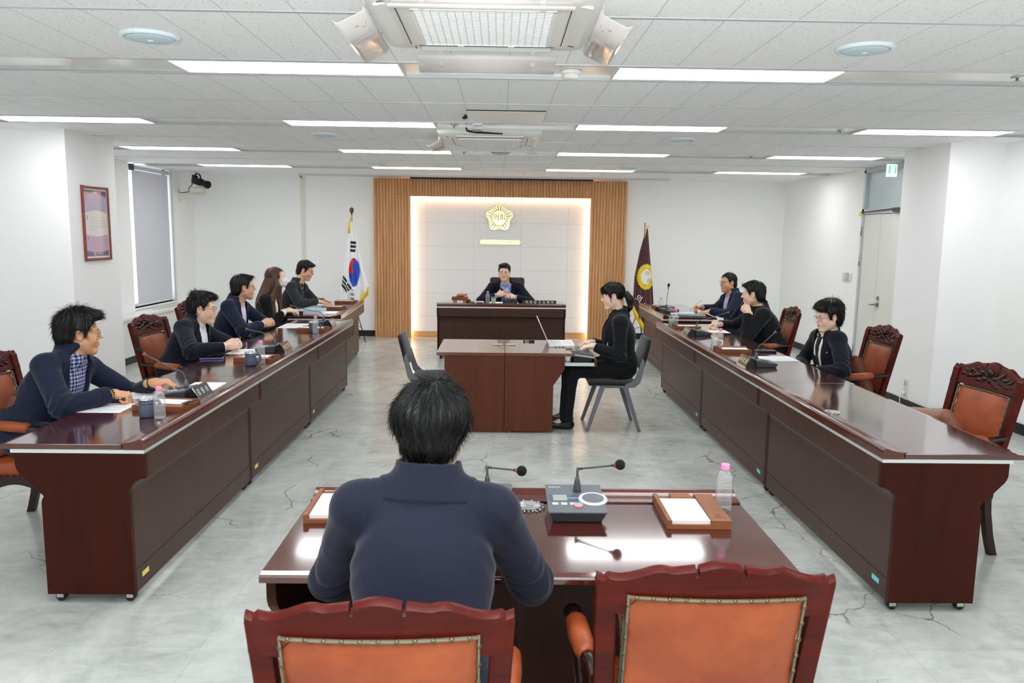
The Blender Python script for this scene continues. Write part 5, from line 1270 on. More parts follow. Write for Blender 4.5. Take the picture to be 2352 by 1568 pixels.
# ================================================================ people: bodies, clothes and hair grown from distance fields
import openvdb
A3 = lambda *v: np.array(v, dtype=float)
def nrm(v): v = np.asarray(v, float); return v / max(1e-9, np.linalg.norm(v))
class Field:
    def __init__(s, lo, hi, h):
        s.lo = np.asarray(lo, float); s.h = h
        s.n = np.maximum(4, np.ceil((np.asarray(hi) - s.lo) / h).astype(int) + 1)
        s.a = np.full(tuple(s.n), 0.05, np.float32)
    def reg(s, lo, hi):
        i0 = np.clip(np.floor((np.asarray(lo) - s.lo) / s.h).astype(int), 0, s.n - 1); i1 = np.clip(np.ceil((np.asarray(hi) - s.lo) / s.h).astype(int) + 1, 1, s.n)
        if np.any(i1 <= i0): return None, None
        sl = tuple(slice(a, b) for a, b in zip(i0, i1))
        g = [(s.lo[k] + s.h * np.arange(i0[k], i1[k])).astype(np.float32) for k in range(3)]
        return sl, (g[0][:, None, None], g[1][None, :, None], g[2][None, None, :])
    def put(s, fn, lo, hi, k=0.0, op='u'):
        pad = k + 0.02
        sl, g = s.reg(np.asarray(lo) - pad, np.asarray(hi) + pad)
        if sl is None: return s
        d = fn(*g).astype(np.float32); a = s.a[sl]
        if op == 'u':
            m = np.minimum(a, d)
            if k > 0: hh = np.maximum(k - np.abs(a - d), 0) / k; m = m - hh * hh * (k * .25)
        else:
            m = np.maximum(a, -d)
            if k > 0: hh = np.maximum(k - np.abs(a + d), 0) / k; m = m + hh * hh * (k * .25)
        s.a[sl] = m
        return s
    def cone(s, a, b, r1, r2=None, k=0.02, op='u', fl=None):
        a, b = np.asarray(a, float), np.asarray(b, float); r2 = r1 if r2 is None else r2
        ba = b - a; L2 = max(1e-9, ba @ ba); R_ = max(r1, r2)
        def fn(x, y, z):
            t = np.clip(((x - a[0]) * ba[0] + (y - a[1]) * ba[1] + (z - a[2]) * ba[2]) / L2, 0, 1)
            return np.sqrt((x - a[0] - t * ba[0]) ** 2 + (y - a[1] - t * ba[1]) ** 2 + (z - a[2] - t * ba[2]) ** 2) - (r1 + t * (r2 - r1))
        return s.put(fn, np.minimum(a, b) - R_, np.maximum(a, b) + R_, k, op)
    def ell(s, c, r, R=None, k=0.02, op='u'):
        """ellipsoid with semi-axes r along the columns of R"""
        c = np.asarray(c, float); r = np.asarray(r, float); R = np.eye(3) if R is None else np.asarray(R, float); m = r.max()
        def fn(x, y, z):
            x, y, z = x - c[0], y - c[1], z - c[2]
            q = [x * R[0, i] + y * R[1, i] + z * R[2, i] for i in range(3)]
            k0 = np.sqrt(sum((q[i] / r[i]) ** 2 for i in range(3))); k1 = np.sqrt(sum((q[i] / r[i] ** 2) ** 2 for i in range(3)))
            return k0 * (k0 - 1) / np.maximum(k1, 1e-6)
        return s.put(fn, c - m, c + m, k, op)
    def local(s, fn, c, rad, O, R, k=0.0, op='u'):
        """fn takes coordinates in the frame (origin O, columns of R)"""
        def f2(x, y, z):
            x, y, z = x - O[0], y - O[1], z - O[2]
            return fn(*[x * R[0, i] + y * R[1, i] + z * R[2, i] for i in range(3)])
        return s.put(f2, np.asarray(c) - rad, np.asarray(c) + rad, k, op)
    def shift(s, fn, band=0.02):
        """add a displacement near the surface; fn takes an (n,3) array of points"""
        idx = np.nonzero(np.abs(s.a) < band)
        P_ = s.lo + s.h * np.stack(idx, 1)
        s.a[idx] += fn(P_).astype(np.float32)
        return s
    def mesh(s, name, off, mats, sc=1.0):
        b = 3 * s.h
        G = openvdb.FloatGrid(b); G.copyFromArray(np.clip(s.a, -b, b), tolerance=1e-6)
        r = G.convertToQuads(isovalue=0.0); p, q = r[0], r[-1]
        p = p.astype(float) * s.h + s.lo; q = q.astype(np.int32)
        if len(q) == 0: p = np.zeros((4, 3)); q = np.array([[0, 1, 2, 3]], np.int32)
        v0, v1, v2 = p[q[:, 0]], p[q[:, 1]], p[q[:, 2]]
        if np.einsum('ij,ij->i', v0, np.cross(v1 - v0, v2 - v0)).sum() * 1 < 0 if False else _flip(p, q): q = q[:, ::-1].copy()
        me = bpy.data.meshes.new(name)
        me.vertices.add(len(p)); me.vertices.foreach_set('co', (p - np.asarray(off)).ravel().astype(np.float32))
        me.loops.add(4 * len(q)); me.loops.foreach_set('vertex_index', q.ravel())
        me.polygons.add(len(q)); me.polygons.foreach_set('loop_start', np.arange(0, 4 * len(q), 4, dtype=np.int32))
        me.polygons.foreach_set('use_smooth', np.ones(len(q), bool))
        me.update(calc_edges=True)
        for m in (mats if isinstance(mats, (list, tuple)) else [mats]): me.materials.append(m)
        return me, p, q
def _flip(p, q):
    c = p.mean(0); v0, v1, v2 = p[q[:, 0]] - c, p[q[:, 1]] - c, p[q[:, 2]] - c
    return np.einsum('ij,ij->i', v0, np.cross(v1, v2)).sum() < 0
class Wob:
    """smooth pseudo-random field, a sum of sines"""
    def __init__(s, seed, freq, n=10, aniso=(1, 1, 1)):
        r = np.random.RandomState(seed); d = r.normal(size=(n, 3)); d /= np.linalg.norm(d, axis=1)[:, None]
        s.k = d * (freq * r.uniform(.6, 1.5, (n, 1))) * np.asarray(aniso); s.p = r.uniform(0, 6.28, n); s.n = n
    def __call__(s, P_): return np.sin(P_ @ s.k.T + s.p).sum(1) / math.sqrt(s.n) * .8
def sstep(a, b, x): t = np.clip((x - a) / (b - a), 0, 1); return t * t * (3 - 2 * t)
def skin_mat(name, col, red=(196, 108, 100)):
    m = mat(name, col, 0.5, spec=0.35, sub=0.12)
    at = N(m, 'ShaderNodeAttribute', _attribute_name='lip'); at2 = N(m, 'ShaderNodeAttribute', _attribute_name='flush')
    n = noise(m, coords(m), 60, 3)
    c = mix(m, ramp(m, n, [(.35, (0,)), (.7, (.25,))]), lin(col), lin(tuple(int(x * .93) for x in col)))
    c = mix(m, mathn(m, 'MULTIPLY', at2.outputs['Fac'], .35), c, lin((224, 150, 132)))
    c = mix(m, at.outputs['Fac'], c, lin(red))
    L(m, c, P(m).inputs['Base Color'])
    return m
HAIRB = mat('black_hair', (9, 9, 10), 0.38, spec=0.4)
bump(HAIRB, noise(HAIRB, coords(HAIRB, (1, 1, .25)), 900, 2), .25, .001)
HAIRBR = mat('brown_hair', (78, 48, 32), 0.4, spec=0.5)
L(HAIRBR, ramp(HAIRBR, noise(HAIRBR, coords(HAIRBR, (1, 1, .06)), 160, 3), [(.35, lin((52, 32, 22))), (.7, lin((112, 74, 50)))]), P(HAIRBR).inputs['Base Color'])
EYEW = mat('eye_white', (226, 220, 214), 0.25); EYED = mat('eye_dark', (24, 16, 12), 0.12)
TEETH = mat('teeth', (236, 230, 220), 0.3); MOUTHD = mat('mouth_inside', (110, 44, 44), 0.6)
SILVER = mat('silver_rim', (190, 188, 182), 0.25, 0.9); DARKRIM = mat('dark_rim', (40, 30, 26), 0.3, 0.3)
def cloth(name, col, rough=0.85, sheen=0.15, nz=900):
    m = mat(name, col, rough, spec=0.25, sheen=sheen); P(m).inputs['Sheen Roughness'].default_value = .4
    bump(m, noise(m, coords(m), nz, 2), 0.12, 0.001)
    return m
LENS = thin('spectacle_lens', .0, (.97, .98, .98), 1.25)
def ik(S, W, l1, l2, pole):
    d = W - S; D = np.linalg.norm(d); mx = (l1 + l2) * .995
    if D > mx: f = D / mx; l1, l2 = l1 * f, l2 * f
    u = d / D; a = (l1 * l1 - l2 * l2 + D * D) / (2 * D); h = math.sqrt(max(1e-6, l1 * l1 - a * a))
    p = np.asarray(pole, float); p = nrm(p - u * (p @ u))
    return S + u * a + p * h
POSES = {  # bends of the three joints of index..little, spread, thumb (out, bend)
    'flat': ([(12, 15, 8)] * 4, 4, (38, 10)), 'relax': ([(22, 32, 18), (28, 36, 20), (34, 40, 22), (38, 42, 22)], 3, (34, 18)),
    'curl': ([(35, 52, 30), (42, 58, 32), (50, 62, 34), (55, 62, 34)], 2, (26, 26)), 'fist': ([(68, 88, 45), (74, 92, 45), (78, 92, 45), (80, 90, 45)], 0, (18, 40)),
    'type': ([(28, 40, 22), (34, 40, 22), (34, 42, 22), (30, 44, 22)], 5, (30, 14)), 'pen': ([(48, 38, 18), (56, 48, 22), (64, 66, 34), (68, 70, 36)], 1, (30, 34)),
    'clasp': ([(48, 52, 26), (50, 54, 26), (50, 54, 26), (48, 52, 26)], 3, (30, 22)), 'open': ([(14, 18, 10), (20, 22, 12), (30, 30, 16), (36, 36, 18)], 5, (42, 8))}
def hand(F_, W, d, n, side, pose, s=1.0):
    """side +1 right, -1 left; d points along the fingers, n out of the back of the hand"""
    d = nrm(d); n = np.asarray(n, float); n = nrm(n - d * (n @ d)); x = np.cross(d, n) * side    # x points towards the thumb
    x = -x
    H_ = lambda a, b, c: W + (x * a + d * b + n * c) * s
    R = np.stack([x, d, n], 1)
    F_.cone(H_(0, -.03, 0), H_(0, .02, 0), .026 * s, .028 * s, .012)
    F_.ell(H_(.002, .048, 0), A3(.041, .050, .0145) * s, R, .012)
    F_.ell(H_(.026, .03, -.008), A3(.019, .034, .015) * s, R, .012)
    bends, spread, (tout, tb) = POSES[pose]
    xs = (.030, .0105, -.0095, -.028); Ls = ((.042, .026, .021), (.047, .030, .022), (.043, .028, .021), (.034, .021, .018)); ys = (.086, .091, .087, .078)
    for i in range(4):
        p = H_(xs[i], ys[i] - .004, .001); a = 0; sp = math.radians(spread * (1.5 - i))
        dd = d * math.cos(sp) + x * math.sin(sp); r = .0092 if i < 3 else .0080
        for j in range(3):
            a += math.radians(bends[i][j]); v = dd * math.cos(a) - n * math.sin(a)
            q = p + v * Ls[i][j] * s
            F_.cone(p, q, (r - j * .0007) * s, (r - (j + 1) * .0007) * s, .004); p = q
    p = H_(.030, .022, -.008); a = math.radians(tout)
    for j, (ln, r) in enumerate(((.040, .0125), (.032, .0105), (.026, .0095))):
        b = math.radians(tb) * j
        v = nrm((d * math.cos(a) + x * math.sin(a)) * math.cos(.5 + b * .3) - n * math.sin(.5 + b * .3)); a -= math.radians(tb) * .8
        q = p + v * ln * s; F_.cone(p, q, r * s, (r - .0012) * s, .006); p = q
def head_field(F_, hp, Rh, s, female, smile, open_, wide=1.0):
    E = lambda c, r, k, op='u': F_.ell(hp(*c), A3(*r) * s, Rh, k * s, op)
    C_ = lambda a, b, r1, r2, k, op='u': F_.cone(hp(*a), hp(*b), r1 * s, r2 * s, k * s, op)
    w_ = wide
    E((0, -.014, .036), (.0755, .093, .083), 0)
    E((0, .020, -.028), (.0625 * w_, .066, .078), .03)
    for q in (-1, 1):
        C_((q * .052 * w_, .004, -.050), (q * .016, .058, -.098), .020, .017, .03)
        E((q * .040 * w_, .052, -.030), (.026, .026, .030), .025)
        C_((q * .012, .078, .024), (q * .040, .066, .024), .010, .012, .02)
    E((0, .070, -.097), (.021, .018, .016), .025)
    E((0, .072, -.058), (.030, .018, .024), .02)
    for q in (-1, 1): E((q * .031, .096, .005), (.020, .018, .011), .014, 'd')
    for q in (-1, 1):
        E((q * .031, .0725, .0035), (.0135, .0125, .0120), .003)
        E((q * .031, .0775, .0105), (.0175, .0075, .0052), .006)
        E((q * .031, .0765, -.0055), (.0160, .0075, .0042), .008)
    C_((0, .082, .014), (0, .1065, -.021), .0072, .0098, .012)
    for q in (-1, 1): E((q * .0125, .0925, -.0255), (.0085, .0095, .0072), .006)
    for q in (-1, 1): E((q * .0062, .1005, -.0330), (.0032, .0040, .0030), .002, 'd')
    E((0, .0885, -.0505), (.0215, .0110, .0060), .006); E((0, .0870, -.0625), (.0180, .0110, .0068), .006)
    cz = .004 * smile
    for q in (-1, 1): C_((0, .0990, -.0568), (q * .024, .0830, -.0565 + cz), .0017, .0014, .002, 'd')
    if open_ > 0: E((0, .094, -.0575), (.0155, .016, .0035 + .007 * open_), .003, 'd')
    if smile > .5:
        for q in (-1, 1): E((q * .042, .062, -.030), (.018, .016, .016), .02)
    for q in (-1, 1):
        E((q * .0775, -.010, -.002), (.0085, .0190, .0310), .006); E((q * .0850, -.004, -.002), (.0060, .0105, .0185), .004, 'd'); E((q * .0785, -.004, -.028), (.0065, .0085, .0090), .006)
def strand_mesh(p, q, HC, Rh, s, off, n, seed, wild, m_):
    """fine locks lying on the hair, running away from the crown"""
    r = np.random.RandomState(seed + 77)
    fn = np.cross(p[q[:, 2]] - p[q[:, 0]], p[q[:, 3]] - p[q[:, 1]]); fn /= np.maximum(1e-12, np.linalg.norm(fn, axis=1))[:, None]
    c = p[q].mean(1); cr = HC + Rh @ A3(.012, -.045, .118) * s
    if ((c - HC) * fn).sum(1).mean() < 0: fn = -fn
    ok = np.nonzero(((c - HC) * fn).sum(1) > .03 * s)[0]
    i = ok[r.randint(0, len(ok), n)]; P0, Nn = c[i], fn[i]
    T = P0 - cr; T -= Nn * (T * Nn).sum(1)[:, None]; T /= np.maximum(1e-6, np.linalg.norm(T, axis=1))[:, None]
    T = T + r.normal(0, .16 * wild, (n, 3)); T -= Nn * (T * Nn).sum(1)[:, None] * .8
    ln = r.uniform(.022, .050, n) * s; lift = r.uniform(.0, .0055, n) * s * wild; rad = r.uniform(.0006, .0013, n) * s
    curv = (P0 - HC); kk = 1 / np.maximum(.05, np.linalg.norm(curv, axis=1))
    V = []; K = 5
    B2 = np.cross(T, Nn)
    for k in range(K):
        t = k / (K - 1)
        ctr = P0 + T * (ln * t)[:, None] - Nn * (.5 * kk * (ln * t) ** 2)[:, None] + Nn * (lift * t * 1.2 + .0004)[:, None]
        w_ = rad * (1 - t * .85) * (.5 if k == 0 else 1)
        for a in range(3): V.append(ctr + Nn * (w_ * math.cos(2.094 * a))[:, None] + B2 * (w_ * math.sin(2.094 * a))[:, None])
    V = np.stack(V, 1)                                # n, 3K, 3
    F_ = []
    for k in range(K - 1):
        for a in range(3): b = (a + 1) % 3; F_.append([k * 3 + a, k * 3 + b, (k + 1) * 3 + b, (k + 1) * 3 + a])
    F_ = (np.array(F_)[None] + (np.arange(n) * 3 * K)[:, None, None]).reshape(-1, 4).astype(np.int32)
    me = bpy.data.meshes.new('hair_strands'); vv = V.reshape(-1, 3) - np.asarray(off)
    me.vertices.add(len(vv)); me.vertices.foreach_set('co', vv.ravel().astype(np.float32))
    me.loops.add(F_.size); me.loops.foreach_set('vertex_index', F_.ravel()); me.polygons.add(len(F_)); me.polygons.foreach_set('loop_start', np.arange(0, F_.size, 4, dtype=np.int32)); me.polygons.foreach_set('use_smooth', np.ones(len(F_), bool))
    me.update(calc_edges=True); me.materials.append(m_)
    return me
HAIRLINE = {'short': ([-.13, -.085, -.055, -.036, -.028, .010, .014, .026, .032, .046, .062, .082, .11], [-.088, -.086, -.076, -.040, .024, .026, -.016, -.018, .016, .050, .066, .074, .078])}
def hair_field(F_, hp, Rh, HC, s, style, seed):
    E = lambda c, r, k, op='u': F_.ell(hp(*c), A3(*r) * s, Rh, k * s, op)
    P0 = np.asarray(HC)
    def keep(zf, extra=None, k=.006):
        def fn(x, y, z):
            x, y, z = x / s, y / s, z / s
            return (z - zf(x, y)) * .75 * s
        F_.local(fn, HC, .30 * s, P0, Rh, k, 'd_keep')
    hl = HAIRLINE['short']
    t = {'neat': .010, 'puffy': .022, 'quiff': .014, 'bowl': .016, 'receding': .006, 'flat': .011, 'bob': .022, 'tied': .009, 'long': .012}[style]
    E((0, -.016, .038), (.0770 + t * .75, .0950 + t, .0840 + t), 0)
    if style in ('neat', 'flat', 'bowl', 'receding', 'puffy', 'quiff'): E((0, -.052, -.030), (.066 + t * .5, .058 + t * .5, .062), .03)
    if style == 'puffy':
        E((0, .030, .098), (.072, .064, .036), .03); E((.03, .068, .098), (.042, .036, .026), .02); E((-.03, .072, .095), (.042, .036, .026), .02)
    if style == 'quiff':
        E((0, .040, .104), (.060, .050, .026), .025); E((-.018, .066, .092), (.044, .028, .020), .02)
        E((0, -.060, .115), (.05, .03, .02), .02)
    if style == 'bowl':
        E((0, .02, .09), (.078, .07, .036), .03); E((0, -.03, .035), (.100, .100, .066), .03)
    if style == 'flat': E((0, .050, .092), (.064, .044, .022), .02)
    if style == 'neat': E((.02, .040, .100), (.058, .050, .020), .02)
    if style == 'bob':
        E((0, -.03, .075), (.092, .088, .062), .03); E((-.03, .066, .078), (.050, .032, .028), .02); E((.03, .055, .085), (.05, .04, .03), .02)
        E((0, -.066, -.030), (.068, .052, .060), .03); E((0, .02, .105), (.072, .066, .030), .03); E((.068, .03, .045), (.024, .040, .035), .02); E((-.068, .03, .045), (.024, .040, .035), .02)
    if style == 'tied': E((0, .060, .072), (.062, .034, .030), .02)
    if style == 'long': E((0, -.03, .05), (.086, .10, .085), .02)
    zb = np.interp
    low = {'bowl': .012, 'receding': -.0, 'tied': .0, 'long': .0}.get(style, 0)
    def zf(x, y):
        base = np.interp(y, hl[0], hl[1])
        if style == 'receding': base = base + .012 * sstep(.03, .06, y)
        if style in ('puffy',): base = base + .006 * sstep(.04, .07, y)
        if style == 'bowl': base = base - .010 * sstep(.04, .07, y)
        if style == 'tied': base = base - .046 * sstep(.040, .062, y) * (1 - sstep(.052, .064, np.abs(x))) - .016 * sstep(.02, .04, y)
        if style == 'bob': base = np.where(y < -.025, np.minimum(base, -.062 - .02 * sstep(-.03, -.07, y)), base) - .020 * sstep(.045, .07, y) * sstep(.02, -.04, x)
        if style == 'long': base = np.where(y < .045, -1.0, base + .004)
        return base
    def fn(x, y, z):
        x, y, z = x / s, y / s, z / s
        return (z - zf(x, y)) * .8 * s + .0 * x
    # keep only what lies above the hairline
    def cut(x, y, z): return fn(x, y, z)
    F_.local(lambda x, y, z: cut(x, y, z), HC, .30 * s, P0, Rh, .006 * s, 'd')if False else F_.local(lambda x, y, z: fn(x, y, z), HC, .30 * s, P0, Rh, .006 * s, 'i')
    for q in (-1, 1):   # clear the ears
        if style not in ('long',): E((q * .088, -.006, -.004), (.020, .020, .030), .004, 'd')
    r = np.random.RandomState(seed); f = r.uniform(10, 46, 16); g = r.uniform(-40, 40, 16); p = r.uniform(0, 6.28, 16)
    cr = A3(.012, -.045, .118)
    amp = {'puffy': .0034, 'quiff': .0030, 'neat': .0016, 'bowl': .0022, 'receding': .0014, 'flat': .0020, 'bob': .0026, 'tied': .0016, 'long': .0020}[style]
    wob = Wob(seed + 5, 55, 8)
    def dis(P_):
        q = (P_ - P0) @ Rh / s; v = q - cr
        ph = np.arctan2(v[:, 0], v[:, 1]); rho = np.linalg.norm(v, axis=1)
        o = sum(np.sin(f[i] * ph + g[i] * rho + p[i]) for i in range(16)) / 4.0
        return amp * s * (o * sstep(.005, .03, rho)) + amp * .7 * s * wob(P_ - P0)
    F_.shift(dis)
def _put(self, fn, lo, hi, k=0.0, op='u', _o=Field.put):
    if op != 'i': return _o(self, fn, lo, hi, k, op)
    sl, g = self.reg(np.asarray(lo), np.asarray(hi))
    d = -fn(*g).astype(np.float32); a = self.a[sl]; m = np.maximum(a, d)
    if k > 0: hh = np.maximum(k - np.abs(a - d), 0) / k; m = m + hh * hh * (k * .25)
    self.a[sl] = m; return self
Field.put = _put
def person(label, hips, sh, bh, head, hh, hp_=0.0, hroll=0.0, s=1.03, bulk=1.0, bw=1.0, female=False, skin=None, hair='neat', hairmat=None, seed=1,
           R=None, L_=None, jacket=None, shirt=None, trousers=None, vneck=(.075, .012, .40), glasses=None, smile=0.0, mouth=0.0, collar='shirt', pole=(None, None), lap=True, feet=None, hj=.005, knee=None, wide=1.0, hs=1.0, lapmat=None, seam=False, sleeve=(1, 1), mask=False, extra=None, strands=900, wild=.5):
    """one seated person; hips, sh (middle of the shoulders) and head (middle of the head) are places in the room, angles in degrees from +x"""
    H, S, HC = A3(*hips), A3(*sh), A3(*head)
    b = math.radians(bh); Fw = A3(math.cos(b), math.sin(b), 0)
    U = nrm(S - H); Ft = nrm(Fw - U * (Fw @ U)); Rt = np.cross(Ft, U); TR = np.stack([Rt, Ft, U], 1)
    tp = lambda x, y, z: S + (Rt * x + Ft * y + U * z) * s
    a, p_ = math.radians(hh), math.radians(hp_)
    Fh = A3(math.cos(a) * math.cos(p_), math.sin(a) * math.cos(p_), math.sin(p_)); Rr = A3(math.sin(a), -math.cos(a), 0); Uh = np.cross(Rr, Fh)
    ro = math.radians(hroll); Rr, Uh = Rr * math.cos(ro) + Uh * math.sin(ro), Uh * math.cos(ro) - Rr * math.sin(ro)
    Rh = np.stack([Rr, Fh, Uh], 1); ss = s * hs
    hp = lambda x, y, z: HC + (Rr * x + Fh * y + Uh * z) * ss
    NB = tp(0, -.012, .045)                     # base of the neck
    SJ = {1: tp(.178 * bw, -.005, -.022), -1: tp(-.178 * bw, -.005, -.022)}
    l1, l2 = .295 * s, .262 * s
    arms = {}
    for side, A in ((1, R), (-1, L_)):
        W = A3(*A['w']); po = A.get('pole')
        po = A3(*po) if po is not None else Rt * side * .8 - U * .6 - Ft * .3
        El = ik(SJ[side], W, l1, l2, po)
        fd = nrm(A3(*A['d']) if 'd' in A else W - El); nn = A3(*A.get('n', (0, 0, 1)))
        arms[side] = (El, W, fd, nn, A.get('pose', 'relax'))
    hipj = {q: H + Rt * q * .088 * s + nrm(np.cross(Rt, A3(0, 0, 1))) * 0 for q in (1, -1)}
    Fp = Fw
    kn, an, toe = {}, {}, {}
    for q in (1, -1):
        K = (hipj[q] + Fp * .40 * s + Rt * q * .045 * s); K[2] = H[2] - .02 * s
        if knee: K = A3(*knee[q])
        Af = A3(K[0] + Fp[0] * (.02), K[1] + Fp[1] * .02, .085 * s)
        if feet: Af = A3(*feet[q])
        kn[q], an[q], toe[q] = K, Af, A3(Af[0] + Fp[0] * .15 * s, Af[1] + Fp[1] * .15 * s, .028 * s)
    pts = [H, S, HC] + list(SJ.values()) + [x for v in arms.values() for x in (v[0], v[1], v[1] + v[2] * .19 * s)] + list(kn.values()) + list(an.values()) + list(toe.values())
    lo, hi = np.min(pts, 0) - .17, np.max(pts, 0) + .17; lo[2] = max(lo[2], -.01)
    off = A3(H[0], H[1], 0)
    root = thing('person', label, 'person', tuple(off))
    skin = skin or SKIN_A
    # ---- body
    B_ = Field(lo, hi, .0042)
    B_.ell(tp(0, -.0, -.17), A3(.150 * bw, .100 * bulk, .19) * s, TR, .03).ell(tp(0, .01, -.38), A3(.135, .095 * bulk, .18) * s, TR, .04).ell(H, A3(.155, .12, .12) * s, TR, .04)
    B_.cone(SJ[1] - Rt * .03 * s, SJ[-1] + Rt * .03 * s, .046 * s, None, .05)
    for q in (1, -1):
        El, W, fd, nn, pose = arms[q]
        B_.cone(tp(q * .045, -.012, .03), SJ[q], .040 * s, .046 * s, .04).cone(SJ[q], El, .047 * s, .038 * s, .03).cone(El, W, .038 * s, .025 * s, .02)
        B_.cone(hipj[q], kn[q], .080 * s, .055 * s, .04).cone(kn[q], an[q], .050 * s, .036 * s, .03).cone(an[q], toe[q], .035 * s, .028 * s, .03)
        hand(B_, W, fd, nn, q, pose, s * (.93 if female else 1.0))
    nk = .050 if female else .057
    B_.cone(NB - U * .02 * s, hp(0, -.018, -.045), (nk + .006) * s, nk * s, .035 * s)
    head_field(B_, hp, Rh, ss, female, smile, mouth, wide)
    me, p, q = B_.mesh('body', off, skin)
    loc = (p - HC) @ Rh / ss
    lipd = (np.abs(loc[:, 0]) / .0235) ** 2 + ((loc[:, 2] + .0570 - .004 * smile * (loc[:, 0] / .024) ** 2) / .0105) ** 2
    lip = np.where((loc[:, 1] > .074), np.clip((1.0 - lipd) * 3, 0, 1), 0) * (.85 if female else .55)
    fl = np.zeros(len(p))
    for qx in (-1, 1): fl = np.maximum(fl, np.exp(-(((loc - A3(qx * .045, .062, -.028)) / .024) ** 2).sum(1)))
    fl = np.maximum(fl, np.exp(-(((np.abs(loc) - A3(.080, .010, .002)) / .022) ** 2).sum(1)))
    for nm, arr in (('lip', lip), ('flush', fl)): me.attributes.new(nm, 'FLOAT', 'POINT').data.foreach_set('value', arr.astype(np.float32))
    body = obj('body', me, None, root)
    # eyes, brows
    for qx in (-1, 1):
        ey = MB(); sq = 1 - .35 * max(0, smile)
        def almond(cx, cy, cz, rx, ry, rz, mi):
            m_ = MB().ball((0, 0, 0), (1, 1, 1), 16, 10)
            ey.add([tuple(hp(cx + v[0] * rx, cy + v[1] * ry, cz + v[2] * rz + .0016 * qx * v[0]) - off) for v in m_.v], m_.f, mi, True)
        almond(qx * .031, .0792, .0030, .0138, .0074, .0050 * sq, 0)
        almond(qx * .031, .0816, .0031, .0056, .0058, .0050 * sq, 1)
        ey.tube([hp(qx * .031 + u * .0142, .0858 - .0040 * u * u, .0030 + .0052 * sq * (1 - u * u) ** .5 + .0016 * qx * u) - off for u in (-1, -.7, -.35, 0, .35, .7, 1)], [.0004 * ss, .0010 * ss, .0012 * ss, .0013 * ss, .0012 * ss, .0010 * ss, .0004 * ss], 6, 1)
        obj('eye', ey, [EYEW, EYED], root)
        th = .72 if female else 1.0
        br = MB().tube([hp(qx * .013, .0880, .0215) - off, hp(qx * .024, .0866, .0242) - off, hp(qx * .036, .0802, .0242) - off, hp(qx * .047, .0688, .0190) - off], [.0024 * ss * th, .0036 * ss * th, .0032 * ss * th, .0012 * ss], 8)
        obj('eyebrow', br, hairmat or HAIRB, root)
    if mouth > 0 or smile > .7:
        m = MB().ball((0, 0, 0), (1, 1, 1), 12, 8); m.v = [tuple(hp(v[0] * .0150, .0800 + v[1] * .006, -.0535 + v[2] * .0035) - off) for v in m.v]; obj('teeth', m, TEETH, root)
    # ---- hair
    hf = Field(HC - .20 * ss, HC + .20 * ss, .0030)
    hair_field(hf, hp, Rh, HC, ss, hair, seed)
    me, hpts, hq = hf.mesh('hair', off, hairmat or HAIRB); ho = obj('hair', me, None, root)
    if strands: obj('hair_strands', strand_mesh(hpts, hq, HC, Rh, ss, off, strands, seed, wild, hairmat or HAIRB), None, ho)
    # ---- glasses
    if glasses:
        gm, rw, rh_ = glasses; m = MB(); ln = MB()
        for qx in (-1, 1):
            def rim(t): 
                c_, s_ = math.cos(t), math.sin(t); x = rw * math.copysign(abs(c_) ** .7, c_); z = rh_ * math.copysign(abs(s_) ** .7, s_)
                return hp(qx * .033 + x, .1005 - (abs(qx * .033 + x) / .06) ** 2 * .012, .002 + z) - off
            ring = [rim(2 * PI * i / 28) for i in range(29)]
            m.tube(ring, .0011 * ss, 6); ln.add([tuple(x) for x in ring[:28]], [tuple(range(28))], 0, True)
            m.tube([hp(qx * (.033 + rw), .0905, .006) - off, hp(qx * .077, .080, .008) - off, hp(qx * .081, -.005, .010) - off, hp(qx * .081, -.022, .000) - off], .0014 * ss, 6)
        m.tube([hp(-.033 + rw, .1000, .006) - off, hp(0, .104, .0085) - off, hp(.033 - rw, .1000, .006) - off], .0011 * ss, 6)
        g = obj('glasses', m, gm, root); obj('lens', ln, LENS, g)
    if mask:
        mk = Field(HC - .14 * ss, HC + .14 * ss, .0028)
        head_field(mk, hp, Rh, ss * 1.035, female, 0, 0, wide)
        mk.ell(hp(0, .075, -.045), A3(.038, .035, .045) * ss, Rh, .03)
        def band(x, y, z): x, y, z = x / ss, y / ss, z / ss; return np.minimum(np.minimum(-.014 - .10 * np.maximum(0, .06 - y) - z, z + .100), np.minimum(y - .012, .058 * 1.06 - np.abs(x) + .006)) * ss
        mk.local(band, HC, .16 * ss, HC, Rh, .004, 'i')
        mk.shift(lambda P_: .0011 * np.sin(((P_ - HC) @ Rh)[:, 2] / ss * 420))
        me, _, _ = mk.mesh('face_mask', off, MASKW); mo = obj('face_mask', me, None, root)
        m = MB()
        for qx in (-1, 1):
            for z in (-.025, -.075): m.tube([hp(qx * .060, .03, z) - off, hp(qx * .078, -.008, -.006 + (z + .05) * .5) - off, hp(qx * .084, -.020, 0) - off], .0014, 5)
        obj('ear_loop', m, MASKW, mo)
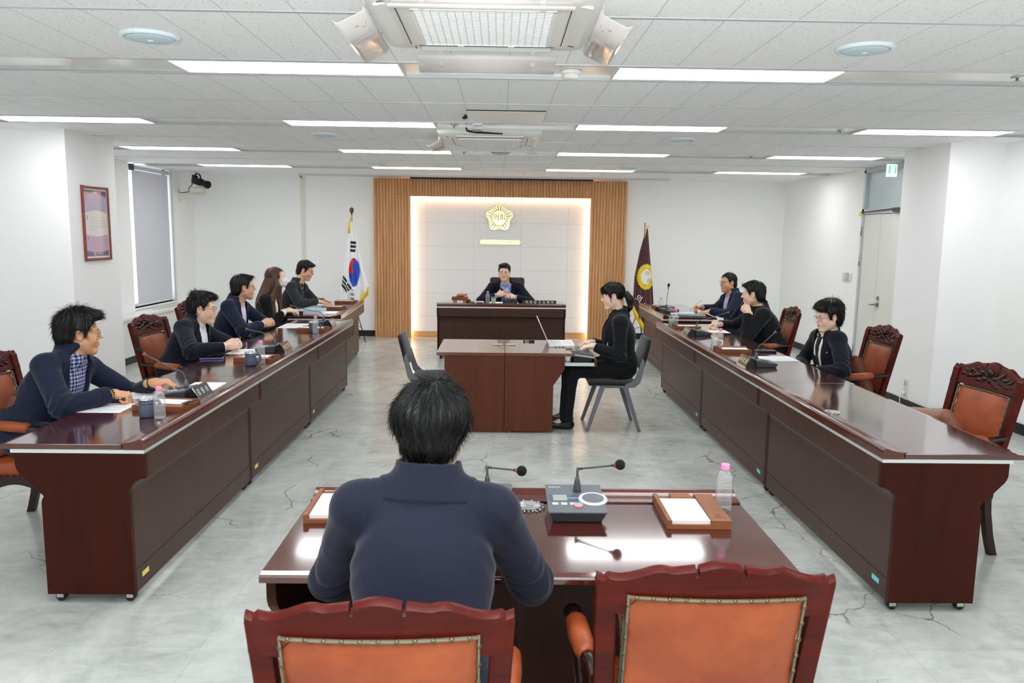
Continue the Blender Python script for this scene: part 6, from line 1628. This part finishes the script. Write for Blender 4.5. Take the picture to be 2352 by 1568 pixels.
    # ---- shirt
    if shirt:
        sf = Field(np.minimum(np.min([S, H, NB], 0), np.min([v[1] for v in arms.values()], 0)) - .24, np.maximum(np.max([S, NB], 0), np.max([v[1] for v in arms.values()], 0)) + .22, .0045)
        sf.ell(tp(0, .0, -.17), A3(.160 * bw, .117 * bulk, .20) * s, TR, .03).ell(tp(0, .014, -.38), A3(.145, .118 * bulk, .19) * s, TR, .04).ell(H + U * .03 * s, A3(.165, .125, .12) * s, TR, .04)
        for q in (1, -1):
            sf.cone(tp(q * .045, -.008, .018), SJ[q], .046 * s, .052 * s, .04)
            El, W, fd, nn, pose = arms[q]; ad = nrm(W - El)
            if sleeve[0 if q == 1 else 1]: sf.cone(W - ad * .06 * s, W - ad * .010 * s, .040 * s, .037 * s, .006).cone(W - ad * .006 * s, W + ad * .03 * s, .034 * s, .034 * s, .0, 'd')
        nd = nrm(hp(0, -.018, -.05) - NB)
        if collar == 'shirt':
            sf.cone(NB + nd * -.010, NB + nd * .034 * s, (nk + .0135) * s, (nk + .0105) * s, .006)
        elif collar == 'high': sf.cone(NB - nd * .01, NB + nd * .085 * s, (nk + .014) * s, (nk + .009) * s, .012)
        elif collar == 'round': sf.cone(NB - nd * .02, NB + nd * .004 * s, (nk + .016) * s, (nk + .010) * s, .01)
        tipz = {'shirt': .040, 'high': .086, 'round': .006}[collar]
        sf.cone(NB + nd * (tipz + .022) * s, NB + nd * (tipz + .08) * s, .022 + (nk + .0) * s, (nk + .03) * s, .002, 'd')
        if collar == 'shirt': sf.ell(NB + nd * .03 * s + Ft * (nk + .012) * s, A3(.013, .03, .030) * s, np.stack([Rt, Ft, nd], 1), .004, 'd')
        wb = Wob(seed + 31, 38, 10, (1, 1, .6))
        sf.shift(lambda P_: .0016 * wb(P_))
        if collar == 'shirt':
            def flap(P_):
                q = (P_ - NB) @ TR / s; x, y, z = np.abs(q[:, 0]), q[:, 1], q[:, 2]
                def side(ax, az, bx, bz): return (bx - ax) * (z - az) - (bz - az) * (x - ax)
                A_, B2, C2 = (.004, -.030), (.078, .012), (.052, -.092)
                in_ = np.minimum(np.minimum(side(*A_, *C2), side(*C2, *B2)), side(*B2, *A_)) * 14
                return -.0065 * s * sstep(0, .02, in_) * (y > .0)
            sf.shift(flap)
        pl_ = lambda P_: -.0022 * np.exp(-((((P_ - S) @ Rt) - .009 * s) / .0045) ** 2) * (((P_ - S) @ Ft) > .02)
        if collar == 'shirt': sf.shift(pl_)
        me, _, _ = sf.mesh('shirt', off, shirt); so = obj('shirt', me, None, root)
        if collar == 'shirt':
            m = MB()
            for k in range(5):
                c = tp(.002, .0, -.055 - k * .075); 
                for st in range(60):
                    if sf.a[tuple(np.clip(((c + Ft * .002 * st - sf.lo) / sf.h).astype(int), 0, np.array(sf.a.shape) - 1))] > 0: break
                m.ball(c + Ft * .002 * st - off, .0048, 8, 5)
            obj('button', m, shirt, so)
    # ---- jacket
    if jacket:
        vw, vb, vd = vneck                    # half width at the top, half width at the bottom, depth of the opening
        allp = [S, H, NB] + list(SJ.values()) + [x for v in arms.values() for x in (v[0], v[1])]
        jf = Field(np.min(allp, 0) - .19, np.max(allp, 0) + .15, hj)
        jf.ell(tp(0, -.004, -.17), A3(.182 * bw, .136 * bulk, .215) * s, TR, .03).ell(tp(0, .006, -.37), A3(.168 * bw, .138 * bulk, .20) * s, TR, .05).ell(H + U * .01 * s, A3(.192 * bw, .160 * bulk, .15) * s, TR, .05)
        jf.cone(SJ[1] - Rt * .04 * s + U * .008, SJ[-1] + Rt * .04 * s + U * .008, .058 * s, None, .05)
        for q in (1, -1):
            El, W, fd, nn, pose = arms[q]; ad = nrm(W - El); We = W - ad * .028 * s
            jf.cone(tp(q * .05, -.010, .030), SJ[q] + U * .010 * s, .048 * s, .052 * s, .045).ell(SJ[q] + U * .012 * s - Rt * q * .004 * s, A3(.062, .064, .058) * s, TR, .03)
            jf.cone(SJ[q], El, .066 * s, .058 * s, .022).cone(El, We, .058 * s, .044 * s, .02)
        CR = np.stack([Rt, nrm(Ft - U * .0), U], 1)
        wb1, wb2 = Wob(seed + 11, 26, 10, (.6, .6, 1.3)), Wob(seed + 12, 55, 10, (.8, .8, 1.2))
        wf = Wob(seed + 13, 30, 8)
        def fold(P_):
            o = .0022 * wb1(P_) + .0009 * wb2(P_)
            for q in (1, -1):
                El, W, _, _, _ = arms[q]
                e = np.exp(-(((P_ - El) / (.10 * s)) ** 2).sum(1)); ax = nrm(W - SJ[q]); t_ = (P_ - El) @ ax
                o = o + .0048 * e * np.sin(t_ * 150 + 2.5 * wf(P_))
                e2 = np.exp(-(((P_ - SJ[q] + Rt * q * .02 + U * .10 * s) / (.08 * s)) ** 2).sum(1))
                o = o + .0034 * e2 * np.sin(((P_ - S) @ (U * .8 + Rt * q * .6)) * 120 + 1.5 * wf(P_))
            zz = (P_ - S) @ U / s
            o = o + .0030 * np.exp(-((zz + .40) / .09) ** 2) * np.sin(zz * 125 + 1.8 * wf(P_) + ((P_ - S) @ Rt) * 9)
            return o
        jf.shift(fold)
        zt, zb_ = .03, -vd
        def half(z):   # half width of the front opening at height z
            return np.where(z > zb_, vb + (vw - vb) * np.clip((z - zb_) / (zt - zb_), 0, 1) ** .85, vb + np.maximum(0, zb_ - z) * .22)
        if lap:
            def lapel(P_):
                q = (P_ - S) @ TR / s; x, y, z = np.abs(q[:, 0]), q[:, 1], q[:, 2]
                h0 = half(z); tz = np.clip((z - zb_) / (zt - zb_), 0, 1)
                wl = .062 * np.sin(np.clip(tz * 1.02, 0, 1) ** .8 * PI * .62) + .004
                notch = np.where((z > -.040) & (z < -.026), .024, 0) + np.where(z >= -.026, .012, 0)
                wl = wl - notch
                on = sstep(.003, -.003, x - h0 - wl) * (y > .0) * sstep(zb_ - .01, zb_ + .02, z) * (z < .06)
                return -.0052 * on * s
            jf.shift(lapel)
        if seam:
            def sm(P_):
                q = (P_ - S) @ TR / s
                o = .0020 * np.exp(-(q[:, 0] / .0035) ** 2) * (q[:, 1] < 0)
                for k in (1, -1): o = o + .0016 * np.exp(-((q[:, 0] - k * (.150 - .05 * sstep(-.02, -.2, q[:, 2]))) / .0035) ** 2) * (q[:, 1] < 0) * (q[:, 2] > -.22)
                return o * s
            jf.shift(sm)
        # standing collar round the back of the neck
        nd = nrm(hp(0, -.018, -.05) - NB); CR = np.stack([Rt, nrm(Ft - nd * (Ft @ nd)), nd], 1)
        fb = nrm(nd * .9 - Ft * .25)
        jf.cone(NB - nd * .022 * s - Ft * .006 * s, NB + fb * .062 * s, (nk + .038) * s, (nk + .0245) * s, .022)
        jf.cone(NB + fb * .125 * s, NB + fb * .150 * s, (nk + .05) * s, (nk + .05) * s, .003, 'd')
        jf.cone(NB - U * .03 * s, NB + nd * .10 * s, (nk + .0150) * s, (nk + .0150) * s, .003, 'd')
        def fall(P_):     # the collar's fall, a step across the back of the neck
            q = (P_ - NB) @ CR / s
            edge = -.020 + .45 * np.maximum(q[:, 1], -.05) * (q[:, 1] > -.08)
            rr = np.sqrt(q[:, 0] ** 2 + q[:, 1] ** 2)
            return -.0042 * s * sstep(-.002, .002, q[:, 2] - (-.030 + .25 * q[:, 1])) * (rr < .125)
        jf.shift(fall)
        def vcut(x, y, z):
            x, y, z = x / s, y / s, z / s
            return np.maximum(np.abs(x) - half(z), -(y - .015)) * s * .9
        jf.local(vcut, tp(0, .08, -.26), .48 * s, S, TR, .003, 'd')
        for q in (1, -1):
            El, W, fd, nn, pose = arms[q]; ad = nrm(W - El); We = W - ad * .028 * s
            jf.ell(We + ad * .078, A3(.082, .082, .082), None, .004, 'd')
        me, _, _ = jf.mesh('jacket', off, jacket); jo = obj('jacket', me, None, root)
    # ---- trousers and shoes
    if trousers:
        tf = Field(np.min([H] + list(kn.values()) + list(an.values()), 0) - .14, np.max([H] + list(kn.values()) + list(an.values()), 0) + .14, .0075)
        tf.ell(H, A3(.172 * bw, .135, .125) * s, TR, .04)
        for q in (1, -1): tf.cone(hipj[q], kn[q], .092 * s, .072 * s, .04).cone(kn[q], an[q], .070 * s, .058 * s, .03).cone(an[q] - A3(0, 0, .02), an[q] - A3(0, 0, .10), .055 * s, .055 * s, .006, 'd')
        wb = Wob(seed + 41, 30, 10); tf.shift(lambda P_: .003 * wb(P_))
        me, _, _ = tf.mesh('trousers', off, trousers); obj('trousers', me, None, root)
        for q in (1, -1):
            shf = Field(np.minimum(an[q], toe[q]) - .1, np.maximum(an[q], toe[q]) + .1, .005)
            ax = nrm(toe[q] - an[q]); ax[2] = 0; ax = nrm(ax); z0 = an[q][2] - .085 * s
            shf.cone(an[q] - ax * .035 + A3(0, 0, -.045 * s), toe[q] + A3(0, 0, .004), .044 * s, .036 * s, .01).cone(an[q] + A3(0, 0, -.02), an[q] + A3(0, 0, -.05), .046 * s, .046 * s, .03)
            shf.put(lambda x, y, z: z - (z0 + .002) + 0 * x + 0 * y, shf.lo, shf.lo + shf.h * shf.n, 0, 'd')
            me, _, _ = shf.mesh('shoe', off, SHOE); obj('shoe', me, None, root)
    root['_f'] = 0; del root['_f']
    return dict(root=root, off=off, S=S, H=H, tp=tp, hp=hp, Rt=Rt, Ft=Ft, U=U, TR=TR, Rh=Rh, HC=HC, s=s, ss=ss, arms=arms, NB=NB, jf=jf if jacket else None, sf=sf if shirt else None, Fh=Fh, nk=nk)
def front_of(F_, c, d, start=0.0, n=160, st=.0015):
    """walk from c along d to the outer skin of a field"""
    last = c; inside = False
    for i in range(n):
        q = c + d * (start + st * i); ix = tuple(np.clip(((q - F_.lo) / F_.h).astype(int), 0, np.array(F_.a.shape) - 1))
        if F_.a[ix] < 0: last = q
    return last
SHOE = mat('black_shoe', (18, 18, 20), 0.35); MASKW = cloth('white_mask_cloth', (236, 234, 242), .85)
SKIN_A = skin_mat('skin_warm', (222, 172, 140)); SKIN_B = skin_mat('skin_fair', (236, 196, 172)); SKIN_C = skin_mat('skin_tan', (212, 158, 122)); SKIN_F = skin_mat('skin_pale', (240, 206, 184), (206, 92, 104))
NAVY = cloth('navy_suit', (25, 31, 52)); NAVYB = cloth('blue_navy_suit', (26, 29, 46)); DNAVY = cloth('dark_navy_suit', (20, 23, 36)); BLACKC = cloth('black_suit', (17, 18, 21)); CHARC = cloth('charcoal_suit', (40, 42, 44))
WSHIRT = cloth('white_shirt', (234, 236, 244), .8); LSHIRT = cloth('lavender_white_shirt', (226, 222, 238), .8); BSHIRT = cloth('light_blue_shirt', (142, 170, 226), .8); PSHIRT = cloth('lilac_shirt', (188, 168, 206), .8); DSHIRT = cloth('dark_shirt', (40, 46, 60), .8); GSHIRT = cloth('dark_green_knit', (28, 72, 64), .9); KSHIRT = cloth('black_knit', (20, 20, 24), .9); CBLOUSE = cloth('cream_blouse', (238, 232, 214), .8)
# ================================================================ the people in the room
CHECK = cloth('checked_shirt', (70, 78, 120), .85)
_tc = CHECK.node_tree.nodes.new('ShaderNodeTexCoord'); _sp = CHECK.node_tree.nodes.new('ShaderNodeSeparateXYZ'); L(CHECK, _tc.outputs['Object'], _sp.inputs[0])
_ga = mathn(CHECK, 'LESS_THAN', mathn(CHECK, 'MODULO', mathn(CHECK, 'ADD', _sp.outputs['Y'], 5.0), .020), .0075)
_gb = mathn(CHECK, 'LESS_THAN', mathn(CHECK, 'MODULO', mathn(CHECK, 'ADD', _sp.outputs['Z'], 5.0), .022), .0085)
_gc = mathn(CHECK, 'MULTIPLY', mathn(CHECK, 'ADD', _ga, _gb), .5)
L(CHECK, ramp(CHECK, _gc, [(.0, lin((44, 50, 92))), (.5, lin((120, 126, 164))), (1., lin((208, 210, 222)))]), P(CHECK).inputs['Base Color'])
SCARF = mat('black_and_white_scarf', (230, 226, 214), .6)
_ck = N(SCARF, 'ShaderNodeTexVoronoi', Scale=1.0, Randomness=.8); L(SCARF, coords(SCARF, (14, 14, 11)), _ck.inputs['Vector'])
_cs = SCARF.node_tree.nodes.new('ShaderNodeSeparateColor'); L(SCARF, _ck.outputs['Color'], _cs.inputs[0])
L(SCARF, mix(SCARF, mathn(SCARF, 'GREATER_THAN', _cs.outputs[0], .70), lin((232, 228, 216)), lin((20, 20, 24))), P(SCARF).inputs['Base Color'])
PEARL = mat('pin_pearl', (238, 226, 206), .3)
def pin(p, x, z, col=GOLD, r=.006, n=1):
    c = p['tp'](x, .02, z); q = front_of(p['jf'], c, p['Ft']) - p['off']
    m = MB().ball(tuple(q + p['Ft'] * .001), r, 10, 6)
    for k in range(5):
        a = 2 * PI * k / 5; m.ball(tuple(q + p['Ft'] * .001 + (p['Rt'] * math.cos(a) + p['U'] * math.sin(a)) * r), r * .55, 6, 4)
    obj('lapel_pin', m, col, p['root'])
def name_tag(p, x, z, w_=.062, h=.030):
    c = p['tp'](x, .02, z); q = front_of(p['jf'], c, p['Ft']) + p['Ft'] * .004 - p['off']
    M = basis(tuple(q), -p['Rt'] * 1.0, p['U'])
    M = basis(tuple(q), tuple(-p['Rt']), tuple(p['U']))
    t = obj('name_tag', MB().rbox(-w_ / 2, w_ / 2, -h / 2, h / 2, -.003, .003, .002), WHITE, p['root'], M)
    obj('tag_header', MB().box(-w_ / 2 + .001, w_ / 2 - .001, h * .12, h / 2 - .001, .003, .0036), mat('tag_blue', (70, 130, 200), .5), t)
    m = MB()
    for k in range(3): m.box(-.020 + k * .015, -.011 + k * .015, -.010, -.001, .003, .0035)
    obj('tag_print', m, BLUEINK, t)
def band_on(p, side, mt, r, nm, back=.004, beads=0, w_=.012):
    El, W, fd, nn, pose = p['arms'][side]; ad = nrm(W - El); c = W - ad * back - p['off']
    x = nrm(np.cross(ad, A3(0, 0, 1))); y = np.cross(ad, x)
    m = MB()
    if beads:
        for k in range(beads):
            a = 2 * PI * k / beads; m.ball(tuple(c + (x * math.cos(a) + y * math.sin(a)) * r), .0058, 8, 5)
    else:
        m.loft([[tuple(c + ad * t + (x * math.cos(2 * PI * k / 24) + y * math.sin(2 * PI * k / 24)) * rr) for k in range(24)] for t, rr in ((-w_, r), (-w_, r + .003), (w_, r + .003), (w_, r))], False, False)
    obj(nm, m, mt, p['root'])
# -- left side, from the camera to the back
p1 = person('man in a navy jacket and checked shirt, closest on the left', (-2.73, 4.46, .60), (-2.49, 4.50, .985), -8, (-2.445, 4.545, 1.165), 33, -4, s=1.05, bulk=1.08, hair='puffy', strands=2600, wild=.7, seed=11, skin=SKIN_C,
    R=dict(w=(-2.195, 4.37, .842), d=(.92, .38, -.10), n=(-.1, -.2, 1), pose='fist', pole=(-.2, -1, -.4)), L_=dict(w=(-2.085, 4.655, .852), d=(1, .10, .12), n=(-.15, -.2, 1), pose='curl', pole=(0, .7, -.7)),
    jacket=NAVY, shirt=CHECK, trousers=NAVY, vneck=(.085, .035, .36), glasses=(SILVER, .0245, .0205), wide=1.04, sleeve=(0, 0), hj=.0045)
pin(p1, .125, -.085); band_on(p1, 1, BLACK, .034, 'bead_bracelet', .002, 16); band_on(p1, -1, mat('watch_strap', (28, 32, 36), .5), .036, 'watch', .004)
p2 = person('young man in a black suit and white shirt with clasped hands', (-2.66, 6.44, .60), (-2.535, 6.50, .955), -6, (-2.475, 6.52, 1.120), 6, -4, s=1.05, bulk=1.12, hair='quiff', strands=2000, wild=.7, seed=22, skin=SKIN_B,
    R=dict(w=(-2.205, 6.26, .838), d=(.78, .60, .22), n=(.45, -.75, .45), pose='clasp', pole=(-.1, -1, -.4)), L_=dict(w=(-2.205, 6.455, .838), d=(.78, -.60, .24), n=(.45, .75, .45), pose='clasp', pole=(0, 1, -.4)),
    jacket=DNAVY, shirt=WSHIRT, trousers=DNAVY, vneck=(.078, .028, .40), glasses=(SILVER, .0235, .0190), wide=1.06)
p3 = person('man in a navy suit with slicked black hair and dark glasses, hands clasped', (-2.79, 7.84, .60), (-2.645, 7.87, 1.015), -4, (-2.575, 7.87, 1.205), 30, 0, s=1.04, bulk=1.05, hair='neat', seed=33, skin=SKIN_A,
    R=dict(w=(-2.375, 7.80, .838), d=(.78, .58, .22), n=(.45, -.75, .45), pose='clasp', pole=(-.1, -1, -.4)), L_=dict(w=(-2.375, 7.99, .838), d=(.78, -.58, .24), n=(.45, .75, .45), pose='clasp', pole=(0, 1, -.4)),
    jacket=NAVY, shirt=LSHIRT, trousers=NAVY, vneck=(.080, .030, .42), glasses=(DARKRIM, .0240, .0170))
p4 = person('woman with long brown hair and a white face mask in a black jacket', (-2.76, 9.12, .57), (-2.680, 9.14, .985), -4, (-2.600, 9.15, 1.225), 10, 12, s=.97, bulk=.92, bw=.90, female=True, hair='long', hairmat=HAIRBR, seed=44, skin=SKIN_F,
    R=dict(w=(-2.51, 9.13, .845), d=(.9, .3, .05), n=(0, -.4, 1), pose='relax', pole=(-.3, -.6, -.8)), L_=dict(w=(-2.50, 9.28, .842), d=(.9, -.2, 0), n=(0, .3, 1), pose='relax', pole=(-.2, .7, -.7)),
    jacket=BLACKC, shirt=CBLOUSE, trousers=BLACKC, collar='round', vneck=(.070, .030, .40), mask=True)
# long hair falling over the shoulders
def long_hair(p):
    hp, off = p['hp'], p['off']; f = Field(p['HC'] - A3(.24, .24, .46), p['HC'] + A3(.24, .24, .22), .0036)
    for q in (-1, 1):
        a, b_, c, d_ = hp(q * .072, -.020, .02), hp(q * .084, -.010, -.09), p['tp'](q * .110, .055, -.01), p['tp'](q * .100, .118, -.22)
        f.cone(a, b_, .034, .034, .02).cone(b_, c, .034, .040, .02).cone(c, d_, .040, .022, .02)
    a, b_ = hp(0, -.085, .0), p['tp'](0, -.105, -.10)
    f.ell(hp(0, -.075, -.01), A3(.078, .045, .09), p['Rh'], .03); f.cone(a, b_, .062, .075, .03).cone(b_, p['tp'](0, -.125, -.24), .075, .06, .03)
    for q in (-1, 1): f.cone(hp(q * .05, -.06, -.04), p['tp'](q * .09, -.08, -.06), .05, .045, .03)
    r = np.random.RandomState(3); k = r.uniform(60, 260, 14); ph = r.uniform(0, 6.28, 14)
    def dis(P_):
        q = (P_ - p['S']) @ p['TR']; t = np.arctan2(q[:, 0], q[:, 1] + .05)
        return .0016 * sum(np.sin(k[i] * .25 * t + 3 * q[:, 2] + ph[i]) for i in range(14)) / 3
    f.shift(dis)
    me, _, _ = f.mesh('long_hair', off, HAIRBR); obj('long_hair', me, None, p['root'])
long_hair(p4)
p5 = person('smiling man in a charcoal suit looking down at his papers, with a name tag', (-2.86, 10.30, .60), (-2.655, 10.30, 1.045), -10, (-2.555, 10.32, 1.262), -4, -18, s=1.02, hair='flat', seed=55, skin=SKIN_A, smile=1.0,
    R=dict(w=(-2.375, 10.15, .875), d=(1, .12, -.16), n=(.1, -.2, 1), pose='open', pole=(-.3, -1, -.5)), L_=dict(w=(-2.36, 10.46, .842), d=(1, -.3, -.05), n=(0, .2, 1), pose='relax', pole=(-.2, 1, -.5)),
    jacket=CHARC, shirt=DSHIRT, trousers=CHARC, vneck=(.078, .022, .36), glasses=(SILVER, .0235, .0180))
name_tag(p5, .115, -.19)
# -- the chairman
p6 = person('man in a light blue shirt speaking at the desk under the emblem', (.085, 11.93, .60), (.088, 11.71, .995), -90, (.066, 11.625, 1.205), -96, -2, s=1.06, bulk=1.16, bw=1.06, hair='neat', seed=66, skin=SKIN_B, mouth=.5,
    R=dict(w=(-.035, 11.50, .872), d=(.90, -.10, .32), n=(.1, -1, .25), pose='open', pole=(-1, .1, -.5)), L_=dict(w=(.215, 11.47, .850), d=(-.92, -.10, .22), n=(-.1, -.85, .5), pose='relax', pole=(1, .1, -.5)),
    jacket=DNAVY, shirt=BSHIRT, trousers=DNAVY, vneck=(.080, .030, .36), glasses=(SILVER, .0240, .0185), wide=1.10)
pin(p6, .125, -.075, PEARL, .010); pin(p6, .110, -.115, PEARL, .009)
# -- the typist
p7 = person('woman with a black ponytail in a black jacket typing at the clerk desk', (1.115, 7.13, .565), (1.090, 7.125, 1.010), 178, (1.032, 7.10, 1.222), 176, -12, s=.99, bulk=1.16, bw=.96, female=True, hair='tied', strands=1800, wild=.5, seed=77, skin=SKIN_F,
    L_=dict(w=(.850, 6.985, .775), d=(-1, .12, -.12), n=(-.1, -.1, 1), pose='type', pole=(.3, -.3, -1)), R=dict(w=(.862, 7.225, .775), d=(-1, -.12, -.12), n=(-.1, .1, 1), pose='type', pole=(.3, .4, -1)),
    jacket=BLACKC, shirt=GSHIRT, trousers=BLACKC, collar='high', vneck=(.055, .030, .40), knee={1: (.665, 7.24, .545), -1: (.665, 7.02, .545)}, feet={1: (.635, 7.22, .085), -1: (.622, 7.00, .085)}, sleeve=(0, 0))
name_tag(p7, -.105, -.22, .070, .034)
def ponytail(p):
    hp, off = p['hp'], p['off']; f = Field(p['HC'] - .32, p['HC'] + .26, .0032)
    f.cone(hp(0, -.108, .0), hp(0, -.132, -.01), .022, .026, .01).cone(hp(0, -.128, -.005), hp(0, -.150, -.06), .026, .034, .02).cone(hp(0, -.150, -.06), hp(0, -.140, -.135), .034, .022, .02).cone(hp(0, -.140, -.135), hp(0, -.122, -.175), .022, .006, .015)
    for q in (-1, 1): f.cone(hp(q * .074, .024, .03), hp(q * .073, .026, -.055), .0055, .0025, .004)
    f.ell(hp(0, .062, .055), A3(.060, .022, .034), p['Rh'], .01)
    w_ = Wob(9, 160, 12, (1, 1, .15)); f.shift(lambda P_: .0014 * w_(P_))
    me, _, _ = f.mesh('ponytail', off, HAIRB); o = obj('ponytail', me, None, p['root'])
    c = hp(0, -.110, .0) - off
    obj('hair_tie', MB().tube([tuple(c + (p['Rh'][:, 0] * math.cos(t) + p['Rh'][:, 2] * math.sin(t)) * .022) for t in [2 * PI * k / 16 for k in range(17)]], .004, 6), mat('amber_hair_tie', (196, 150, 84), .4), o)
ponytail(p7)
# -- right side, from the back to the camera
p8 = person('man in a navy jacket and lilac shirt with glasses writing at the far right desk', (3.06, 9.85, .60), (2.955, 9.88, 1.010), 190, (2.905, 9.885, 1.195), 197, -2, s=1.02, bulk=1.05, hair='receding', seed=88, skin=SKIN_C, mouth=.3,
    L_=dict(w=(2.66, 9.76, .840), d=(-1, -.22, -.16), n=(-.1, -.3, 1), pose='open', pole=(.2, -1, -.4)), R=dict(w=(2.655, 10.19, .845), d=(-.95, -.15, .05), n=(-.2, .5, .8), pose='pen', pole=(.2, 1, -.5)),
    jacket=NAVY, shirt=PSHIRT, trousers=NAVY, vneck=(.082, .030, .40), glasses=(SILVER, .0240, .0185))
name_tag(p8, -.100, -.20)
p9 = person('man in a black jacket smiling with his chin resting on his hand', (2.83, 8.00, .60), (2.690, 8.03, .995), 174, (2.615, 8.00, 1.190), 154, -6, s=1.06, bulk=1.14, hair='flat', seed=99, skin=SKIN_B, smile=1.0,
    L_=dict(w=(2.520, 7.835, 1.020), d=(-.35, .62, .42), n=(-.75, -.45, .35), pose='fist', pole=(-.25, -.35, -1)), R=dict(w=(2.355, 8.29, .838), d=(-1, -.05, -.05), n=(-.1, .2, 1), pose='pen', pole=(0, 1, -.5)),
    jacket=BLACKC, shirt=KSHIRT, trousers=BLACKC, collar='high', vneck=(.060, .020, .34), wide=1.06, sleeve=(0, 0))
pin(p9, -.115, -.10, PEARL)
p10 = person('woman with short black hair, glasses and a black and white scarf', (2.84, 6.37, .58), (2.725, 6.385, .960), 184, (2.690, 6.305, 1.135), 187, -9, s=1.0, bulk=1.08, bw=.95, female=True, hair='bob', strands=2000, wild=.4, seed=101, skin=SKIN_F, smile=.4,
    L_=dict(w=(2.560, 6.22, .690), d=(-1, .3, -.1), n=(0, 0, 1), pose='relax', pole=(.2, -1, -.5)), R=dict(w=(2.545, 6.50, .690), d=(-1, -.3, -.1), n=(0, 0, 1), pose='relax', pole=(.2, 1, -.5)),
    jacket=DNAVY, shirt=KSHIRT, trousers=DNAVY, collar='round', vneck=(.082, .040, .42), glasses=(DARKRIM, .0225, .0205), sleeve=(0, 0))
pin(p10, -.120, -.10, PEARL)
def scarf(p):
    off = p['off']
    for q in (-1, 1):
        rows = []
        path = [(.050, -.075, .040, .030), (.068, -.020, .030, .036), (.062, .040, .005, .040), (.052, .09, -.05, .040), (.044, .1, -.12, .040), (.038, .1, -.20, .042), (.036, .1, -.28, .042), (.034, .1, -.36, .044)]
        for i, (x, y, z, w_) in enumerate(path):
            row = []
            for u in (-1, -.5, 0, .5, 1):
                c = p['tp'](q * (x + u * w_ * .5), .0 if i > 1 else y, z)
                pt_ = front_of(p['sf'], c, p['Ft']) + p['Ft'] * (.007 + .004 * (1 - u * u)) if i > 2 else (p['NB'] + (p['Rt'] * q * (.066 + .003 * u) * (1 if i == 1 else .9) + p['Ft'] * (y + .01) + p['U'] * (.012 + u * .016 - .006 * i)) if i < 2 else front_of(p['sf'], c, p['Ft']) + p['Ft'] * .012)
                row.append(tuple(np.asarray(pt_) - off))
            rows.append(row)
        o = obj('scarf_end', MB().loft(rows, False, False, 0, True, False), SCARF, p['root']); o.modifiers.new('thick', 'SOLIDIFY').thickness = .004
    obj('scarf_neck', MB().tube([tuple(p['NB'] + p['Rt'] * .070 * math.sin(t) - p['Ft'] * .066 * math.cos(t) + p['U'] * .014 - off) for t in np.linspace(-1.9, 1.9, 15)], [.012] * 15, 8, flat=1.6), SCARF, p['root'])
scarf(p10)
# -- the man with his back to the camera
p11 = person('man in a navy suit seen from behind at the front desk', (-.195, 1.80, .60), (-.188, 2.02, 1.050), 90, (-.184, 2.100, 1.232), 90, -12, s=1.03, bulk=1.02, bw=1.0, hair='bowl', strands=5000, wild=.22, seed=123, skin=SKIN_B,
    L_=dict(w=(-.335, 2.36, .842), d=(.5, .85, 0), n=(0, 0, 1), pose='relax', pole=(-.75, -.25, -1)), R=dict(w=(-.040, 2.36, .842), d=(-.5, .85, 0), n=(0, 0, 1), pose='relax', pole=(.75, -.25, -1)),
    jacket=NAVYB, shirt=WSHIRT, trousers=NAVYB, vneck=(.078, .022, .38), seam=True, hj=.0040)
# things held in the hands
def grip(p, side, f, n): El, W, fd, nn, pose = p['arms'][side]; return W + fd * f * p['s'] + nn * n
g = grip(p8, 1, .085, .015); pencil('yellow pencil in the writing hand of the man with the lilac shirt', tuple(g + A3(-.06, .02, -.052)), tuple(g + A3(.06, -.06, .075)))
g = grip(p5, 1, .10, .012); t_ = thing('pen', 'black pen in the hand of the smiling man with the name tag', 'pen', (0, 0, 0)); obj('barrel', MB().tube([tuple(g + A3(-.04, .02, .02)), tuple(g + A3(.075, -.01, -.012))], [.0045, .004], 8), BLACK, t_); obj('tip', MB().tube([tuple(g + A3(.075, -.01, -.012)), tuple(g + A3(.085, -.012, -.015))], [.0035, .0008], 8), CHROME, t_)
